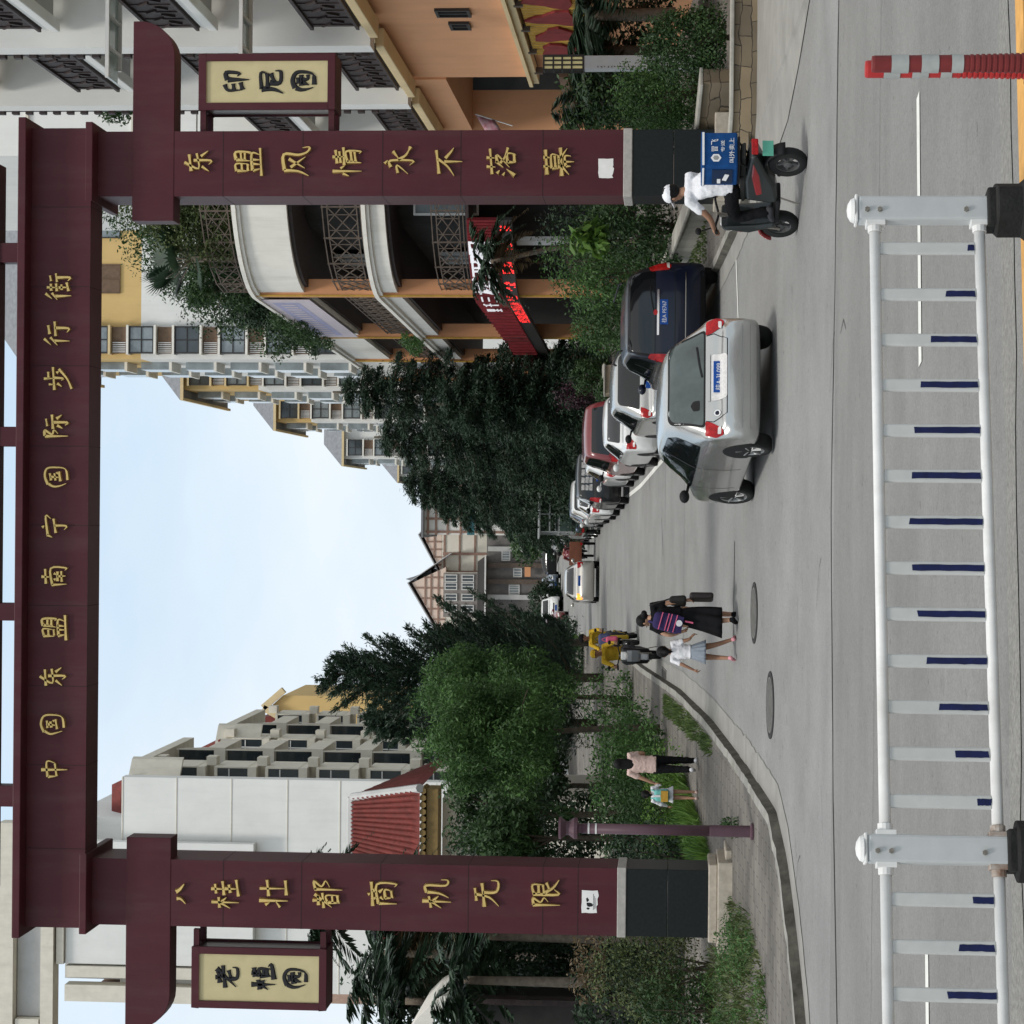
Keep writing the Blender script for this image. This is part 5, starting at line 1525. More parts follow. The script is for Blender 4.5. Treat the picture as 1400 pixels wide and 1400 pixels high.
def palm(lab, base, H, R, seed, m=F_palm, nf=20, name='palm', lean=(0, 0), group=None, leaflets=44, dry=0, trunk_r=.11):
    rs = np.random.default_rng(seed); pr = random.Random(seed)
    t = thing(name, lab, 'palm tree', tuple(base), 0, group)
    b = Vector(base); top = b + Vector((lean[0], lean[1], H))
    mb = MB(); mb.tube(catmull([b, b.lerp(top, .5) + Vector((lean[0] * -.25, 0, 0)), top], 5), [trunk_r * (1.25 - .5 * i / 10) for i in range(11)], 9); mb.build('trunk', M_barkp, t, world=True, smooth=True)
    def fronds(cnt, mm, nm, lo, hi, rr):
        C, A, S = [], [], []
        rb = MB()
        for k in range(cnt):
            a = 2 * PI * (k + pr.random()) / cnt * 2.4
            el = pr.uniform(lo, hi)
            d = np.array([math.cos(a), math.sin(a), 0]); L1 = rr * pr.uniform(.8, 1.12)
            ss = np.linspace(0, 1, 10)
            pts = np.array(top) + d * (L1 * ss * math.cos(el * .6))[:, None] + np.array([0, 0, 1.0]) * (L1 * (math.sin(el) * ss - (.55 + .25 * pr.random()) * ss ** 2.1))[:, None]
            rb.tube([Vector(p) for p in pts[::3]], [.028, .02, .013, .006], 4, caps=False)
            side = np.cross(d, [0, 0, 1.0])
            for sg in (-1, 1):
                s = np.linspace(.12, 1, leaflets); i0 = np.minimum((s * 9).astype(int), 8); fr = s * 9 - i0
                p = pts[i0] * (1 - fr)[:, None] + pts[i0 + 1] * fr[:, None]
                ll = (R * .30 * np.sin(np.clip(s * 1.05 + .12, 0, 1) * PI) ** .7 + .05)[:, None] * rs.uniform(.85, 1.1, size=(leaflets, 1))
                ax = unit(side * sg + d * .75 + np.array([0, 0, -.35]) + rs.normal(size=(leaflets, 3)) * .12)
                nn = unit(np.array([0, 0, 1.0]) + rs.normal(size=(leaflets, 3)) * .25); sd = unit(np.cross(nn, ax))
                C.append(p + ax * ll * .5); A.append(ax * ll * .5); S.append(sd * (.026 + .013 * R))
        f = quads(nm, mm, np.concatenate(C), np.concatenate(A), np.concatenate(S), parent=t)
        rb.build('frond_ribs', mm, f, clean=False, world=False) if False else None
    fronds(nf, m, 'crown', -.1, 1.25, R)
    if dry: fronds(dry, F_dry, 'dry_fronds', -.9, -.1, R * .8)
    return t
def fan_palm(lab, base, H, R, seed, m=F_palm, nf=14, group=None):
    rs = np.random.default_rng(seed); pr = random.Random(seed)
    t = thing('fan_palm', lab, 'palm tree', tuple(base), 0, group)
    b = Vector(base)
    mb = MB(); mb.tube([b, b + Vector((.04, 0, H * .5)), b + Vector((0, 0, H))], [.12, .11, .09], 8)
    top = np.array(base) + np.array([0, 0, H])
    C, A, S = [], [], []
    for k in range(nf):
        a = 2 * PI * (k + pr.random() * .7) / nf * 1.62; el = pr.uniform(-.5, 1.2)
        d = np.array([math.cos(a) * math.cos(el), math.sin(a) * math.cos(el), math.sin(el)])
        e = top + d * R * .62
        mb.tube([Vector(top), Vector(e)], [.016, .01], 4)
        side = unit(np.cross(d, [0, 0, 1.0])); upn = np.cross(side, d)
        for j in range(22):
            th = rad(-125 + 250 * j / 21)
            ax = unit(d * math.cos(th) + side * math.sin(th) + upn * .12 + np.array([0, 0, -.12]))
            ln = R * .46 * (1 - .25 * abs(th) / 2.2) * pr.uniform(.9, 1.05)
            C.append(e + ax * ln * .5); A.append(ax * ln * .5); S.append(unit(np.cross(ax, upn)) * .035 * R / 1.2)
    mb.build('trunk', M_barkp, t, world=True, smooth=True)
    quads('crown', m, np.array(C), np.array(A), np.array(S), parent=t)
    return t
def grass(name, poly, n, h, seed, m=F_grass, dz=.125, lean=.4):
    """Blades scattered over a ground polygon."""
    rs = np.random.default_rng(seed)
    p = np.array([(q.x, q.y) for q in poly]); lo, hi = p.min(0), p.max(0)
    pts = rs.uniform(lo, hi, size=(n * 3, 2))
    ins = np.zeros(len(pts), bool); j = len(p) - 1
    for i in range(len(p)):
        c = ((p[i, 1] > pts[:, 1]) != (p[j, 1] > pts[:, 1])) & (pts[:, 0] < (p[j, 0] - p[i, 0]) * (pts[:, 1] - p[i, 1]) / (p[j, 1] - p[i, 1] + 1e-9) + p[i, 0]); ins ^= c; j = i
    pts = pts[ins][:n]
    cl = np.sin(pts[:, 0] * 2.3 + 1) * np.sin(pts[:, 1] * 1.9) * .5 + .75
    hh = h * rs.uniform(.5, 1.2, size=len(pts)) * cl
    z = np.array([zg(y) for y in pts[:, 1]]) + dz
    ax = np.stack([rs.normal(size=len(pts)) * lean, rs.normal(size=len(pts)) * lean, np.ones(len(pts))], 1); ax = unit(ax) * hh[:, None] * .5
    c = np.stack([pts[:, 0], pts[:, 1], z], 1) + ax
    a = rs.uniform(0, 2 * PI, len(pts)); sd = np.stack([np.cos(a), np.sin(a), np.zeros(len(pts))], 1) * (.012 + .02 * h)
    return struct(quads(name, m, c, ax, sd), 'stuff')
def base(U, Y, dz=.12):
    x = P(U, 900, Y).x; return (x, Y, zg(Y) + dz)
def hz(V, Y): return P(700, V, Y).z
px = lambda n, Y: n * Y / FPX

# left side, from near to far
def crownP(U, V, Y): return tuple(P(U, V, Y))
broadleaf('bright green bushy street tree on the left pavement, the nearer of two with slim trunks', base(403, 52), crownP(402, 664, 52), (px(98, 52), 1.7, px(118, 52)), 11, F_bright, 36000, .12, 44, .30, .085, asp=.32, gap=.5, shell=.7)
broadleaf('bright green street tree on the left, farther up, reaching over the kerb', base(442, 68), crownP(462, 680, 67), (px(72, 67), 1.7, px(112, 67)), 12, F_bright, 24000, .135, 36, .31, .09, asp=.32, gap=.5, shell=.7)
broadleaf('mid green tree filling the gap beside the left gate pillar', base(290, 56), crownP(285, 680, 56), (px(72, 56), 1.6, px(92, 56)), 13, F_mid, 14000, .14, 16, .45, .1)
broadleaf('dark green tree behind the hedge, left of the lamp post', base(330, 64), crownP(318, 715, 64), (px(85, 64), 1.6, px(60, 64)), 14, F_mid, 9000, .2, 12, .5, .1)
conifer('tall dark conifer with upswept ragged branches, left of the sky', base(472, 86), hz(450, 86) - zg(86), px(104, 86), 21, up=.8, lv=17, per=7, leafn=210, leaf=.26, pw=.55, tight=.85)
conifer('smaller dark conifer with upswept branches in front of the timbered house', base(520, 104), hz(590, 104) - zg(104), px(50, 104), 22, up=.7, lv=12, per=6, leafn=190, leaf=.27, pw=.55, tight=.9)
conifer('dark conifer standing behind the bright street tree on the left', base(410, 92), hz(500, 92) - zg(92), px(70, 92), 23, up=.6, lv=14, per=6, leafn=170, leaf=.3, pw=.6, tight=.9)
shrub('low dark shrubs where the street bends, left of the white oncoming car', base(500, 128, 0), (2.4, 3, 4.0), 31, F_dark, 5000, .26)
shrub('dark round tree crown over the far end of the left kerb', base(478, 112, 0), (1.9, 2.5, 3.6), 32, F_mid, 4500, .22)
shrub('dark hedge in front of the timbered house porch', base(572, 170, 0), (2.2, 2, 3.2), 33, F_dark, 4500, .3)
shrub('bright little shrub by the kerb at the far left of the street', base(520, 112, .1), (.5, .5, .9), 34, F_fresh, 700, .12)
broadleaf('dark green tree standing close behind the left gate pillar', base(250, 50), crownP(252, 715, 50), (px(58, 50), 1.2, px(85, 50)), 15, F_mid, 8000, .15, 11, .5, .09)
broadleaf('broad dark tree in front of the tiled hall', base(200, 66), crownP(225, 690, 66), (px(115, 66), 1.6, px(85, 66)), 16, F_dark, 9000, .2, 12, .5, .1)
shrub('tall dark tree mass below the left hanging sign, behind the palms', base(75, 62), (px(135, 62), 1.6, hz(470, 62) - zg(62)), 17, F_dark, 16000, .2, 20, .42, gap=.2)
shrub('dense dark green crown mass behind the palms at the far left', base(62, 56), (px(128, 56), 1.1, hz(492, 56) - zg(56)), 49, F_dark, 26000, .16, 30, .34, gap=.1)
palm('dark palm between the hanging sign and the gate pillar', (P(140, 640, 57).x, 57, zg(57)), hz(590, 57) - zg(57), 2.4, 45, nf=22)
palm('low dark palm beside the white pavilion', (P(60, 640, 45).x, 45, zg(45)), hz(640, 45) - zg(45), 1.9, 46, nf=20)
shrub('dark bush filling the space under the palms at the left', base(100, 50), (px(110, 50), 1.0, hz(630, 50) - zg(50)), 47, F_dark, 12000, .16, 12, .5, gap=.2)
shrub('tall dark bush filling the gap behind the lamp post head', base(270, 62), (px(75, 62), .9, 5.2), 48, F_dark, 9000, .16, 12, .5, gap=.2)
palm('dark feather palm behind the left gate pillar, its frond tips showing beside it', (P(165, 430, 60).x, 60, zg(60)), hz(455, 60) - zg(60), 2.3, 41)
palm('dark feather palm below the left hanging sign', (P(95, 600, 54).x, 54, zg(54)), hz(530, 54) - zg(54), 2.6, 42, dry=4)
palm('dark feather palm at the far left under the sign', (P(30, 600, 50).x, 50, zg(50)), hz(560, 50) - zg(50), 2.4, 43)
palm('lower dark palm between the left pillar and the pavilion', (P(120, 660, 48).x, 48, zg(48)), hz(660, 48) - zg(48), 2.1, 44)
shrub('dark shrub mass behind the left pillar base', base(60, 44), (1.9, .9, 2.6), 51, F_dark, 7000, .12)
shrub('olive shrub with brownish dry twigs, left of the gate pillar', base(72, 38.2), (1.15, .8, 2.3), 52, F_olive, 9500, .07, 12, .5, gap=.4)
shrub('fresh green shrub beside the left pillar plinth', base(20, 37.2), (.75, .6, 1.5), 53, F_mid, 2600, .09)
shrub('brown dried shrub top above the olive one', (P(80, 800, 38.6).x, 38.6, hz(835, 38.6)), (.7, .4, .8), 54, F_dry, 800, .09, gap=.8, stems=False)
shrub('leafy bush behind the purple lamp post', base(262, 44), (1.25, .9, 2.2), 55, F_mid, 6500, .085)
shrub('dark clipped bush between lamp post and pillar', base(222, 41), (.7, .8, 1.9), 56, F_dark, 2800, .1)
shrub('fresh green hedge behind the woman in the pink top', base(345, 50), (1.6, 1, 2.0), 57, F_bright, 6500, .10)
shrub('bright low hedge next to the walking child', base(300, 43.5), (1.3, .7, 1.15), 58, F_fresh, 4200, .075)
shrub('low hedge by the slim street trunks', base(385, 55), (1.3, .9, 1.6), 59, F_bright, 3600, .1)
shrub('small bush by the farther slim trunk', base(430, 64), (1.1, .8, 1.6), 60, F_bright, 2800, .11)
def weeds(name, poly, n, r, seed, m, leaf=.07, dz=.125):
    rs = np.random.default_rng(seed); p = np.array([(q.x, q.y) for q in poly]); lo, hi = p.min(0), p.max(0); bl = []
    while len(bl) < n:
        x, y = rs.uniform(lo, hi); c = False; j = len(p) - 1
        for i in range(len(p)):
            if (p[i, 1] > y) != (p[j, 1] > y) and x < (p[j, 0] - p[i, 0]) * (y - p[i, 1]) / (p[j, 1] - p[i, 1] + 1e-9) + p[i, 0]: c = not c
            j = i
        if c: k = rs.uniform(.35, 1.25) * r; bl.append((x, y, zg(y) + dz + k * .3, k, k * .9, k * rs.uniform(.5, 1.1)))
    q = blob_leaves(rs, bl, n * 130, leaf, gap=.45, asp=.34, shell=.8, droop=-.5)
    z = q[0][:, 2] > np.array([zg(y) for y in q[0][:, 1]]) + dz
    return struct(quads(name, m, q[0][z], q[1][z], q[2][z], kink=q[3][z]), 'stuff')
VP = [G(-60, 988), G(108, 984), G(100, 1004), G(168, 1012), G(150, 1040), G(60, 1060), G(-60, 1066)]
grass('verge_grass', VP, 2600, .24, 71, F_olive, lean=.7)
weeds('verge_weeds', VP, 46, .26, 76, F_bright)
weeds('bank_weeds', [G(225, 980), G(330, 945), G(395, 905), G(395, 870), G(300, 885), G(225, 930)], 40, .34, 77, F_fresh, .08)
weeds('lamp_foot_weeds', [lp_ for lp_ in (G(252, 1026), G(276, 1020), G(276, 1004), G(252, 1008))], 5, .13, 78, F_mid, .06)
grass('roadside_grass', [G(225, 985), G(330, 925), G(420, 880), G(400, 860), G(300, 870), G(225, 930)], 16000, .55, 72, F_bright)
grass('tall_grass', [G(225, 985), G(262, 975), G(335, 948), G(335, 915), G(262, 930), G(225, 945)], 6000, .5, 75, F_fresh)
grass('kerb_weeds', [(lambda y, d: Vector((kl(y) + d, y, 0)))(y, d) for y, d in ((38, -.16), (44, -.15), (50, -.2), (50, -.65), (44, -.6), (38, -.4))], 1600, .16, 73, dz=.12)
grass('planter_grass', [Vector((4.5, 44, 0)), Vector((4.55, 40, 0)), Vector((5.35, 40, 0)), Vector((5.0, 46, 0))], 900, .1, 74)

# right side
bx = lambda U, Y: P(U, 900, Y).x
conifer('dark drooping conifer nearest the orange building, on the right', base(862, 82), hz(458, 82) - zg(82), px(95, 82), 81, up=.12, droop=.35, lv=16, per=7, leafn=230, leaf=.22, pw=.5, tight=.85)
conifer('dense dark conifer in the middle of the right-hand group', base(800, 88), hz(515, 88) - zg(88), px(100, 88), 82, up=.1, droop=.3, lv=16, per=7, leafn=230, leaf=.22, pw=.5, tight=.85)
conifer('dark conifer at the left end of the right-hand group', base(738, 98), hz(548, 98) - zg(98), px(92, 98), 83, up=.08, droop=.3, lv=15, per=7, leafn=220, leaf=.24, pw=.5, tight=.85)
conifer('dark conifer with hanging branch over the timbered house', base(705, 108), hz(590, 108) - zg(108), px(66, 108), 84, up=.05, droop=.4, lv=13, per=6, leafn=190, leaf=.25, pw=.5, tight=.8)
conifer('low dark conifer behind the parked red van', base(846, 76), hz(600, 76) - zg(76), px(95, 76), 85, up=.1, droop=.25, lv=13, per=7, leafn=230, leaf=.22, pw=.45, tight=.85)
shrub('dark tree mass above the row of parked cars', base(775, 92, 0), (px(105, 92), 2, 5.5), 91, F_dark, 22000, .17, 18, .42)
broadleaf('rounded mid green tree beside the truck with the metal rack', base(678, 118), crownP(678, 722, 118), (px(42, 118), 1.8, px(50, 118)), 92, F_mid, 6500, .24, 10, .5, .1)
shrub('clipped round bush in the stone planter by the parked white sedan', (P(880, 830, 68).x, 68, P(880, 838, 68).z), (px(34, 68), .8, px(66, 68)), 93, F_mid, 3600, .11, gap=.1)
shrub('dark purple leaved bush beside the clipped round one', (P(862, 800, 71).x, 71, P(862, 820, 71).z), (.6, .6, 1.9), 94, F_purple, 1500, .12)
for i, (U, Y, rx, h, m, lab) in enumerate(((1085, 43.5, 1.0, 2.5, F_mid, 'mid green shrub in the planter right beside the gate pillar'),
        (1030, 46.5, 1.05, 2.7, F_bright, 'bright shrub in the planter behind the navy car'), (985, 51, 1.2, 2.7, F_mid, 'shrub in the planter farther back by the steps'),
        (1062, 49, 1.3, 3.2, F_dark, 'dark shrub behind the planter shrubs'), (950, 57, .9, 2.0, F_bright, 'small bright shrub near the stone steps'))):
    shrub(lab, base(U, Y, .3), (rx, .9, h), 100 + i, m, 7500, .10, 11, .5, asp=.4)
shrub('big yellow-green leaf cluster in the planter', (bx(1075, 43), 43.0, P(1075, 830, 43).z), (.35, .3, .75), 106, F_fresh, 160, .30, asp=.5, stems=False)
palm('small palm in front of the red shop sign, thin curved pale trunk', (bx(1055, 57) + .3, 57, zg(57) + .3), hz(668, 57) - zg(57) - .3, 1.55, 111, nf=15, lean=(-.55, 0), dry=4, trunk_r=.075)
palm('palm with dry fronds behind the white lantern post', (bx(1330, 40.5), 40.5, zg(40) + .8), hz(800, 40.5) - zg(40) - .8, 1.35, 112, dry=6, nf=15)
palm('dark palm beside the gold panel at the right edge', (bx(1380, 39), 39, zg(39) + .8), hz(800, 39) - zg(39) - .8, 1.5, 113, nf=16)
palm('palm between the gate pillar and the lantern post', (bx(1262, 42), 42, zg(42) + .8), hz(790, 42) - zg(42) - .8, 1.4, 114, nf=15)
shrub('dark undergrowth behind the round bushes at the right', base(1320, 41.5, .6), (2.3, .8, 1.5), 115, F_dark, 5200, .12)
shrub('tall leafy shrub in front of the orange recess', base(1262, 43.5, .6), (.7, .6, 2.5), 119, F_mid, 4600, .12)
shrub('leafy shrub right of the gate pillar', base(1250, 40, .6), (.9, .7, 2.3), 116, F_mid, 3600, .11)
shrub('large dark round bush above the stone wall, at the right edge', (bx(1352, 34.6), 34.6, zg(34.6) + .30), (px(64, 34.6), .62, 1.62), 117, F_mid, 15000, .062, 12, .58, gap=.05)
shrub('lighter round bush next to the gate pillar on the stone wall', (bx(1275, 36.4), 36.4, zg(36) + .40), (px(58, 36), .7, 1.75), 118, F_bright, 13000, .062, 11, .58, gap=.1)
# roof garden on the balcony building
zr = b3t + .12
for i, (U, Y, rx, h, m, lab) in enumerate(((1100, 63.5, 1.3, 3.2, F_olive, 'yellowish roof garden tree beside the gate pillar'), (1080, 66, 1.3, 4.9, F_mid, 'roof garden tree under the gate beam'),
        (1020, 67, 1.0, 2.6, F_mid, 'roof garden shrub at the building corner'), (1055, 70, 1.7, 5.6, F_mid, 'tallest roof garden tree behind the fan palms'),
        (990, 77, 1.5, 4.3, F_dark, 'dark roof garden tree next to the bay windows'), (1112, 70, 1.3, 3.0, F_dark, 'dark roof garden tree behind the yellowish one'),
        (1120, 64, 1.2, 3.9, F_olive, 'pale roof garden tree whose top meets the gate beam'), (1022, 72, 1.5, 5.0, F_dark, 'dark roof garden tree between the fan palms'),
        (972, 74, 1.3, 3.0, F_mid, 'leafy roof garden tree at the banner end'), (1042, 75, 1.6, 5.4, F_dark, 'dark tree at the back of the roof garden'),
        (985, 72, .9, 1.8, F_dark, 'roof garden shrub over the lilac banner'), (955, 79, 1.0, 1.6, F_dark, 'roof garden shrub at the far parapet'))):
    shrub(lab, (bx(U, Y), Y, zr), (rx * 1.15, 1.0, h), 130 + i, m, 7500, .13, 11, .48)
fan_palm('fan palm on the roof garden at the building corner', (bx(1045, 64.6), 64.6, zr), 1.5, 1.6, 140, nf=18)
fan_palm('smaller fan palm on the roof garden over the banner', (bx(1008, 68), 68, zr), 1.2, 1.3, 141, nf=16)
shrub('trailing plants hanging over the parapet above the banner', (6.1, 74, b3t - .6), (.5, 5.0, 1.4), 142, F_mid, 6000, .11, 16, .35, stems=False)
shrub('trailing plants on the middle balcony', (5.95, 77.5, b2t - .15), (.45, 1.6, 1.0), 143, F_bright, 1400, .12, stems=False)
shrub('shrub on a high ledge of the near building, beside the cross arm', (P(1262, 170, 60).x, 60, P(1262, 183, 60).z), (.8, .7, 1.35), 144, F_mid, 2600, .12)
# ------------------------------------------------------------------ vehicles
def paint(n, c, metal=.0, rough=.32): return mat(n, c, rough, metal, var=.04, vscale=2, coat=.8)
P_silver = paint('paint_silver', (.46, .465, .45), .75, .26)
P_grey = paint('paint_grey', (.30, .31, .31), .5, .34)
P_navy = mat('paint_navy', (.003, .006, .019), .3, .0, var=.04, coat=.35, spec=.25)
P_white = paint('paint_white', (.66, .67, .66))
P_black = mat('paint_black', (.006, .006, .007), .3, .0, var=.04, coat=.4, spec=.25)
P_red = paint('paint_dark_red', (.16, .018, .022))
P_champ = paint('paint_champagne', (.52, .50, .46), .5, .28)
P_blue = paint('paint_slate_blue', (.10, .13, .18), .4)
M_cglass = mat('car_glass', (.006, .008, .009), .05, var=0, spec=.55)
M_cglass2 = mat('car_glass_pale', (.045, .062, .06), .06, var=.35, vscale=3, spec=.8)
M_blackpl = mat('black_plastic', (.010, .010, .011), .6, var=.15, spec=.2)
M_lamp = mat('tail_lamp_red', (.34, .006, .008), .25, var=.45, vscale=16, spec=.35)
M_lampw = mat('lamp_clear', (.62, .60, .58), .15, var=.15, vscale=30, spec=.8, coat=.5)
M_blink = mat('blinker_lit', (.7, .2, .02), .3, var=0, emit=(1, .30, .03), estr=1.6)
M_tyre = mat('tyre', (.016, .016, .016), .85, var=.2, bump=.3, bscale=40)
M_rim = mat('alloy_rim', (.34, .35, .35), .35, .7, var=.1)
M_rimd = mat('dusty_rim', (.10, .10, .10), .6, .3, var=.2)
M_chrome = mat('chrome', (.62, .62, .62), .15, 1.0, var=0)
M_plate = mat('plate_blue', (.012, .075, .33), .4, var=.06)
M_plateg = mat('plate_green', (.10, .36, .26), .45, var=.06)
M_sticker = mat('pale_clutter', (.50, .50, .49), .7, col2=(.22, .22, .22), vscale=14)
STN = {
 'hatch': (4.2, [(0, .46, .58, .66, .60, .58, .44), (.03, .32, .60, .72, .78, .76, .62), (.10, .25, .66, .765, .83, .82, .70), (.145, .22, .78, .86, .845, .835, .72), (.19, .21, .88, .95, .85, .84, .70),
      (.30, .20, .92, 1.13, .855, .84, .655), (.46, .20, .93, 1.34, .86, .84, .60), (.62, .20, .94, 1.45, .86, .84, .575), (1.0, .2, .95, 1.515, .86, .84, .57), (1.8, .2, .95, 1.54, .86, .84, .575), (2.45, .2, .94, 1.48, .86, .84, .57),
      (2.95, .2, .93, 1.22, .86, .84, .60), (3.3, .2, .90, .985, .86, .835, .66), (3.75, .21, .82, .90, .84, .81, .64), (4.02, .24, .72, .80, .78, .76, .58), (4.15, .30, .60, .68, .70, .66, .5), (4.2, .42, .52, .58, .5, .48, .4)], 1.54),
 'sedan': (4.5, [(0, .46, .60, .68, .60, .58, .44), (.03, .32, .62, .76, .78, .76, .62), (.10, .25, .72, .86, .83, .81, .68), (.15, .22, .88, .985, .845, .82, .68), (.25, .21, .92, 1.02, .855, .83, .69), (.70, .2, .94, 1.06, .86, .84, .67),
      (1.0, .2, .95, 1.24, .86, .84, .61), (1.3, .2, .95, 1.38, .86, .84, .575), (1.7, .2, .95, 1.44, .86, .84, .56), (2.2, .2, .95, 1.45, .86, .84, .56), (2.7, .2, .94, 1.40, .86, .84, .565), (3.15, .2, .93, 1.17, .86, .84, .60), (3.5, .2, .88, .97, .86, .83, .66),
      (4.05, .21, .80, .87, .84, .80, .62), (4.33, .25, .68, .76, .77, .74, .56), (4.46, .32, .58, .65, .66, .62, .48), (4.5, .42, .5, .56, .5, .46, .38)], 1.45),
 'suv': (4.45, [(0, .48, .66, .80, .62, .60, .5), (.03, .36, .72, .92, .82, .80, .68), (.07, .30, .90, 1.06, .86, .84, .74), (.11, .27, 1.0, 1.15, .875, .855, .735), (.17, .26, 1.05, 1.42, .88, .865, .735), (.26, .26, 1.06, 1.59, .88, .865, .70), (.5, .26, 1.06, 1.65, .88, .86, .68),
      (1.7, .26, 1.06, 1.67, .88, .86, .65), (2.4, .26, 1.05, 1.62, .88, .86, .64), (2.9, .26, 1.03, 1.34, .88, .86, .66), (3.2, .26, 1.0, 1.10, .88, .855, .70), (3.85, .27, .94, 1.03, .87, .84, .68), (4.2, .30, .82, .94, .82, .79, .62), (4.4, .36, .66, .76, .7, .67, .5), (4.45, .46, .58, .66, .55, .5, .42)], 1.67),
 'van': (4.6, [(0, .46, .66, .8, .66, .64, .54), (.03, .34, .84, 1.02, .80, .79, .72), (.07, .28, .96, 1.2, .84, .83, .74), (.2, .25, 1.02, 1.58, .85, .84, .70), (.36, .25, 1.02, 1.72, .85, .84, .67), (.7, .25, 1.02, 1.78, .85, .84, .66), (2.3, .25, 1.02, 1.78, .85, .84, .66), (2.9, .25, 1.0, 1.7, .85, .84, .65),
      (3.5, .25, .98, 1.36, .85, .83, .66), (3.9, .25, .94, 1.06, .85, .82, .68), (4.25, .27, .84, .92, .82, .79, .62), (4.52, .34, .66, .74, .72, .68, .5), (4.6, .46, .56, .64, .52, .5, .4)], 1.78),
}
def drape(bvh, poly, axis, off, name, m, parent, res=.07):
    bm = bmesh.new()
    vs = [bm.verts.new((p[0], p[1], 0)) for p in poly]
    bm.faces.new(vs)
    bmesh.ops.triangulate(bm, faces=bm.faces[:])
    for _ in range(4):
        es = [e for e in bm.edges if e.calc_length() > res]
        if not es: break
        bmesh.ops.subdivide_edges(bm, edges=es, cuts=1)
        bmesh.ops.triangulate(bm, faces=[f for f in bm.faces if len(f.verts) > 3])
    for v in bm.verts:
        a, z = v.co.x, v.co.y
        o, d = {'rear': ((a, -6, z), (0, 1, 0)), 'front': ((a, 6, z), (0, -1, 0)), 'left': ((-4, a, z), (1, 0, 0)), 'right': ((4, a, z), (-1, 0, 0))}[axis]
        loc, nor, _, _ = bvh.ray_cast(Vector(o), Vector(d))
        if loc is None:
            g_ = {'rear': (a, -2.1, z), 'front': (a, 2.1, z), 'left': (-.85, a, z), 'right': (.85, a, z)}[axis]
            loc, nor, _, _ = bvh.find_nearest(Vector(g_))
        if nor.dot(Vector(d)) > 0: nor = -nor
        v.co = loc + nor * off
    me = bpy.data.meshes.new(name); bm.to_mesh(me); bm.free()
    me.materials.append(m)
    me.polygons.foreach_set('use_smooth', [True] * len(me.polygons))
    o = bpy.data.objects.new(name, me); COL.objects.link(o); o.parent = parent
    return o
def rpoly(pts, r=.04, n=3):
    """Round the corners of a 2D polygon."""
    out = []
    m = len(pts)
    for i in range(m):
        p = Vector((*pts[i], 0)); a = Vector((*pts[i - 1], 0)); b = Vector((*pts[(i + 1) % m], 0))
        ra = min(r, (a - p).length * .45); rb = min(r, (b - p).length * .45)
        s = p + (a - p).normalized() * ra; e = p + (b - p).normalized() * rb
        for k in range(n + 1):
            t = k / n; q = s * (1 - t) ** 2 + p * 2 * t * (1 - t) + e * t * t; out.append((q.x, q.y))
    return out
def strip(pts, w):
    """Thin closed polygon following a polyline."""
    L_, R_ = [], []
    for i, p in enumerate(pts):
        a = Vector(pts[max(i - 1, 0)]); b = Vector(pts[min(i + 1, len(pts) - 1)]); d = (b - a).normalized(); n = Vector((-d.y, d.x)) * w / 2
        L_.append((p[0] + n.x, p[1] + n.y)); R_.append((p[0] - n.x, p[1] - n.y))
    return L_ + R_[::-1]
def wheel(root, x, y, r, w, side, spokes=5, steer=0, rimm=None):
    mb = MB(); s = side
    prof = [(r * .62, -w * .45), (r * .93, -w * .5), (r, -w * .32), (r, w * .32), (r * .93, w * .5), (r * .66, w * .47), (r * .63, w * .3)]
    mb.lathe([(a, b * s) for a, b in prof], n=28, axis='x', caps=True)
    o = mb.build('wheel', M_tyre, root, smooth=True); o.location = (x, y, r); o.rotation_euler = (0, 0, steer)
    mb = MB(); mb.lathe([(.02, s * w * .30), (r * .16, s * w * .36), (r * .18, s * w * .3)], n=12, axis='x'); mb.lathe([(r * .68, s * w * .30), (r * .66, s * w * .49), (r * .60, s * w * .47), (r * .57, s * w * .25)], n=28, axis='x', caps=False)
    for k in range(spokes):
        a = 2 * PI * k / spokes + .3
        p = Vector((s * w * .36, math.cos(a) * r * .12, math.sin(a) * r * .12)); q = Vector((s * w * .44, math.cos(a) * r * .62, math.sin(a) * r * .62)); mb.beam(p, q, r * .17, w * .1)
    mb.build('rim', rimm or M_rim, o, bevel=.004)
    return o
def plate(root, bvh, axis, z, txt=None, m=None, w=.44, h=.14, x=0.0):
    o_, d_ = ((x, -6, z), (0, 1, 0)) if axis == 'rear' else ((x, 6, z), (0, -1, 0))
    loc = bvh.ray_cast(Vector(o_), Vector(d_))[0]
    y = (loc.y if loc else (-2.1 if axis == 'rear' else 2.1)); sg = -1 if axis == 'rear' else 1
    mb = MB(); mb.box(x - w / 2, x + w / 2, min(y + sg * .012, y + sg * .022), max(y + sg * .012, y + sg * .022), z - h / 2, z + h / 2)
    p = mb.build('number_plate', m or M_plate, root, bevel=.004)
    if txt:
        mb = MB(); text_mesh(mb, txt, x, y - .0225, z, h * .62, w=w * .86, depth=.002); mb.build('plate_lettering', M_sticker2, p, clean=False)
    return p
M_sticker2 = mat('white_lettering', (.75, .75, .75), .6, var=0)
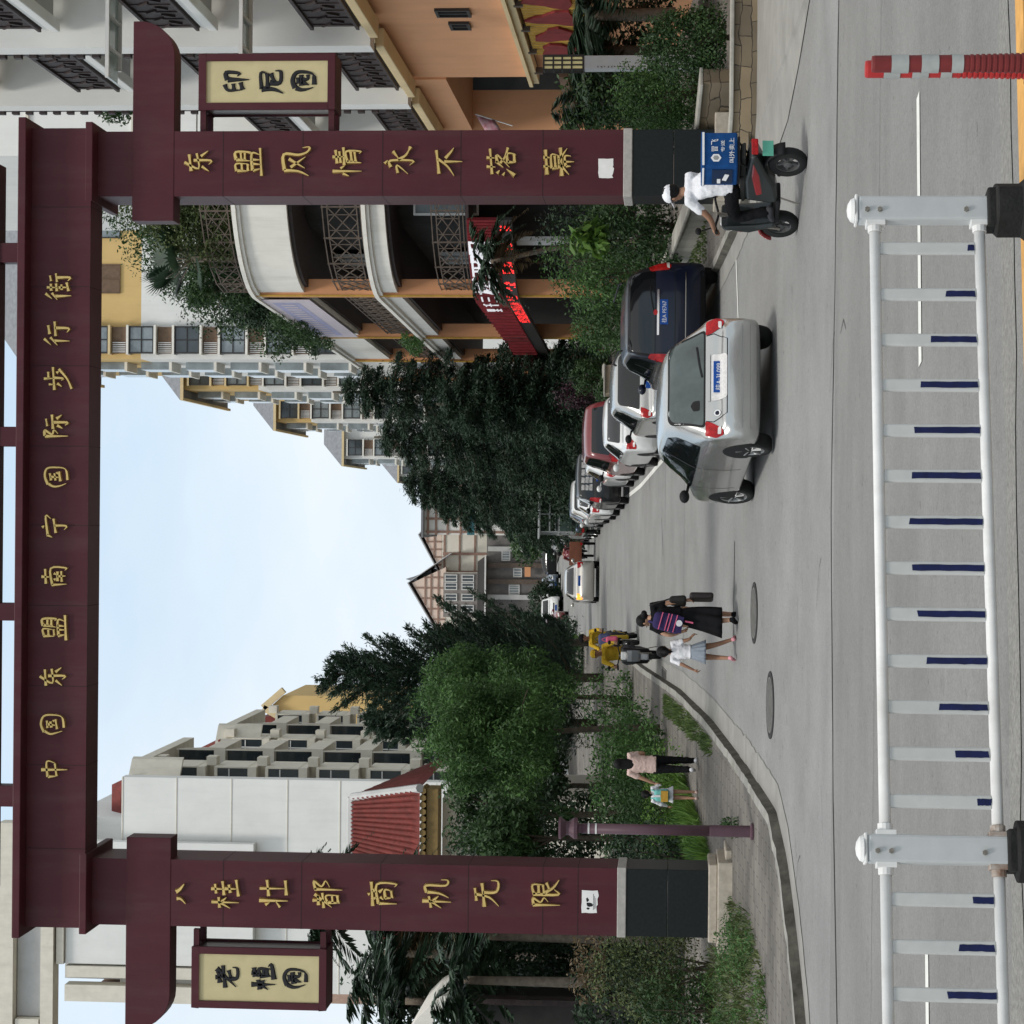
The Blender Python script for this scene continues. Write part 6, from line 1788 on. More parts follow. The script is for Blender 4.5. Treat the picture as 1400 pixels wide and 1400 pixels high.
def car(lab, kind, pm, loc, rz=0.0, txt=None, detail=2, group='cars parked along the right kerb', glass=None, wheel_r=.31, blink=False, slope=.07, steer=0, name='parked_car', wscale=1.0):
    Ln, st, H = STN[kind]
    root = thing(name, lab, 'car', (loc[0], loc[1], zg(loc[1])), 0, group)
    root.rotation_euler = (math.atan(slope), 0, rz)
    root.rotation_mode = 'XYZ'
    # dense stations
    kst = [Vector((s[0], s[1], s[2])) for s in st]; kst2 = [Vector((s[3], s[4], s[5])) for s in st]; kst3 = [Vector((s[6], 0, 0)) for s in st]
    def interp(arr, sub):
        out = []
        n = len(arr)
        ys_ = [s[0] for s in st]
        for i in range(n - 1):
            for k in range(sub):
                t = k / sub
                # monotone cubic per component
                def mono(f):
                    y0, y1 = f(i), f(i + 1); h = ys_[i + 1] - ys_[i]
                    d = (y1 - y0) / h
                    dm = (y0 - f(i - 1)) / (ys_[i] - ys_[i - 1]) if i > 0 else d
                    dp = (f(i + 2) - y1) / (ys_[i + 2] - ys_[i + 1]) if i + 2 < n else d
                    m0 = 0 if dm * d <= 0 else 2 * dm * d / (dm + d); m1 = 0 if dp * d <= 0 else 2 * dp * d / (dp + d)
                    t2, t3 = t * t, t * t * t
                    return (2 * t3 - 3 * t2 + 1) * y0 + (t3 - 2 * t2 + t) * h * m0 + (-2 * t3 + 3 * t2) * y1 + (t3 - t2) * h * m1
                out.append(tuple(mono(lambda j, c=c: arr[j][c]) for c in range(len(arr[0]))))
        out.append(arr[-1]); return out
    sub = 5 if detail > 1 else 3
    dst = interp([tuple(s) for s in st], sub)
    rows = []
    for (yy, zb, zl, ztp, wl, wb, wt) in dst:
        wl, wb, wt = wl * wscale, wb * wscale, wt * wscale
        hgt = ztp - zl
        key = [(0, zb), (.55 * wl, zb), (wl * .93, zb + .03), (wl, zb + min(.16, (zl - zb) * .35)), (wl + .004, zb + (zl - zb) * .62), (wb, zl), (wb + (wt - wb) * .48, zl + hgt * .45), (wt + .015, ztp - min(.10, hgt * .22)), (wt * .80, ztp - min(.025, hgt * .1)), (0, ztp)]
        q = catmull([Vector((a, b, 0)) for a, b in key], 4)
        half = [(p.x, yy - Ln / 2, p.y) for p in q]
        rows.append(half[::-1] and ([(-a, b, c) for a, b, c in half[::-1]] + half[1:]))
    mb = MB(); mb.sheet(rows)
    n = len(rows[0])
    mb.f.append(tuple(range(n))); mb.m.append(0)
    mb.f.append(tuple((len(rows) - 1) * n + i for i in range(n))); mb.m.append(0)
    # longitudinal seam at the floor centre closes by overlap of first and last columns
    body = mb.build('body', pm, root, smooth=True)
    bm = bmesh.new(); bm.from_mesh(body.data); bvh = BVHTree.FromBMesh(bm); bm.free()
    h2 = -Ln / 2
    gm = glass or M_cglass
    wb_r, wb_f = .72, {'hatch': 3.36, 'sedan': 3.58, 'suv': 3.5, 'van': 3.55}[kind]
    if kind == 'hatch':
        sidep = [(.66, .98), (.84, 1.30), (1.08, 1.41), (1.8, 1.44), (2.38, 1.385), (2.68, 1.24), (3.02, 1.00), (2.9, .965), (1.5, .965)]; bp_ = (1.72,)
        rw = [(-.66, .97), (.66, .97), (.61, 1.10), (.53, 1.37), (.45, 1.41), (-.45, 1.41), (-.53, 1.37), (-.61, 1.10)]
        tl = [(.80, .94), (.60, .945), (.63, .86), (.72, .72), (.80, .70), (.84, .80)]
        ws = [(-.60, 1.02), (.60, 1.02), (.50, 1.42), (-.50, 1.42)]
    elif kind == 'sedan':
        sidep = [(.92, 1.0), (1.16, 1.24), (1.42, 1.345), (2.2, 1.37), (2.62, 1.31), (2.95, 1.16), (3.22, 1.0), (3.1, .975), (1.2, .975)]; bp_ = (2.0,)
        rw = [(-.60, 1.08), (.60, 1.08), (.50, 1.36), (-.50, 1.36)]
        tl = [(.80, .95), (.52, .94), (.58, .82), (.72, .72), (.80, .72)]
        ws = [(-.60, 1.03), (.60, 1.03), (.48, 1.35), (-.48, 1.35)]
    elif kind == 'suv':
        sidep = [(.42, 1.12), (.58, 1.42), (.80, 1.53), (1.7, 1.56), (2.35, 1.50), (2.65, 1.33), (2.98, 1.12), (2.85, 1.09), (1.2, 1.09)]; bp_ = (1.25, 2.05)
        rw = [(-.74, 1.14), (.74, 1.14), (.68, 1.50), (.62, 1.56), (-.62, 1.56), (-.68, 1.50)]
        tl = [(.84, 1.28), (.72, 1.22), (.74, .90), (.82, .86), (.87, .95), (.87, 1.2)]
        ws = [(-.62, 1.14), (.62, 1.14), (.54, 1.54), (-.54, 1.54)]
    else:
        sidep = [(.34, 1.10), (.42, 1.52), (.62, 1.63), (2.3, 1.66), (2.85, 1.58), (3.25, 1.32), (3.5, 1.12), (3.3, 1.08), (1.2, 1.08)]; bp_ = (1.15, 2.3)
        rw = [(-.66, 1.12), (.66, 1.12), (.58, 1.58), (-.58, 1.58)]
        tl = [(.82, 1.06), (.68, 1.06), (.70, .78), (.82, .76)]
        ws = [(-.60, 1.1), (.60, 1.1), (.54, 1.62), (-.54, 1.62)]
    rr_ = .05 if detail > 1 else .10
    for sd in ('left', 'right'):
        if detail < 1 and sd == 'right': continue
        w = drape(bvh, rpoly([(a + h2, b) for a, b in sidep], .04), sd, .005, 'side_window', gm, root, rr_ + .03)
        for b in bp_:
            drape(bvh, strip([(b + h2 + .03, .98 if kind != 'suv' else 1.1), (b + h2, 1.42 if kind != 'van' else 1.62)], .055), sd, .010, 'window_pillar', M_blackpl, w, .1)
        if detail > 1:
            top = {'hatch': .96, 'sedan': .97, 'suv': 1.08, 'van': 1.07}[kind]
            for b in (*bp_, {'hatch': 2.78, 'sedan': 3.0, 'suv': 2.8, 'van': 3.3}[kind]):
                drape(bvh, strip([(b + h2 + .04, top), (b + h2 + .03, .6), (b + h2, .34)], .012), sd, .004, 'door_gap', M_blackpl, body, .12)
            for b in (.45 + bp_[-1] - .62, bp_[-1] + .62 + .1):
                drape(bvh, rpoly([(b + h2, .86), (b + h2 + .17, .865), (b + h2 + .17, .89), (b + h2, .885)], .012), sd, .022, 'door_handle', pm, root, .1)
        for yc in (wb_r, wb_f):
            R = wheel_r + .055
            arc = [(yc + h2 + R * math.cos(t), max(.19, wheel_r + R * math.sin(t))) for t in [rad(-35 + 250 * i / 20) for i in range(21)]]
            drape(bvh, arc, sd, .006, 'wheel_arch', M_blackpl, root, .12)
    w = drape(bvh, rpoly(rw, .05), 'rear', .006, 'rear_window', gm if kind != 'hatch' or detail < 2 else M_cglass2, root, rr_)
    if detail > 1:
        fr = strip([*rpoly(rw, .05), rpoly(rw, .05)[0]], .05)
        pts = rpoly(rw, .05)
        for i in range(len(pts)):
            pass
        big = [(x * 1.055, z + (z - 1.18) * .10) for x, z in rw]
        drape(bvh, rpoly(big, .06), 'rear', .003, 'rear_window_surround', M_blackpl, w, rr_)
        if kind in ('hatch', 'suv'):
            z0 = rw[0][1]
            drape(bvh, strip([(.02, z0 + .02), (.2, z0 + .055), (.46, z0 + .09)], .022), 'rear', .016, 'rear_wiper', M_blackpl, w, .06)
    drape(bvh, rpoly(ws, .05), 'front', .006, 'windscreen', gm, root, rr_ + .04)
    for sg in (-1, 1):
        l = drape(bvh, rpoly([(x * sg * wscale, z) for x, z in tl], .03), 'rear', .010, 'tail_lamp', M_blink if (blink and sg < 0) else M_lamp, root, .05)
        cx = sum(p[0] for p in tl) / len(tl); cz = min(p[1] for p in tl) + .06
        drape(bvh, rpoly([(sg * (cx - .05), cz - .025), (sg * (cx + .06), cz - .02), (sg * (cx + .06), cz + .025), (sg * (cx - .03), cz + .02)], .015), 'rear', .014, 'reversing_lamp', M_lampw, l, .06)
        fz = {'hatch': .70, 'sedan': .66, 'suv': .84, 'van': .78}[kind]
        drape(bvh, rpoly([(sg * .42, fz - .06), (sg * .70, fz - .03), (sg * .74, fz + .07), (sg * .5, fz + .05)], .03), 'front', .008, 'headlamp', M_lampw, root, .08)
    fz = {'hatch': .62, 'sedan': .60, 'suv': .74, 'van': .66}[kind]
    drape(bvh, rpoly([(-.36, fz - .05), (.36, fz - .05), (.40, fz + .05), (-.40, fz + .05)], .03), 'front', .006, 'grille', M_blackpl, root, .1)
    drape(bvh, rpoly([(-.6, .26), (.6, .26), (.62, .40), (-.62, .40)], .03), 'front', .006, 'lower_grille', M_blackpl, root, .12)
    drape(bvh, rpoly([(-.72, .22 + .06), (.72, .28), (.74, .36), (-.74, .36)], .03), 'rear', .006, 'bumper_lower', M_blackpl if kind in ('suv', 'van') else pm, root, .12)
    pz = {'hatch': .80, 'sedan': .84, 'suv': .99, 'van': .92}[kind]
    if detail > 1 and kind == 'hatch':
        drape(bvh, rpoly([(-.31, pz - .13), (.31, pz - .13), (.33, pz + .07), (-.33, pz + .07)], .04), 'rear', .006, 'plate_surround', M_lampw, root, .06)
        drape(bvh, strip([(-.60, .94), (-.62, .84), (-.52, .67), (.52, .67), (.62, .84), (.60, .94)], .012), 'rear', .004, 'tailgate_gap', M_blackpl, body, .06)
        drape(bvh, strip([(-.33, pz + .10), (.33, pz + .10)], .03), 'rear', .012, 'tailgate_trim', pm, root, .06)
        drape(bvh, [(-.50 + .045 * math.cos(t), pz - .01 + .045 * math.sin(t)) for t in [2 * PI * i / 16 for i in range(16)]], 'rear', .009, 'round_sticker', M_sticker2, root, .06)
        drape(bvh, [(-.50 + .030 * math.cos(t), pz - .01 + .030 * math.sin(t)) for t in [2 * PI * i / 16 for i in range(16)]], 'rear', .011, 'sticker_disc', P_navy, root, .06)
        drape(bvh, strip([(-.72, .47), (.72, .47)], .012), 'rear', .004, 'bumper_crease', P_grey, body, .06)
    if detail > 1 and kind == 'suv':
        drape(bvh, strip([(-.40, 1.085), (.40, 1.085)], .035), 'rear', .016, 'chrome_trim', M_chrome, root, .06)
        drape(bvh, strip([(-.70, 1.10), (-.72, .80), (.72, .80), (.70, 1.10)], .012), 'rear', .004, 'tailgate_gap', M_blackpl, body, .06)
        drape(bvh, [(.05 * math.cos(t), 1.19 - .06 + .04 * math.sin(t)) for t in [2 * PI * i / 12 for i in range(12)]], 'rear', .016, 'round_badge', M_lamp, root, .06)
        drape(bvh, strip([(-.7, .62), (.7, .62)], .014), 'rear', .006, 'bumper_strip', M_chrome, root, .06)
    plate(root, bvh, 'rear', pz - .02 if kind == 'hatch' else pz, txt if detail > 1 else None)
    if detail < 2 or txt is None: plate(root, bvh, 'front', fz - .16)
    for sg in (-1, 1):
        mz = {'hatch': 1.0, 'sedan': 1.0, 'suv': 1.14, 'van': 1.14}[kind]; my = sidep[6][0] + h2 - .12
        mb = MB(); mb.ell((sg * .98, my, mz + .06), (.10, .07, .075), 12); mb.beam((sg * .80, my + .02, mz), (sg * .95, my, mz + .03), .05, .04)
        mr = mb.build('wing_mirror', M_blackpl if kind == 'van' or pm == P_silver else pm, root, smooth=True)
        for yc, stq in ((wb_r, 0), (wb_f, steer)):
            wheel(root, sg * (.765 * wscale), yc + h2, wheel_r, .20, sg, steer=stq, rimm=M_rim if detail > 1 else M_rimd)
    return root, bvh
def pcar(lab, kind, pm, U, Yr, rz, **k):
    """Parked car whose rear stands at depth Yr with its left flank at pixel column U."""
    Ln = STN[kind][0]
    x = (U - 700) / 3030 * Yr
    cx = x + .86 * math.cos(rz) - math.sin(rz) * Ln / 2
    cy = Yr + Ln / 2 * math.cos(rz)
    return car(lab, kind, pm, (cx, cy), rz, **k)
sv, sb = car('silver hatchback driving in, pale plate surround and round sticker on its tailgate', 'hatch', P_silver, (1.37, 31.95), rad(13.4), txt='桂A·3L099', name='moving_car', group='cars driving on the street', slope=.055, steer=rad(6))
drape(sb, rpoly([(-.44, 1.02), (-.30, 1.02), (-.30, 1.10), (-.36, 1.14), (-.44, 1.10)], .02), 'rear', .010, 'window_sticker', M_blackpl, sv, .06)
nv, nb_ = pcar('navy blue SUV with dark rear window parked behind the silver hatchback', 'suv', P_navy, 907, 38.5, rad(4.5), txt='桂A PE767', wheel_r=.34)
mb = MB()
for s in (-1, 1): mb.tube([(s * .60, -1.6, 1.69), (s * .60, -1.5, 1.74), (s * .58, .2, 1.76), (s * .58, .35, 1.70)], .018, 6)
mb.build('roof_rail', M_blackpl, nv)
pcar('silver hatchback parked between the navy SUV and the white sedan', 'hatch', P_silver, 829, 46.2, rad(4.5), detail=1)
pcar('white sedan parked in front of the dark red van', 'sedan', P_white, 784, 52.0, rad(4), detail=1)
pcar('dark red van with tinted windows parked behind the white sedan', 'van', P_red, 768, 57.8, rad(4), detail=1)
pcar('white hatchback parked between the dark red van and the black SUV', 'hatch', P_white, 748, 63.6, rad(3.5), detail=1)
bs, bb = pcar('black SUV with its rear window full of pale clutter', 'suv', P_black, 715, 69.2, rad(3.5), detail=1, wheel_r=.34)
r2 = random.Random(8)
for i in range(5):
    for j in range(3):
        x, z = -.52 + i * .235, 1.17 + j * .12
        drape(bb, rpoly([(x + r2.uniform(0, .03), z), (x + .20 + r2.uniform(-.03, .02), z + r2.uniform(-.01, .01)), (x + .2, z + .09), (x + .02, z + .10)], .015), 'rear', .010, 'window_clutter', M_sticker, bs, .1)
pcar('white sedan parked right in front of the black SUV', 'sedan', P_white, 698, 75.4, rad(3), detail=1)
pcar('white hatchback, third pale car beyond the black SUV', 'hatch', P_white, 692, 81.2, rad(3), detail=1)
pcar('slate blue sedan parked before the truck with the metal rack', 'sedan', P_blue, 686, 87.0, rad(3), detail=1)
pcar('white van parked beyond the truck with the rack', 'van', P_white, 668, 101, rad(3), detail=1)
pcar('dark red sedan near the far end of the parked row', 'sedan', P_red, 661, 108, rad(3), detail=1)
pcar('grey hatchback at the far end of the parked row', 'hatch', P_grey, 656, 115, rad(3), detail=1)
pcar('champagne sedan driving up the middle of the street, left indicator lit', 'sedan', P_champ, 579, 94, rad(3.5), detail=1, blink=True, name='moving_car', group='cars driving on the street')
car('white oncoming car at the far end of the street', 'suv', P_white, (-7.3, 168), PI + rad(4), detail=1, name='moving_car', group='cars driving on the street', slope=-.07)
car('small red and pale car parked at the far left kerb', 'hatch', P_red, (-7.75, 151), PI + rad(8), detail=1, name='parked_car', group=None, slope=-.07)
car('black car turning at the far end of the street', 'sedan', P_black, (-4.1, 186), rad(80), detail=1, name='moving_car', group='cars driving on the street', slope=.0)
car('slate blue car facing the camera at the far end, by the porch', 'hatch', P_blue, (-5.9, 178), PI + rad(4), detail=1, name='moving_car', group='cars driving on the street', slope=-.07)
for Y_, k_, p_, l_ in ((122, 'sedan', P_white, 'white sedan parked beyond the grey hatchback'), (129, 'suv', P_black, 'black SUV far up the parked row'), (136, 'hatch', P_white, 'tiny white hatchback nearly last in the parked row'), (144, 'sedan', P_grey, 'last grey sedan of the parked row, at the bend')):
    pcar(l_, k_, p_, 700 + (park(Y_) + .3) / Y_ * 3030, Y_, rad(4.5), detail=1)
# light truck with a welded rack
tx, tyy = (694 - 700) / 3030 * 95, 95
tk = thing('light_truck', 'small dark green truck with a tall welded metal rack on its bed', 'truck', (tx, tyy, zg(tyy)), rad(3)); tk.rotation_euler = (math.atan(.07), 0, rad(3))
M_truck = paint('paint_dark_green', (.025, .05, .04)); M_rack = mat('galvanised', (.42, .44, .43), .5, .5, var=.2)
mb = MB(); mb.box(-.78, .78, -2.0, .6, .62, 1.05); mb.build('bed', M_truck, tk, bevel=.02)
mb = MB(); mb.hexa([(-.78, .7, .45), (.78, .7, .45), (.78, 2.3, .45), (-.78, 2.3, .45), (-.72, .75, 1.85), (.72, .75, 1.85), (.72, 1.9, 1.85), (-.72, 1.9, 1.85)]); cb = mb.build('cab', M_truck, tk, bevel=.06)
mb = MB(); mb.box(-.60, .60, .66, .70, 1.15, 1.68); mb.build('rear_window', mat('pale_green_glass', (.25, .36, .31), .2, var=.2), cb)
mb = MB()
for x in (-.74, .74):
    for y in (-1.95, -.7, .5): mb.beam((x, y, 1.05), (x, y, 2.55), .05, .05)
    for z in (1.75, 2.55): mb.beam((x, -1.95, z), (x, .5, z), .05, .05)
for y in (-1.95, .5):
    for z in (1.75, 2.15, 2.55): mb.beam((-.74, y, z), (.74, y, z), .05, .05)
mb.beam((0, -1.95, 1.05), (0, -1.95, 2.55), .05, .05)
mb.box(-.95, .95, -2.1, .7, 2.56, 2.62); mb.build('metal_rack', M_rack, tk)
for s in (-1, 1):
    for y in (-1.3, 1.6): wheel(tk, s * .7, y, .33, .2, s)
    mb = MB(); mb.box(s * .66 - .1, s * .66 + .1, -2.05, -2.0, .7, .8); mb.build('tail_lamp', M_lamp, tk)
mb = MB(); mb.box(-.22, .22, -2.03, -2.005, .66, .8); mb.build('number_plate', M_plate, tk)

# scooters
def scooter(lab, loc, rz, bodym, trim, slope=.07, front=False, plate_m=None, group=None, steer=0.0):
    t = thing('electric_scooter', lab, 'scooter', (loc[0], loc[1], zg(loc[1])), 0, group); t.rotation_euler = (math.atan(slope), 0, rz)
    R = .235
    for y, nm in ((.64, 0), (-.62, 0)):
        mb = MB(); mb.lathe([(R * .6, -.05), (R * .92, -.055), (R, -.03), (R, .03), (R * .92, .055), (R * .6, .05)], (0, 0, 0), 24, axis='x', caps=False); w = mb.build('wheel', M_tyre, t, smooth=True); w.location = (0, y, R)
        mb = MB(); mb.lathe([(.02, -.06), (.05, -.05), (R * .20, -.035), (R * .22, -.01), (R * .22, .01), (R * .20, .035), (.05, .05), (.02, .06)], n=16, axis='x')
        mb.lathe([(R * .63, -.04), (R * .56, -.035), (R * .56, .035), (R * .63, .04)], n=20, axis='x', caps=False)
        for k in range(5):
            a = 2 * PI * k / 5; mb.beam((0, R * .15 * math.cos(a), R * .15 * math.sin(a)), (0, R * .6 * math.cos(a), R * .6 * math.sin(a)), .04, .03)
        mb.build('rim', M_rimd, w)
    mb = MB(); mb.extrude([(-.14, y, z) for y, z in ((-.86, .70), (-.90, .62), (-.60, .50), (-.30, .36), (.02, .30), (.04, .42), (-.02, .70), (-.4, .74))], (.28, 0, 0)); mb.build('rear_body', bodym, t, bevel=.05, segs=3)
    mb = MB(); mb.extrude([(-.146, y, z) for y, z in ((-.80, .66), (-.52, .56), (-.16, .50), (-.12, .58), (-.5, .66))], (.292, 0, 0)); mb.build('side_trim', trim, t, bevel=.02)
    mb = MB(); mb.box(-.15, .15, -.02, .42, .27, .33); mb.build('footboard', M_blackpl, t, bevel=.02)
    mb = MB(); mb.extrude([(-.19, y, z) for y, z in ((.38, .30), (.47, .30), (.60, .62), (.56, .92), (.50, .98), (.47, .90), (.44, .55))], (.38, 0, 0)); mb.build('front_shield', bodym, t, bevel=.06, segs=3)
    mb = MB(); mb.extrude([(-.10, y, z) for y, z in ((.585, .58), (.615, .60), (.585, .92), (.545, .95))], (.2, 0, 0)); mb.build('shield_panel', trim, t, bevel=.03)
    mb = MB(); mb.extrude([(-.135, y, z) for y, z in ((.50, .44), (.60, .56), (.66, .72), (.62, .84), (.575, .82), (.54, .60))], (.27, 0, 0)); mb.build('front_cowl', trim, t, bevel=.04, segs=3)
    mb = MB(); mb.extrude([(-.10, y, z) for y, z in ((.56, .83), (.625, .85), (.58, .97), (.53, .98))], (.2, 0, 0)); mb.build('headlamp_cover', P_white if not front else trim, t, bevel=.03)
    mb = MB()
    mb.sheet([[(x, .64 + .27 * math.cos(a), R + .27 * math.sin(a)) for x in (-.075, 0, .075)] for a in [rad(20 + 130 * i / 12) for i in range(13)]]); fd = mb.build('front_fender', trim, t, smooth=True); s = fd.modifiers.new('solid', 'SOLIDIFY'); s.thickness = .02
    mb = MB()
    mb.sheet([[(x, -.62 + .28 * math.cos(a), R + .28 * math.sin(a)) for x in (-.085, 0, .085)] for a in [rad(60 + 110 * i / 12) for i in range(13)]]); fd = mb.build('rear_fender', M_blackpl, t, smooth=True); s = fd.modifiers.new('solid', 'SOLIDIFY'); s.thickness = .02
    mb = MB()
    for s in (-1, 1): mb.tube([(s * .075, .64, R), (s * .075, .57, .62)], .018, 8)
    mb.tube([(0, .55, .6), (0, .46, 1.02)], .03, 8); mb.build('fork', M_steel, t)
    mb = MB(); mb.tube(catmull([(-.34, .36, 1.03), (-.2, .43, 1.04), (0, .46, 1.0), (.2, .43, 1.04), (.34, .36, 1.03)], 4), .015, 8); hb = mb.build('handlebar', M_blackpl, t, smooth=True)
    mb = MB()
    for s in (-1, 1): mb.tube([(s * .24, .41, 1.04), (s * .36, .35, 1.03)], .022, 8)
    mb.build('grip', M_rub, hb)
    for s in (-1, 1):
        mb = MB(); mb.tube([(s * .22, .42, 1.05), (s * .30, .40, 1.22)], .008, 6); mb.ell((s * .31, .39, 1.25), (.055, .018, .04), 10); mb.build('mirror', M_blackpl, t, smooth=True)
    mb = MB(); mb.extrude([(-.13, y, z) for y, z in ((-.84, .74), (-.80, .80), (-.45, .80), (-.1, .77), (.03, .74), (0, .70), (-.5, .72))], (.26, 0, 0)); mb.build('seat', M_rub, t, bevel=.03, segs=3)
    mb = MB(); mb.ell((0, .615, .84), (.085, .03, .05), 12); mb.build('headlamp', M_lampw, t, smooth=True)
    mb = MB(); mb.box(-.11, .11, -.925, -.89, .60, .68); mb.build('tail_lamp', M_lamp, t, bevel=.012)
    mb = MB(); mb.box(-.11, .11, -.885, -.875, .42, .55); mb.build('number_plate', plate_m or M_plateg, t, bevel=.004)
    mb = MB(); mb.tube([(.10, -.62, .26), (.13, -.35, .30), (.12, -.2, .3)], .03, 6); mb.build('exhaust_cover', M_steel, t)
    mb = MB(); mb.tube([(-.15, -.1, .28), (-.2, -.05, .06)], .012, 6); mb.build('stand', M_steel, t)
    return t
RID = (3.90, 27.1); RZ = rad(28)
scooter('dark green and red electric scooter of the delivery rider', RID, RZ, mat('scooter_dark', (.014, .018, .018), .4, var=.1, coat=.4), paint('scooter_red', (.26, .012, .015)), slope=.03)
scooter('black scooter ridden towards the camera by the left kerb', (-3.45, 54.2), PI, P_black, mat('scooter_grey', (.25, .26, .27), .4, var=.1), slope=-.07, plate_m=M_plate)
scooter('dark scooter with yellow front, oncoming behind the black scooter', (-3.62, 63.8), PI - .1, mat('scooter_yellow', (.50, .34, .03), .5, var=.2), P_black, slope=-.07, plate_m=M_plate)
# cargo tricycle beside the champagne car
ct = thing('cargo_tricycle', 'motor tricycle with a brown cargo box beside the champagne car', 'tricycle', ((643 - 700) / 3030 * 100, 100, zg(100)), rad(4)); ct.rotation_euler = (math.atan(.07), 0, rad(4))
mb = MB(); mb.box(-.5, .5, -1.1, .3, .62, .70)
for (a, b, c, d) in ((-.5, .5, -1.1, -1.06), (-.5, .5, .26, .3), (-.5, -.46, -1.06, .26), (.46, .5, -1.06, .26)): mb.box(a, b, c, d, .70, 1.15)
mb.build('cargo_box', mat('brown_box', (.20, .075, .045), .7, var=.2), ct, bevel=.01)
mb = MB(); mb.beam((0, .3, .55), (0, 1.3, .5), .2, .1); mb.tube([(0, 1.25, .5), (0, 1.1, 1.05)], .03); mb.tube([(-.35, 1.05, 1.06), (.35, 1.05, 1.06)], .02); mb.build('chassis', M_blackpl, ct)
mb = MB(); mb.box(-.2, .2, .35, .85, .72, .82); mb.box(-.12, .12, .4, .8, .6, .72); mb.build('seat', M_rub, ct, bevel=.03)
for (x, y) in ((-.46, -.5), (.46, -.5), (0, 1.3)): wheel(ct, x, y, .27, .1, 1 if x >= 0 else -1)
for s in (-1, 1):
    mb = MB(); mb.box(s * .4 - .05, s * .4 + .05, -1.14, -1.1, .6, .7); mb.build('tail_lamp', M_lamp, ct)
# ------------------------------------------------------------------ people
M_skin = mat('skin', (.40, .23, .15), .6, var=.06)
M_skind = mat('skin_tan', (.27, .145, .09), .6, var=.06)
M_hair = mat('black_hair', (.006, .0055, .0055), .6, spec=.15, var=.3, vscale=30)
def cloth(n, c, **k): return mat(n, c, .95, var=.14, vscale=9, bump=.5, bscale=14, spec=.08, **k)
C_black = cloth('black_cloth', (.010, .010, .011)); C_white = cloth('white_cloth', (.68, .68, .70)); C_pink = cloth('pale_pink_cloth', (.58, .43, .38))
C_greyp = cloth('grey_pleat', (.25, .28, .32)); C_yellow = cloth('yellow_vest', (.46, .30, .03)); C_purple = cloth('navy_purple_canvas', (.035, .028, .085)); C_hot = cloth('hot_pink', (.62, .13, .22))
C_teal = cloth('teal_canvas', (.16, .45, .42)); C_must = cloth('mustard_canvas', (.48, .28, .05)); C_dgrey = cloth('dark_grey_cloth', (.05, .05, .055)); C_blue = cloth('courier_blue', (.012, .06, .19))
from mathutils import noise as mnoise
def solid(tubes, name, m, parent, voxel=.010, smooth_it=2):
    """Union of tubes and ellipsoids as one continuous skin."""
    mb = MB()
    for t in tubes:
        if t[0] == 'e': mb.ell(t[1], t[2], 16)
        elif t[0] == 'l':                              # loft of horizontal-ish ellipses: (centre, rx, ry)
            n = 18; rows = t[1]; vs = []; fs = []
            dense = []
            for i in range(len(rows) - 1):
                for k in range(3):
                    s = k / 3; a, b = rows[i], rows[i + 1]; dense.append((Vector(a[0]).lerp(Vector(b[0]), s), a[1] + (b[1] - a[1]) * s, a[2] + (b[2] - a[2]) * s))
            dense.append((Vector(rows[-1][0]), rows[-1][1], rows[-1][2]))
            for c, rx, ry in dense:
                for k in range(n):
                    a = 2 * PI * k / n; vs.append(c + Vector((rx * math.cos(a), ry * math.sin(a), 0)))
            for i in range(len(dense) - 1):
                for k in range(n): fs.append((i * n + k, i * n + (k + 1) % n, (i + 1) * n + (k + 1) % n, (i + 1) * n + k))
            fs += [tuple(range(n))[::-1], tuple((len(dense) - 1) * n + k for k in range(n))]
            mb.add(vs, fs)
        else:
            pts, rs = t[1], t[2]
            mb.tube(pts, rs, 12)
            mb.ell(pts[0], (rs[0],) * 3, 10); mb.ell(pts[-1], (rs[-1],) * 3, 10)
    o = mb.build(name, m, None)
    r = o.modifiers.new('r', 'REMESH'); r.mode = 'VOXEL'; r.voxel_size = voxel; r.use_smooth_shade = True
    s = o.modifiers.new('s', 'SMOOTH'); s.iterations = smooth_it; s.factor = .5
    dg = bpy.context.evaluated_depsgraph_get()
    me = bpy.data.meshes.new_from_object(o.evaluated_get(dg))
    old = o.data; o.modifiers.clear(); o.data = me; bpy.data.meshes.remove(old)
    if name in ('shirt', 'jacket', 'trousers'):        # folds
        nr = [v.normal.copy() for v in me.vertices]
        for v, q in zip(me.vertices, nr):
            p = v.co; v.co = p + q * (.009 * mnoise.noise(Vector((p.x * 9 + p.z * 5, p.y * 9, p.z * 13))) + .005 * mnoise.noise(p * 27))
    me.polygons.foreach_set('use_smooth', [True] * len(me.polygons))
    o.name = name; o.parent = parent
    return o
V3 = lambda *a: Vector(a)
def limb(a, b, c, r): return ('t', catmull([a, b, c], 5), [r[0] + (r[1] - r[0]) * i / 5 if i <= 5 else r[1] + (r[2] - r[1]) * (i - 5) / 5 for i in range(11)])
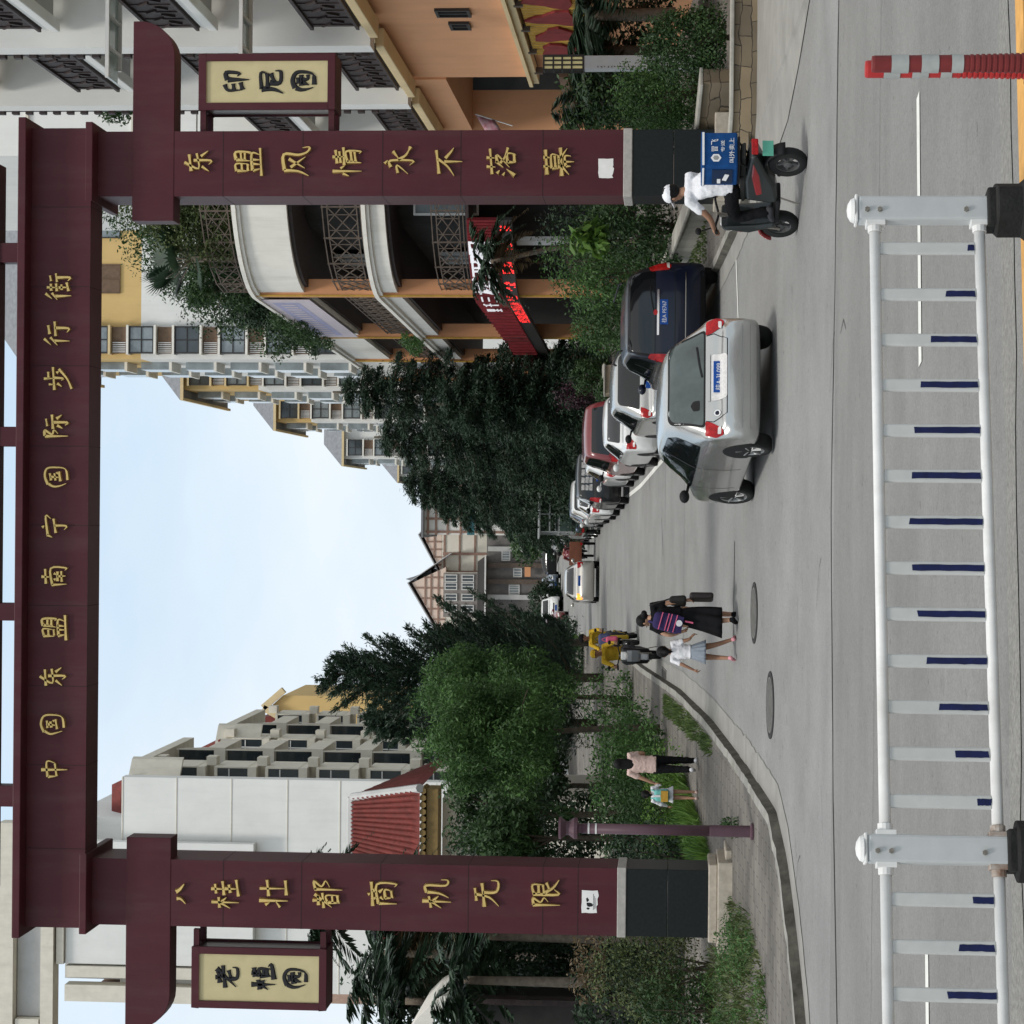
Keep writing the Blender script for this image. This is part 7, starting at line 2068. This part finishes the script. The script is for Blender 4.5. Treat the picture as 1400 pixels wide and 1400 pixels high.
def hand(w, d, palm_n, s=1.0):
    """Palm, four bent fingers of different length and a thumb; d points along the forearm."""
    d = Vector(d).normalized(); n = Vector(palm_n); n = (n - d * n.dot(d)).normalized(); sd = d.cross(n)
    w = Vector(w); out = []
    pc = w + d * .045 * s
    out.append(('t', [w, pc + sd * .012 * s, w + d * .085 * s], [.021 * s, .026 * s, .024 * s])); out.append(('t', [w, pc - sd * .014 * s, w + d * .08 * s - sd * .01 * s], [.02 * s, .024 * s, .02 * s]))
    for k, (o, ln) in enumerate(((.031, .062), (.011, .072), (-.010, .066), (-.029, .05))):
        b = w + d * .082 * s + sd * o * s
        m_ = b + (d * .8 + n * .35) * ln * .5 * s; e = m_ + (d * .45 + n * .85) * ln * .55 * s
        out.append(('t', [b, m_, e], [.0105 * s, .0095 * s, .008 * s]))
    b = w + d * .025 * s + sd * .028 * s; m_ = b + (d * .6 + sd * .7 + n * .3) * .035 * s; out.append(('t', [b, m_, m_ + (d * .8 + n * .4 + sd * .1) * .032 * s], [.013 * s, .011 * s, .009 * s]))
    return out
def standing(h, stride=0.0, lift=0.0):
    J = dict(pel=V3(0, 0, .53 * h), wst=V3(0, .0, .62 * h), ch=V3(0, .005, .74 * h), nk=V3(0, .0, .85 * h), hd=V3(0, .012 * h, .93 * h))
    for s, n in ((-1, 'l'), (1, 'r')):
        J['s' + n] = V3(s * .112 * h, 0, .815 * h); J['e' + n] = V3(s * .135 * h, -.01 * h, .645 * h); J['w' + n] = V3(s * .14 * h, .03 * h, .50 * h)
        J['h' + n] = V3(s * .052 * h, 0, .52 * h)
        st = stride * s
        J['k' + n] = V3(s * .052 * h, st * .12 * h + .012 * h, .285 * h); J['a' + n] = V3(s * .05 * h, st * .24 * h - (.02 * h if st < 0 else 0), .045 * h + (lift * h if st < 0 else 0))
        J['t' + n] = J['a' + n] + V3(s * .01 * h, .085 * h, -.025 * h - (.02 * h if st < 0 and lift else 0))
    return J
def person(lab, loc, rz, h, J, skin=M_skin, hair='short', garments=(), group=None, slope=.0, look=0.0, tilt=0.0, z=None, kid=False):
    t = thing('person', lab, 'person', (loc[0], loc[1], zg(loc[1]) if z is None else z), rz, group)
    hd = J['hd']; hr = .066 * h * (1.18 if kid else 1.0)
    R = Matrix.Rotation(look, 3, 'Z') @ Matrix.Rotation(tilt, 3, 'X')
    q = lambda x, y, zz: hd + R @ Vector((x * hr, y * hr, zz * hr))
    f = h / 1.6
    body = [('e', hd + R @ V3(0, 0, .12 * hr), (hr * .86, hr * 1.0, hr * 1.05)), ('e', q(0, .22, -.45), (hr * .62, hr * .66, hr * .68)), ('t', [J['nk'] - V3(0, 0, .03 * h), q(0, -.1, -.7)], [.036 * h, .032 * h]),
            ('e', q(0, 1.02, -.10), (hr * .16, hr * .22, hr * .22)), ('e', q(-.88, -.05, -.05), (hr * .12, hr * .2, hr * .28)), ('e', q(.88, -.05, -.05), (hr * .12, hr * .2, hr * .28)),
            ('l', [(J['pel'] - V3(0, 0, .04 * h), .085 * h, .062 * h), (J['pel'] + V3(0, 0, .02 * h), .092 * h, .066 * h), (J['wst'], .073 * h, .052 * h), (J['ch'], .092 * h, .06 * h), (J['nk'] - V3(0, 0, .055 * h), .088 * h, .05 * h), (J['nk'] - V3(0, 0, .01 * h), .045 * h, .038 * h)])]
    for n in 'lr':
        body += [('t', [J['nk'] - V3(0, 0, .04 * h), J['s' + n]], [.04 * h, .031 * h]), limb(J['s' + n], J['e' + n], J['w' + n], (.030 * h, .023 * h, .0155 * h)),
                 limb(J['h' + n], J['k' + n], J['a' + n], (.054 * h, .034 * h, .021 * h)), ('t', [J['a' + n], J['a' + n] - V3(0, .02 * h, .022 * h), J['t' + n]], [.022 * h, .022 * h, .017 * h])]
        d = J['w' + n] - J['e' + n]
        body += hand(J['w' + n], J.get('g' + n, d), J.get('p' + n, (-1 if n == 'r' else 1, .2, 0)), f)
    b = solid(body, 'body', skin, t, .0075 * max(.75, f), 2)
    for s in (-1, 1):
        mb = MB(); mb.ell(q(s * .36, .94, .10), (hr * .13, hr * .07, hr * .08), 8); mb.build('eye', M_ink, t, smooth=True)
    mb = MB(); mb.ell(q(0, .84, -.56), (hr * .26, hr * .08, hr * .07), 8); mb.build('mouth', mat('lips', (.28, .09, .08), .6, var=0) if 'lips' not in bpy.data.materials else bpy.data.materials['lips'], t, smooth=True)
    hs = [('e', hd + R @ V3(0, -.10 * hr, .26 * hr), (hr * .98, hr * 1.04, hr * 1.02))] if hair != 'none' else []
    if hair == 'short': hs += [('e', q(0, -.45, -.15), (hr * .80, hr * .60, hr * .70))]
    if hair == 'long':
        hs += [('l', [(q(0, -.35, .2), hr * .95, hr * .7), (q(0, -.5, -.6), hr * .95, hr * .55), (q(0, -.70, -1.5), hr * .95, hr * .42), (q(0.05, -.9, -2.5), hr * .75, hr * .3), (q(.1, -.95, -3.3), hr * .25, hr * .14)])]
    if hair == 'pony': hs += [('e', q(0, -.4, -.1), (hr * .85, hr * .68, hr * .75)), ('t', catmull([q(0, -1.0, .1), q(0, -1.35, -.5), q(.1, -1.15, -1.4)], 4), [hr * .3, hr * .36, hr * .38, hr * .38, hr * .36, hr * .33, hr * .28, hr * .2, hr * .08])]
    if hair == 'bun': hs += [('e', q(0, -.4, -.1), (hr * .86, hr * .7, hr * .78)), ('e', q(0, -1.15, -.55), (hr * .5, hr * .48, hr * .46))]
    if hs:
        # keep the face free: the hair cap is cut back in front
        o = solid(hs, 'hair', M_hair, t, .011 * max(.7, f), 1)
        if hair != 'none':
            bm = bmesh.new(); bm.from_mesh(o.data)
            Ri = R.transposed()
            kill = [v for v in bm.verts if (lambda p: p.y > .38 * hr and p.z < .58 * hr)(Ri @ (v.co - hd))]
            bmesh.ops.delete(bm, geom=kill, context='VERTS'); bm.to_mesh(o.data); bm.free()
    for g_ in garments:
        kind, m = g_[0], g_[1]
        if kind in ('tshirt', 'jacket'):
            k = g_[2] if len(g_) > 2 else {}
            hem = k.get('hem', .50)
            w = k.get('w', 1.0)
            hc = J['pel'].lerp(J['wst'], 0) + V3(0, 0, (hem - .53) * h)
            tb = [('l', [(hc, .110 * h * w, .087 * h * w), (J['wst'], .100 * h * w, .078 * h * w), (J['ch'], .108 * h, .076 * h), (J['nk'] - V3(0, 0, .055 * h), .092 * h, .062 * h), (J['nk'] - V3(0, 0, .03 * h), .066 * h, .054 * h), (J['nk'] - V3(0, 0, .012 * h), .046 * h, .044 * h)])]
            fr = .58 if kind == 'tshirt' else 1.75
            for n in 'lr':
                e = J['s' + n].lerp(J['e' + n], min(1, fr)); pts = [J['nk'] - V3(0, 0, .045 * h), J['s' + n], e]; rs = [.046 * h, .043 * h, .036 * h]
                if fr > 1: pts.append(J['e' + n].lerp(J['w' + n], fr - 1)); rs.append(.026 * h)
                tb.append(('t', pts, rs))
            solid(tb, 'shirt' if kind == 'tshirt' else 'jacket', m, t, .011 * max(.7, f), 3)
        elif kind in ('trousers', 'shorts'):
            tb = [('l', [(J['pel'] - V3(0, 0, .05 * h), .094 * h, .074 * h), (J['pel'] + V3(0, 0, .03 * h), .098 * h, .074 * h), (J['wst'] - V3(0, 0, .01 * h), .080 * h, .062 * h)])]
            for n in 'lr':
                if kind == 'trousers': tb.append(limb(J['h' + n], J['k' + n], J['k' + n].lerp(J['a' + n], .93), (.062 * h, .046 * h, .036 * h)))
                else: tb.append(('t', [J['h' + n], J['h' + n].lerp(J['k' + n], .8)], [.064 * h, .058 * h]))
            solid(tb, kind, m, t, .011 * max(.7, f), 2)
        elif kind == 'skirt':
            k = g_[2]; n = 48; rows = []
            c0 = J['wst'] - V3(0, 0, .015 * h); L_ = k['len']
            for i in range(9):
                s = i / 8; row = []
                for a in range(n + 1):
                    th = 2 * PI * a / n; pl = 1 + k.get('pleat', .05) * s * math.sin(th * k.get('np', 12))
                    row.append(c0 + V3((.078 + (k['flare'] - .078) * s ** .8) * h * math.cos(th) * pl + k.get('sx', 0) * s * s, (.062 + (k['flare'] * .85 - .062) * s ** .8) * h * math.sin(th) * pl + k.get('sy', 0) * s * s, -L_ * h * s))
                rows.append(row)
            mb = MB(); mb.sheet(rows); o = mb.build('skirt', m, t, smooth=True); sm = o.modifiers.new('solid', 'SOLIDIFY'); sm.thickness = .008
        elif kind == 'shoes':
            for n in 'lr':
                a, tt = J['a' + n], J['t' + n]; dd = (tt - a).normalized()
                solid([('t', [a - V3(0, .022 * h, .018 * h), a.lerp(tt, .5) + V3(0, 0, -.006 * h), tt + dd * .012 * h], [.027 * h, .026 * h, .020 * h]), ('e', a - V3(0, .005 * h, .004 * h), (.026 * h, .03 * h, .024 * h))], 'shoe', m, t, .008, 2)
        elif kind == 'cap':
            tb = [('e', hd + R @ V3(0, -.02 * hr, .42 * hr), (hr * 1.04, hr * 1.12, hr * .86))]
            o = solid(tb, 'cap', m, t, .009, 1)
            bm = bmesh.new(); bm.from_mesh(o.data); Ri = R.transposed()
            bmesh.ops.delete(bm, geom=[v for v in bm.verts if (Ri @ (v.co - hd)).z < .22 * hr], context='VERTS'); bm.to_mesh(o.data); bm.free()
            mb = MB(); mb.sheet([[q(x, 1.02 - .25 * x * x + dy, .34 - .12 * x * x - dy * .22) for x in (-.8, -.5, -.2, .2, .5, .8)] for dy in (-.12, .25, .62)]); b2 = mb.build('cap_peak', m, o, smooth=True); sm = b2.modifiers.new('solid', 'SOLIDIFY'); sm.thickness = .01
        elif kind == 'helmet':
            o = solid([('e', hd + R @ V3(0, -.05 * hr, .36 * hr), (hr * 1.22, hr * 1.3, hr * 1.1))], 'helmet', m, t, .012, 1)
            bm = bmesh.new(); bm.from_mesh(o.data); Ri = R.transposed()
            bmesh.ops.delete(bm, geom=[v for v in bm.verts if (lambda p: p.z < .1 * hr - .3 * max(0, -p.y))(Ri @ (v.co - hd))], context='VERTS'); bm.to_mesh(o.data); bm.free()
    return t
def bag(name, lab, cat, rows, m, loc, rz=0.0, extra=None, z=None):
    t = thing(name, lab, cat, (loc[0], loc[1], z), rz)
    return t

# --- woman in black leading a running girl
w1 = (P(556, 1000, 35.3).x, 35.3)
J = standing(1.63, .55, .02)
for k in ('pel', 'wst', 'ch', 'nk', 'hd', 'sl', 'sr'): pass
J['hd'] += V3(-.05, .09, -.045); J['nk'] += V3(-.02, .03, -.01); J['ch'] += V3(0, .01, 0)
RWM = Matrix.Rotation(-rad(12), 3, 'Z'); JH = P(533, 940, 35.33)
hl = RWM @ (JH - V3(w1[0], w1[1], zg(w1[1])))
J['wl'] = hl + V3(.035, -.01, .10); J['el'] = (J['sl'] + J['wl']) / 2 + V3(-.09, -.06, -.02); J['er'] = V3(.22, -.03, 1.06); J['wr'] = V3(.25, -.05, .83)
RW = rad(12)
person('woman in a long black dress leading a girl by the hand, hair in a bun', w1, RW, 1.63, J, hair='bun', look=rad(45), tilt=rad(-28),
       garments=(('tshirt', C_black, {'hem': .55}), ('skirt', C_black, {'len': .455, 'flare': .135, 'pleat': .17, 'np': 7, 'sy': -.10, 'sx': -.10}), ('shoes', C_black)))
RM = Matrix.Rotation(RW, 3, 'Z')
def wl(p, o=w1, M=RM): v = M @ Vector(p); return (o[0] + v.x, o[1] + v.y, zg(o[1]) + v.z)
def boxbag(name, lab, cat, p, size, m, rz, parts, taper=.85, strap=None):
    t = thing(name, lab, cat, p, rz)
    a, b, h = size[0] / 2, size[1] / 2, size[2]
    mb = MB(); mb.hexa([(-a, -b, -h), (a, -b, -h), (a, b, -h), (-a, b, -h), (-a * taper, -b * taper, 0), (a * taper, -b * taper, 0), (a * taper, b * taper, 0), (-a * taper, b * taper, 0)]); mb.build('body', m, t, bevel=min(size[:2]) * .42, segs=4)
    for nm, mm, fn in parts:
        mb = MB(); fn(mb); mb.build(nm, mm, t)
    return t
boxbag('school_backpack', 'navy purple school backpack with pink piping on the shoulder of the woman in black', 'backpack', wl((-.07, -.15, 1.33)), (.31, .19, .46), C_purple, RW + rad(-8), [
    ('front_pocket', C_purple, lambda m: m.box(-.13, .13, -.15, -.09, -.46, -.24)),
    ('pink_piping', C_hot, lambda m: [m.beam((-.14, -.102 - k[1], k[0]), (.14, -.104 - k[1], k[0] - .02), .014, .014) for k in ((-.10, 0), (-.2, .0), (-.245, .05), (-.33, .05))]),
    ('round_badge', C_white, lambda m: m.lathe([(.05, -.165), (.05, -.15)], (.02, 0, -.40), 14, axis='y')),
    ('shoulder_strap', C_purple, lambda m: m.tube(catmull([(-.05, .08, -.02), (-.04, .20, .04), (-.03, .26, -.14)], 4), .022, 6)),
    ('pull_tag', C_hot, lambda m: m.box(.06, .085, -.12, -.10, -.62, -.49))], .9)
bpk = [o for o in COL.objects if o.name == 'school_backpack'][0]; bpk.rotation_euler = (.10, .20, RW - .14)
boxbag('handbag', 'black leather handbag on the right side of the woman in black', 'bag', wl((.25, -.02, 1.08)), (.12, .34, .27), M_rub, RW + rad(8), [
    ('strap', M_rub, lambda m: m.tube(catmull([(0, -.12, -.02), (-.08, -.04, .27), (-.06, .06, .27), (0, .12, -.02)], 4), .012, 6))], .8)
boxbag('shopping_bag', 'flat black shopping bag carried by the woman in black', 'bag', wl((.31, -.05, .76)), (.10, .32, .38), mat('brown_black_board', (.022, .018, .017), .5, var=.2), RW + rad(4), [
    ('handle', C_white, lambda m: m.tube(catmull([(0, -.07, -.01), (-.03, -.03, .11), (-.03, .03, .11), (0, .07, -.01)], 4), .006, 6))], 1.0)
# girl
g1 = (P(508, 1000, 35.35).x, 35.35)
J = standing(1.24, .75, .05); h = 1.24
hr_ = Matrix.Rotation(-rad(10), 3, 'Z') @ (JH - V3(g1[0], g1[1], zg(g1[1])))
J['wr'] = hr_ + V3(-.045, 0, -.055); J['er'] = (J['sr'] + J['wr']) / 2 + V3(.0, -.03, -.09); J['el'] = V3(-.22, -.06, .84); J['wl'] = V3(-.29, -.03, .68)
J['kr'] = V3(.12, .06, .36); J['ar'] = V3(.21, .02, .07); J['tr'] = J['ar'] + V3(.05, .10, -.035); J['kl'] = V3(-.07, .10, .36); J['al'] = V3(-.10, -.10, .12); J['tl'] = J['al'] + V3(-.02, .07, -.075)
person('girl in white shirt, grey pleated skirt and pink sneakers, running', g1, rad(10), 1.24, J, hair='pony', look=rad(-8), kid=True, skin=M_skind,
       garments=(('tshirt', C_white, {'hem': .585, 'w': .93}), ('skirt', C_greyp, {'len': .21, 'flare': .14, 'pleat': .16, 'np': 14}), ('shoes', cloth('pink_sneaker', (.66, .30, .34)))))
# --- woman and small child on the pavement
w2 = (P(354, 950, 41).x, 41)
J = standing(1.54, .35, .05)
J['el'] = V3(-.27, .0, 1.0); J['wl'] = V3(-.35, .05, .80); J['er'] = V3(.20, .08, 1.02); J['wr'] = V3(.14, .22, 1.02)
person('woman in pale pink top and black trousers on the pavement, long black hair', w2, rad(4), 1.54, J, hair='long', z=zg(41) + .13,
       garments=(('tshirt', C_pink, {'hem': .50, 'w': 1.0}), ('trousers', C_black), ('shoes', C_white)))
k2 = (P(313, 950, 41).x, 41.0)
J = standing(1.02, .1)
J['er'] = V3(.17, .03, .70); J['wr'] = V3(.20, .06, .82); J['el'] = V3(-.19, .03, .66); J['wl'] = V3(-.24, .08, .54)
person('small child in white with bare legs walking beside the woman in pink', k2, rad(-4), 1.02, J, hair='pony', kid=True, z=zg(41) + .13,
       garments=(('jacket', C_white, {'hem': .52, 'w': 1.1}), ('skirt', C_white, {'len': .16, 'flare': .15, 'pleat': .08, 'np': 10}), ('shoes', C_pink)))
boxbag('child_backpack', 'teal and mustard little backpack on the child on the pavement', 'backpack', (k2[0] + .0, k2[1] - .14, zg(41) + .13 + .80), (.25, .13, .27), C_teal, rad(-4), [
    ('lower_pocket', C_must, lambda m: m.box(-.10, .10, -.10, -.05, -.25, -.12)), ('strap', C_teal, lambda m: [m.tube(catmull([(s * .07, .05, -.01), (s * .08, .14, .06), (s * .08, .2, -.1)], 4), .014, 6) for s in (-1, 1)]),
    ('white_stripe', C_white, lambda m: m.box(-.02, .02, -.072, -.06, -.11, -.0))], .85)

# --- delivery rider
def seated(h=1.7, lean=.12):
    J = dict(pel=V3(0, -.25, .90), wst=V3(0, -.21, 1.06), ch=V3(0, -.15, 1.24), nk=V3(0, -.06, 1.43), hd=V3(0, .0, 1.565))
    for s, n in ((-1, 'l'), (1, 'r')):
        J['s' + n] = V3(s * .19, -.09, 1.37); J['e' + n] = V3(s * .27, .08, 1.15); J['w' + n] = V3(s * .30, .32, 1.09); J['g' + n] = V3(-s * .1, 1, -.25); J['p' + n] = V3(0, 0, -1)
        J['h' + n] = V3(s * .09, -.22, .87); J['k' + n] = V3(s * .17, .22, .80); J['a' + n] = V3(s * .14, .16, .42); J['t' + n] = V3(s * .15, .32, .36)
    return J
J = seated()
J['el'] = V3(-.30, .06, 1.14); J['wl'] = V3(-.30, .30, 1.07)
person('delivery rider in white cap, white shirt and black trousers on a scooter', RID, RZ, 1.66, J, hair='short', skin=M_skind, look=rad(8), tilt=rad(-8), z=zg(27.1) + .005,
       garments=(('cap', C_white), ('tshirt', C_white, {'hem': .50}), ('trousers', C_black), ('shoes', C_dgrey)))
RR = Matrix.Rotation(RZ, 3, 'Z')
v = RR @ V3(0, -.66, 0)
dbx = thing('delivery_box', 'blue insulated courier box with white hexagon logo on the back of the scooter', 'delivery box', (RID[0] + v.x, RID[1] + v.y, zg(26.6) + .83), RZ)
mb = MB(); mb.box(-.25, .25, -.22, .16, 0, .41); mb.build('body', C_blue, dbx, bevel=.02)
mb = MB(); mb.box(-.258, .258, -.228, .168, .385, .43); mb.build('lid', C_blue, dbx, bevel=.012)
mb = MB(); mb.box(-.24, .24, -.2345, -.231, .392, .418); mb.box(-.262, -.259, -.2, .15, .395, .418); mb.build('reflective_strip', M_sticker2, dbx)
mb = MB(); mb.extrude([(-.13 + .062 * math.cos(t), -.226, .255 + .062 * math.sin(t)) for t in [rad(30 + 60 * i) for i in range(6)]], (0, .003, 0)); lg = mb.build('hexagon_logo', M_sticker2, dbx)
mb = MB(); mb.extrude([(-.13 + .036 * math.cos(t), -.228, .255 + .036 * math.sin(t)) for t in [rad(30 + 60 * i) for i in range(6)]], (0, .0015, 0)); mb.build('logo_inset', M_grey, lg)
for s, x, z, hh_, w_ in (('冒', .0, .27, .075, .07), ('飞', .10, .27, .085, .085), ('专送', .04, .175, .045, .17), ('叫外卖上', -.02, .07, .062, .36)):
    mb = MB(); text_mesh(mb, s, x, -.226, z, hh_, w=w_, depth=.002); mb.build('lettering', M_sticker2, dbx, clean=False)
mb = MB(); mb.box(-.262, -.252, -.16, .11, .06, .30); mb.build('side_pocket', mat('courier_blue_dark', (.008, .022, .06), .8, var=.2), dbx)
mb = MB(); mb.obox((-.266, -.02, .14), (.006, .12, .05), rx=.3); mb.obox((-.266, .05, .22), (.006, .08, .04)); mb.build('side_label', M_sticker2, dbx)
mb = MB(); mb.box(-.2, .2, -.2, .2, -.03, -.003); [mb.beam((x, y, -.02), (x * .6, y * .4 + .1, -.16), .02, .02) for x in (-.15, .15) for y in (-.15, .15)]; mb.build('carrier_rack', M_blackpl, dbx)

# --- oncoming scooter riders in yellow
for (loc, rz, hm, lab, g) in (((-3.45, 54.2), PI, 'cap', 'scooter rider in a yellow cap and yellow jacket, coming towards the camera', C_yellow), ((-3.62, 63.8), PI - .1, 'helmet', 'second oncoming scooter rider, yellow jacket and dark helmet', C_yellow)):
    J = seated()
    person(lab, loc, rz, 1.66, J, hair='short', z=zg(loc[1]) + .0, skin=M_skind, garments=((hm, C_yellow if hm == 'cap' else C_black), ('jacket', g, {'hem': .5}), ('trousers', C_dgrey), ('shoes', C_black)))
boxbag('pink_bag', 'bright pink bag hung beside the rider in the yellow cap', 'bag', (-3.45 + .34, 54.35, zg(54.3) + 1.32), (.2, .16, .30), C_hot, 0, [('handle', C_hot, lambda m: m.tube(catmull([(-.05, 0, 0), (0, 0, .09), (.05, 0, 0)], 4), .012, 6))], .8)
boxbag('blue_bag', 'blue grey bag on the footboard of the farther oncoming scooter', 'bag', (-3.60, 63.2, zg(63.5) + 1.15), (.34, .2, .34), cloth('blue_grey', (.07, .08, .16)), 0, [('handle', C_dgrey, lambda m: m.tube(catmull([(-.07, 0, 0), (0, 0, .08), (.07, 0, 0)], 4), .012, 6))], .9)
# riders on the cargo tricycle
tp = ((643 - 700) / 3030 * 100, 100.6)
J = seated(); person('driver of the cargo tricycle in dark red, far down the street', tp, rad(4), 1.66, J, z=zg(100.6) + .0, garments=(('jacket', P_red, {'hem': .5}), ('trousers', C_dgrey), ('shoes', C_black)))

# ------------------------------------------------------------------ street furniture
M_lampp = mat('lamp_purple', (.085, .045, .058), .5, var=.12, vscale=5)
lp = G(263, 1030, .125)
t = thing('street_lamp', 'slim purple lamp post with hourglass head on the left pavement', 'street lamp', (lp.x, lp.y, lp.z))
mb = MB(); mb.lathe([(.12, 0), (.12, .03), (.085, .05), (.082, .6), (.080, .62)], n=20); mb.build('base', M_lampp, t, smooth=False)
zl = lambda V: P(263, V, lp.y).z - lp.z
mb = MB(); mb.tube([(0, 0, .5), (0, 0, zl(795))], [.078, .072], 18); mb.build('pole', M_lampp, t, smooth=True)
for V in (806, 816):
    mb = MB(); mb.lathe([(.0765, 0), (.0765, .025)], (0, 0, zl(V)), 18); mb.build('ring', M_wframe, t)
mb = MB(); mb.lathe([(.06, zl(797)), (.07, zl(791)), (.15, zl(789.5)), (.155, zl(785)), (.10, zl(778)), (.10, zl(774)), (.16, zl(767)), (.155, zl(764)), (.02, zl(763.5))], n=20); hd_ = mb.build('lamp_head', M_lampp, t, smooth=False)
mb = MB(); mb.lathe([(.05, zl(801)), (.062, zl(799)), (.05, zl(797))], n=16); mb.build('collar', M_lampp, t)
# white lantern pillar on the right
YL2 = 37.6; lx = P(1313, 840, YL2).x; gz2 = zg(YL2) + .5
t = thing('lantern_pillar', 'square white lamp pillar with yellow barred lantern behind the bushes', 'street lamp', (lx, YL2, gz2))
zl2 = lambda V: P(1313, V, YL2).z - gz2
s = .118
M_lpost = mat('lantern_post_white', (.48, .50, .51), .6, var=.06, stain=.15, stain_c=(.3, .3, .3))
mb = MB(); mb.box(-s, s, -s, s, 0, zl2(798)); pst = mb.build('post', M_lpost, t, bevel=.01)
mb = MB(); mb.box(-s + .02, s - .02, -s + .02, s - .02, zl2(796), zl2(745)); mb.build('lantern_panel', mat('lantern_yellow', (.58, .52, .27), .5, var=.08, emit=(1, .85, .4), estr=.12), t)
mb = MB()
for z in (zl2(798), zl2(782), zl2(769), zl2(757), zl2(744)): mb.box(-s - .012, s + .012, -s - .012, s + .012, z - .014, z + .014)
for a in (-s, -s * .33, s * .33, s):
    for b in (-s, s):
        mb.box(a - .012, a + .012, b - .016, b + .016, zl2(798) + .014, zl2(744) - .014); mb.box(b - .016, b + .016, a - .0121, a + .0121, zl2(798) + .014, zl2(744) - .014)
mb.build('lantern_bars', M_frame, t)
for k in range(16):
    V = 818 + k * 4.6; mb = MB(); r2 = random.Random(k)
    for j in range(3): mb.obox((-.075 + r2.uniform(-.006, .006), -s - .002, zl2(V) + r2.uniform(-.012, .012)), (.03 * r2.uniform(.5, 1), .003, .007), ry=r2.uniform(-1.4, 1.4))
    mb.build('black_lettering', M_ink, pst)
# flag stuck by the orange pier
t = thing('small_flag', 'small striped flag at the ledge right beside the gate pillar', 'flag', (P(1228, 690, 56).x, 56, P(1228, 690, 56).z))
mb = MB(); mb.tube([(0, 0, -.2), (.3, 0, .75)], .015, 6); mb.build('pole', M_wframe, t)
mb = MB(); mb.sheet([[(.3 - .16 * i / 4 + .22 * j / 3 * .0 - .5 * j / 3, .03 * math.sin(i + j), .75 - .5 * i / 4 - .10 * j) for i in range(5)] for j in range(4)]); o = mb.build('cloth', mat('flag_stripes', (.55, .45, .48), .8, var=.2, col2=(.40, .10, .14), vscale=7), t, smooth=True); sm = o.modifiers.new('s', 'SOLIDIFY'); sm.thickness = .006
# litter bin, yellow-green bin on the right pavement
t = thing('litter_bin', 'lime green bin by the wall behind the parked cars', 'bin', ((797 - 700) / 3030 * 82 + 1.4, 82, zg(82) + .12))
mb = MB(); mb.lathe([(.24, 0), (.28, .8), (.28, .84), (.1, .95)], n=14); mb.build('body', mat('lime_plastic', (.28, .42, .06), .5, var=.1), t)
mb = MB(); mb.lathe([(.295, .80), (.295, .85)], n=14); mb.build('rim', M_blackpl, t)
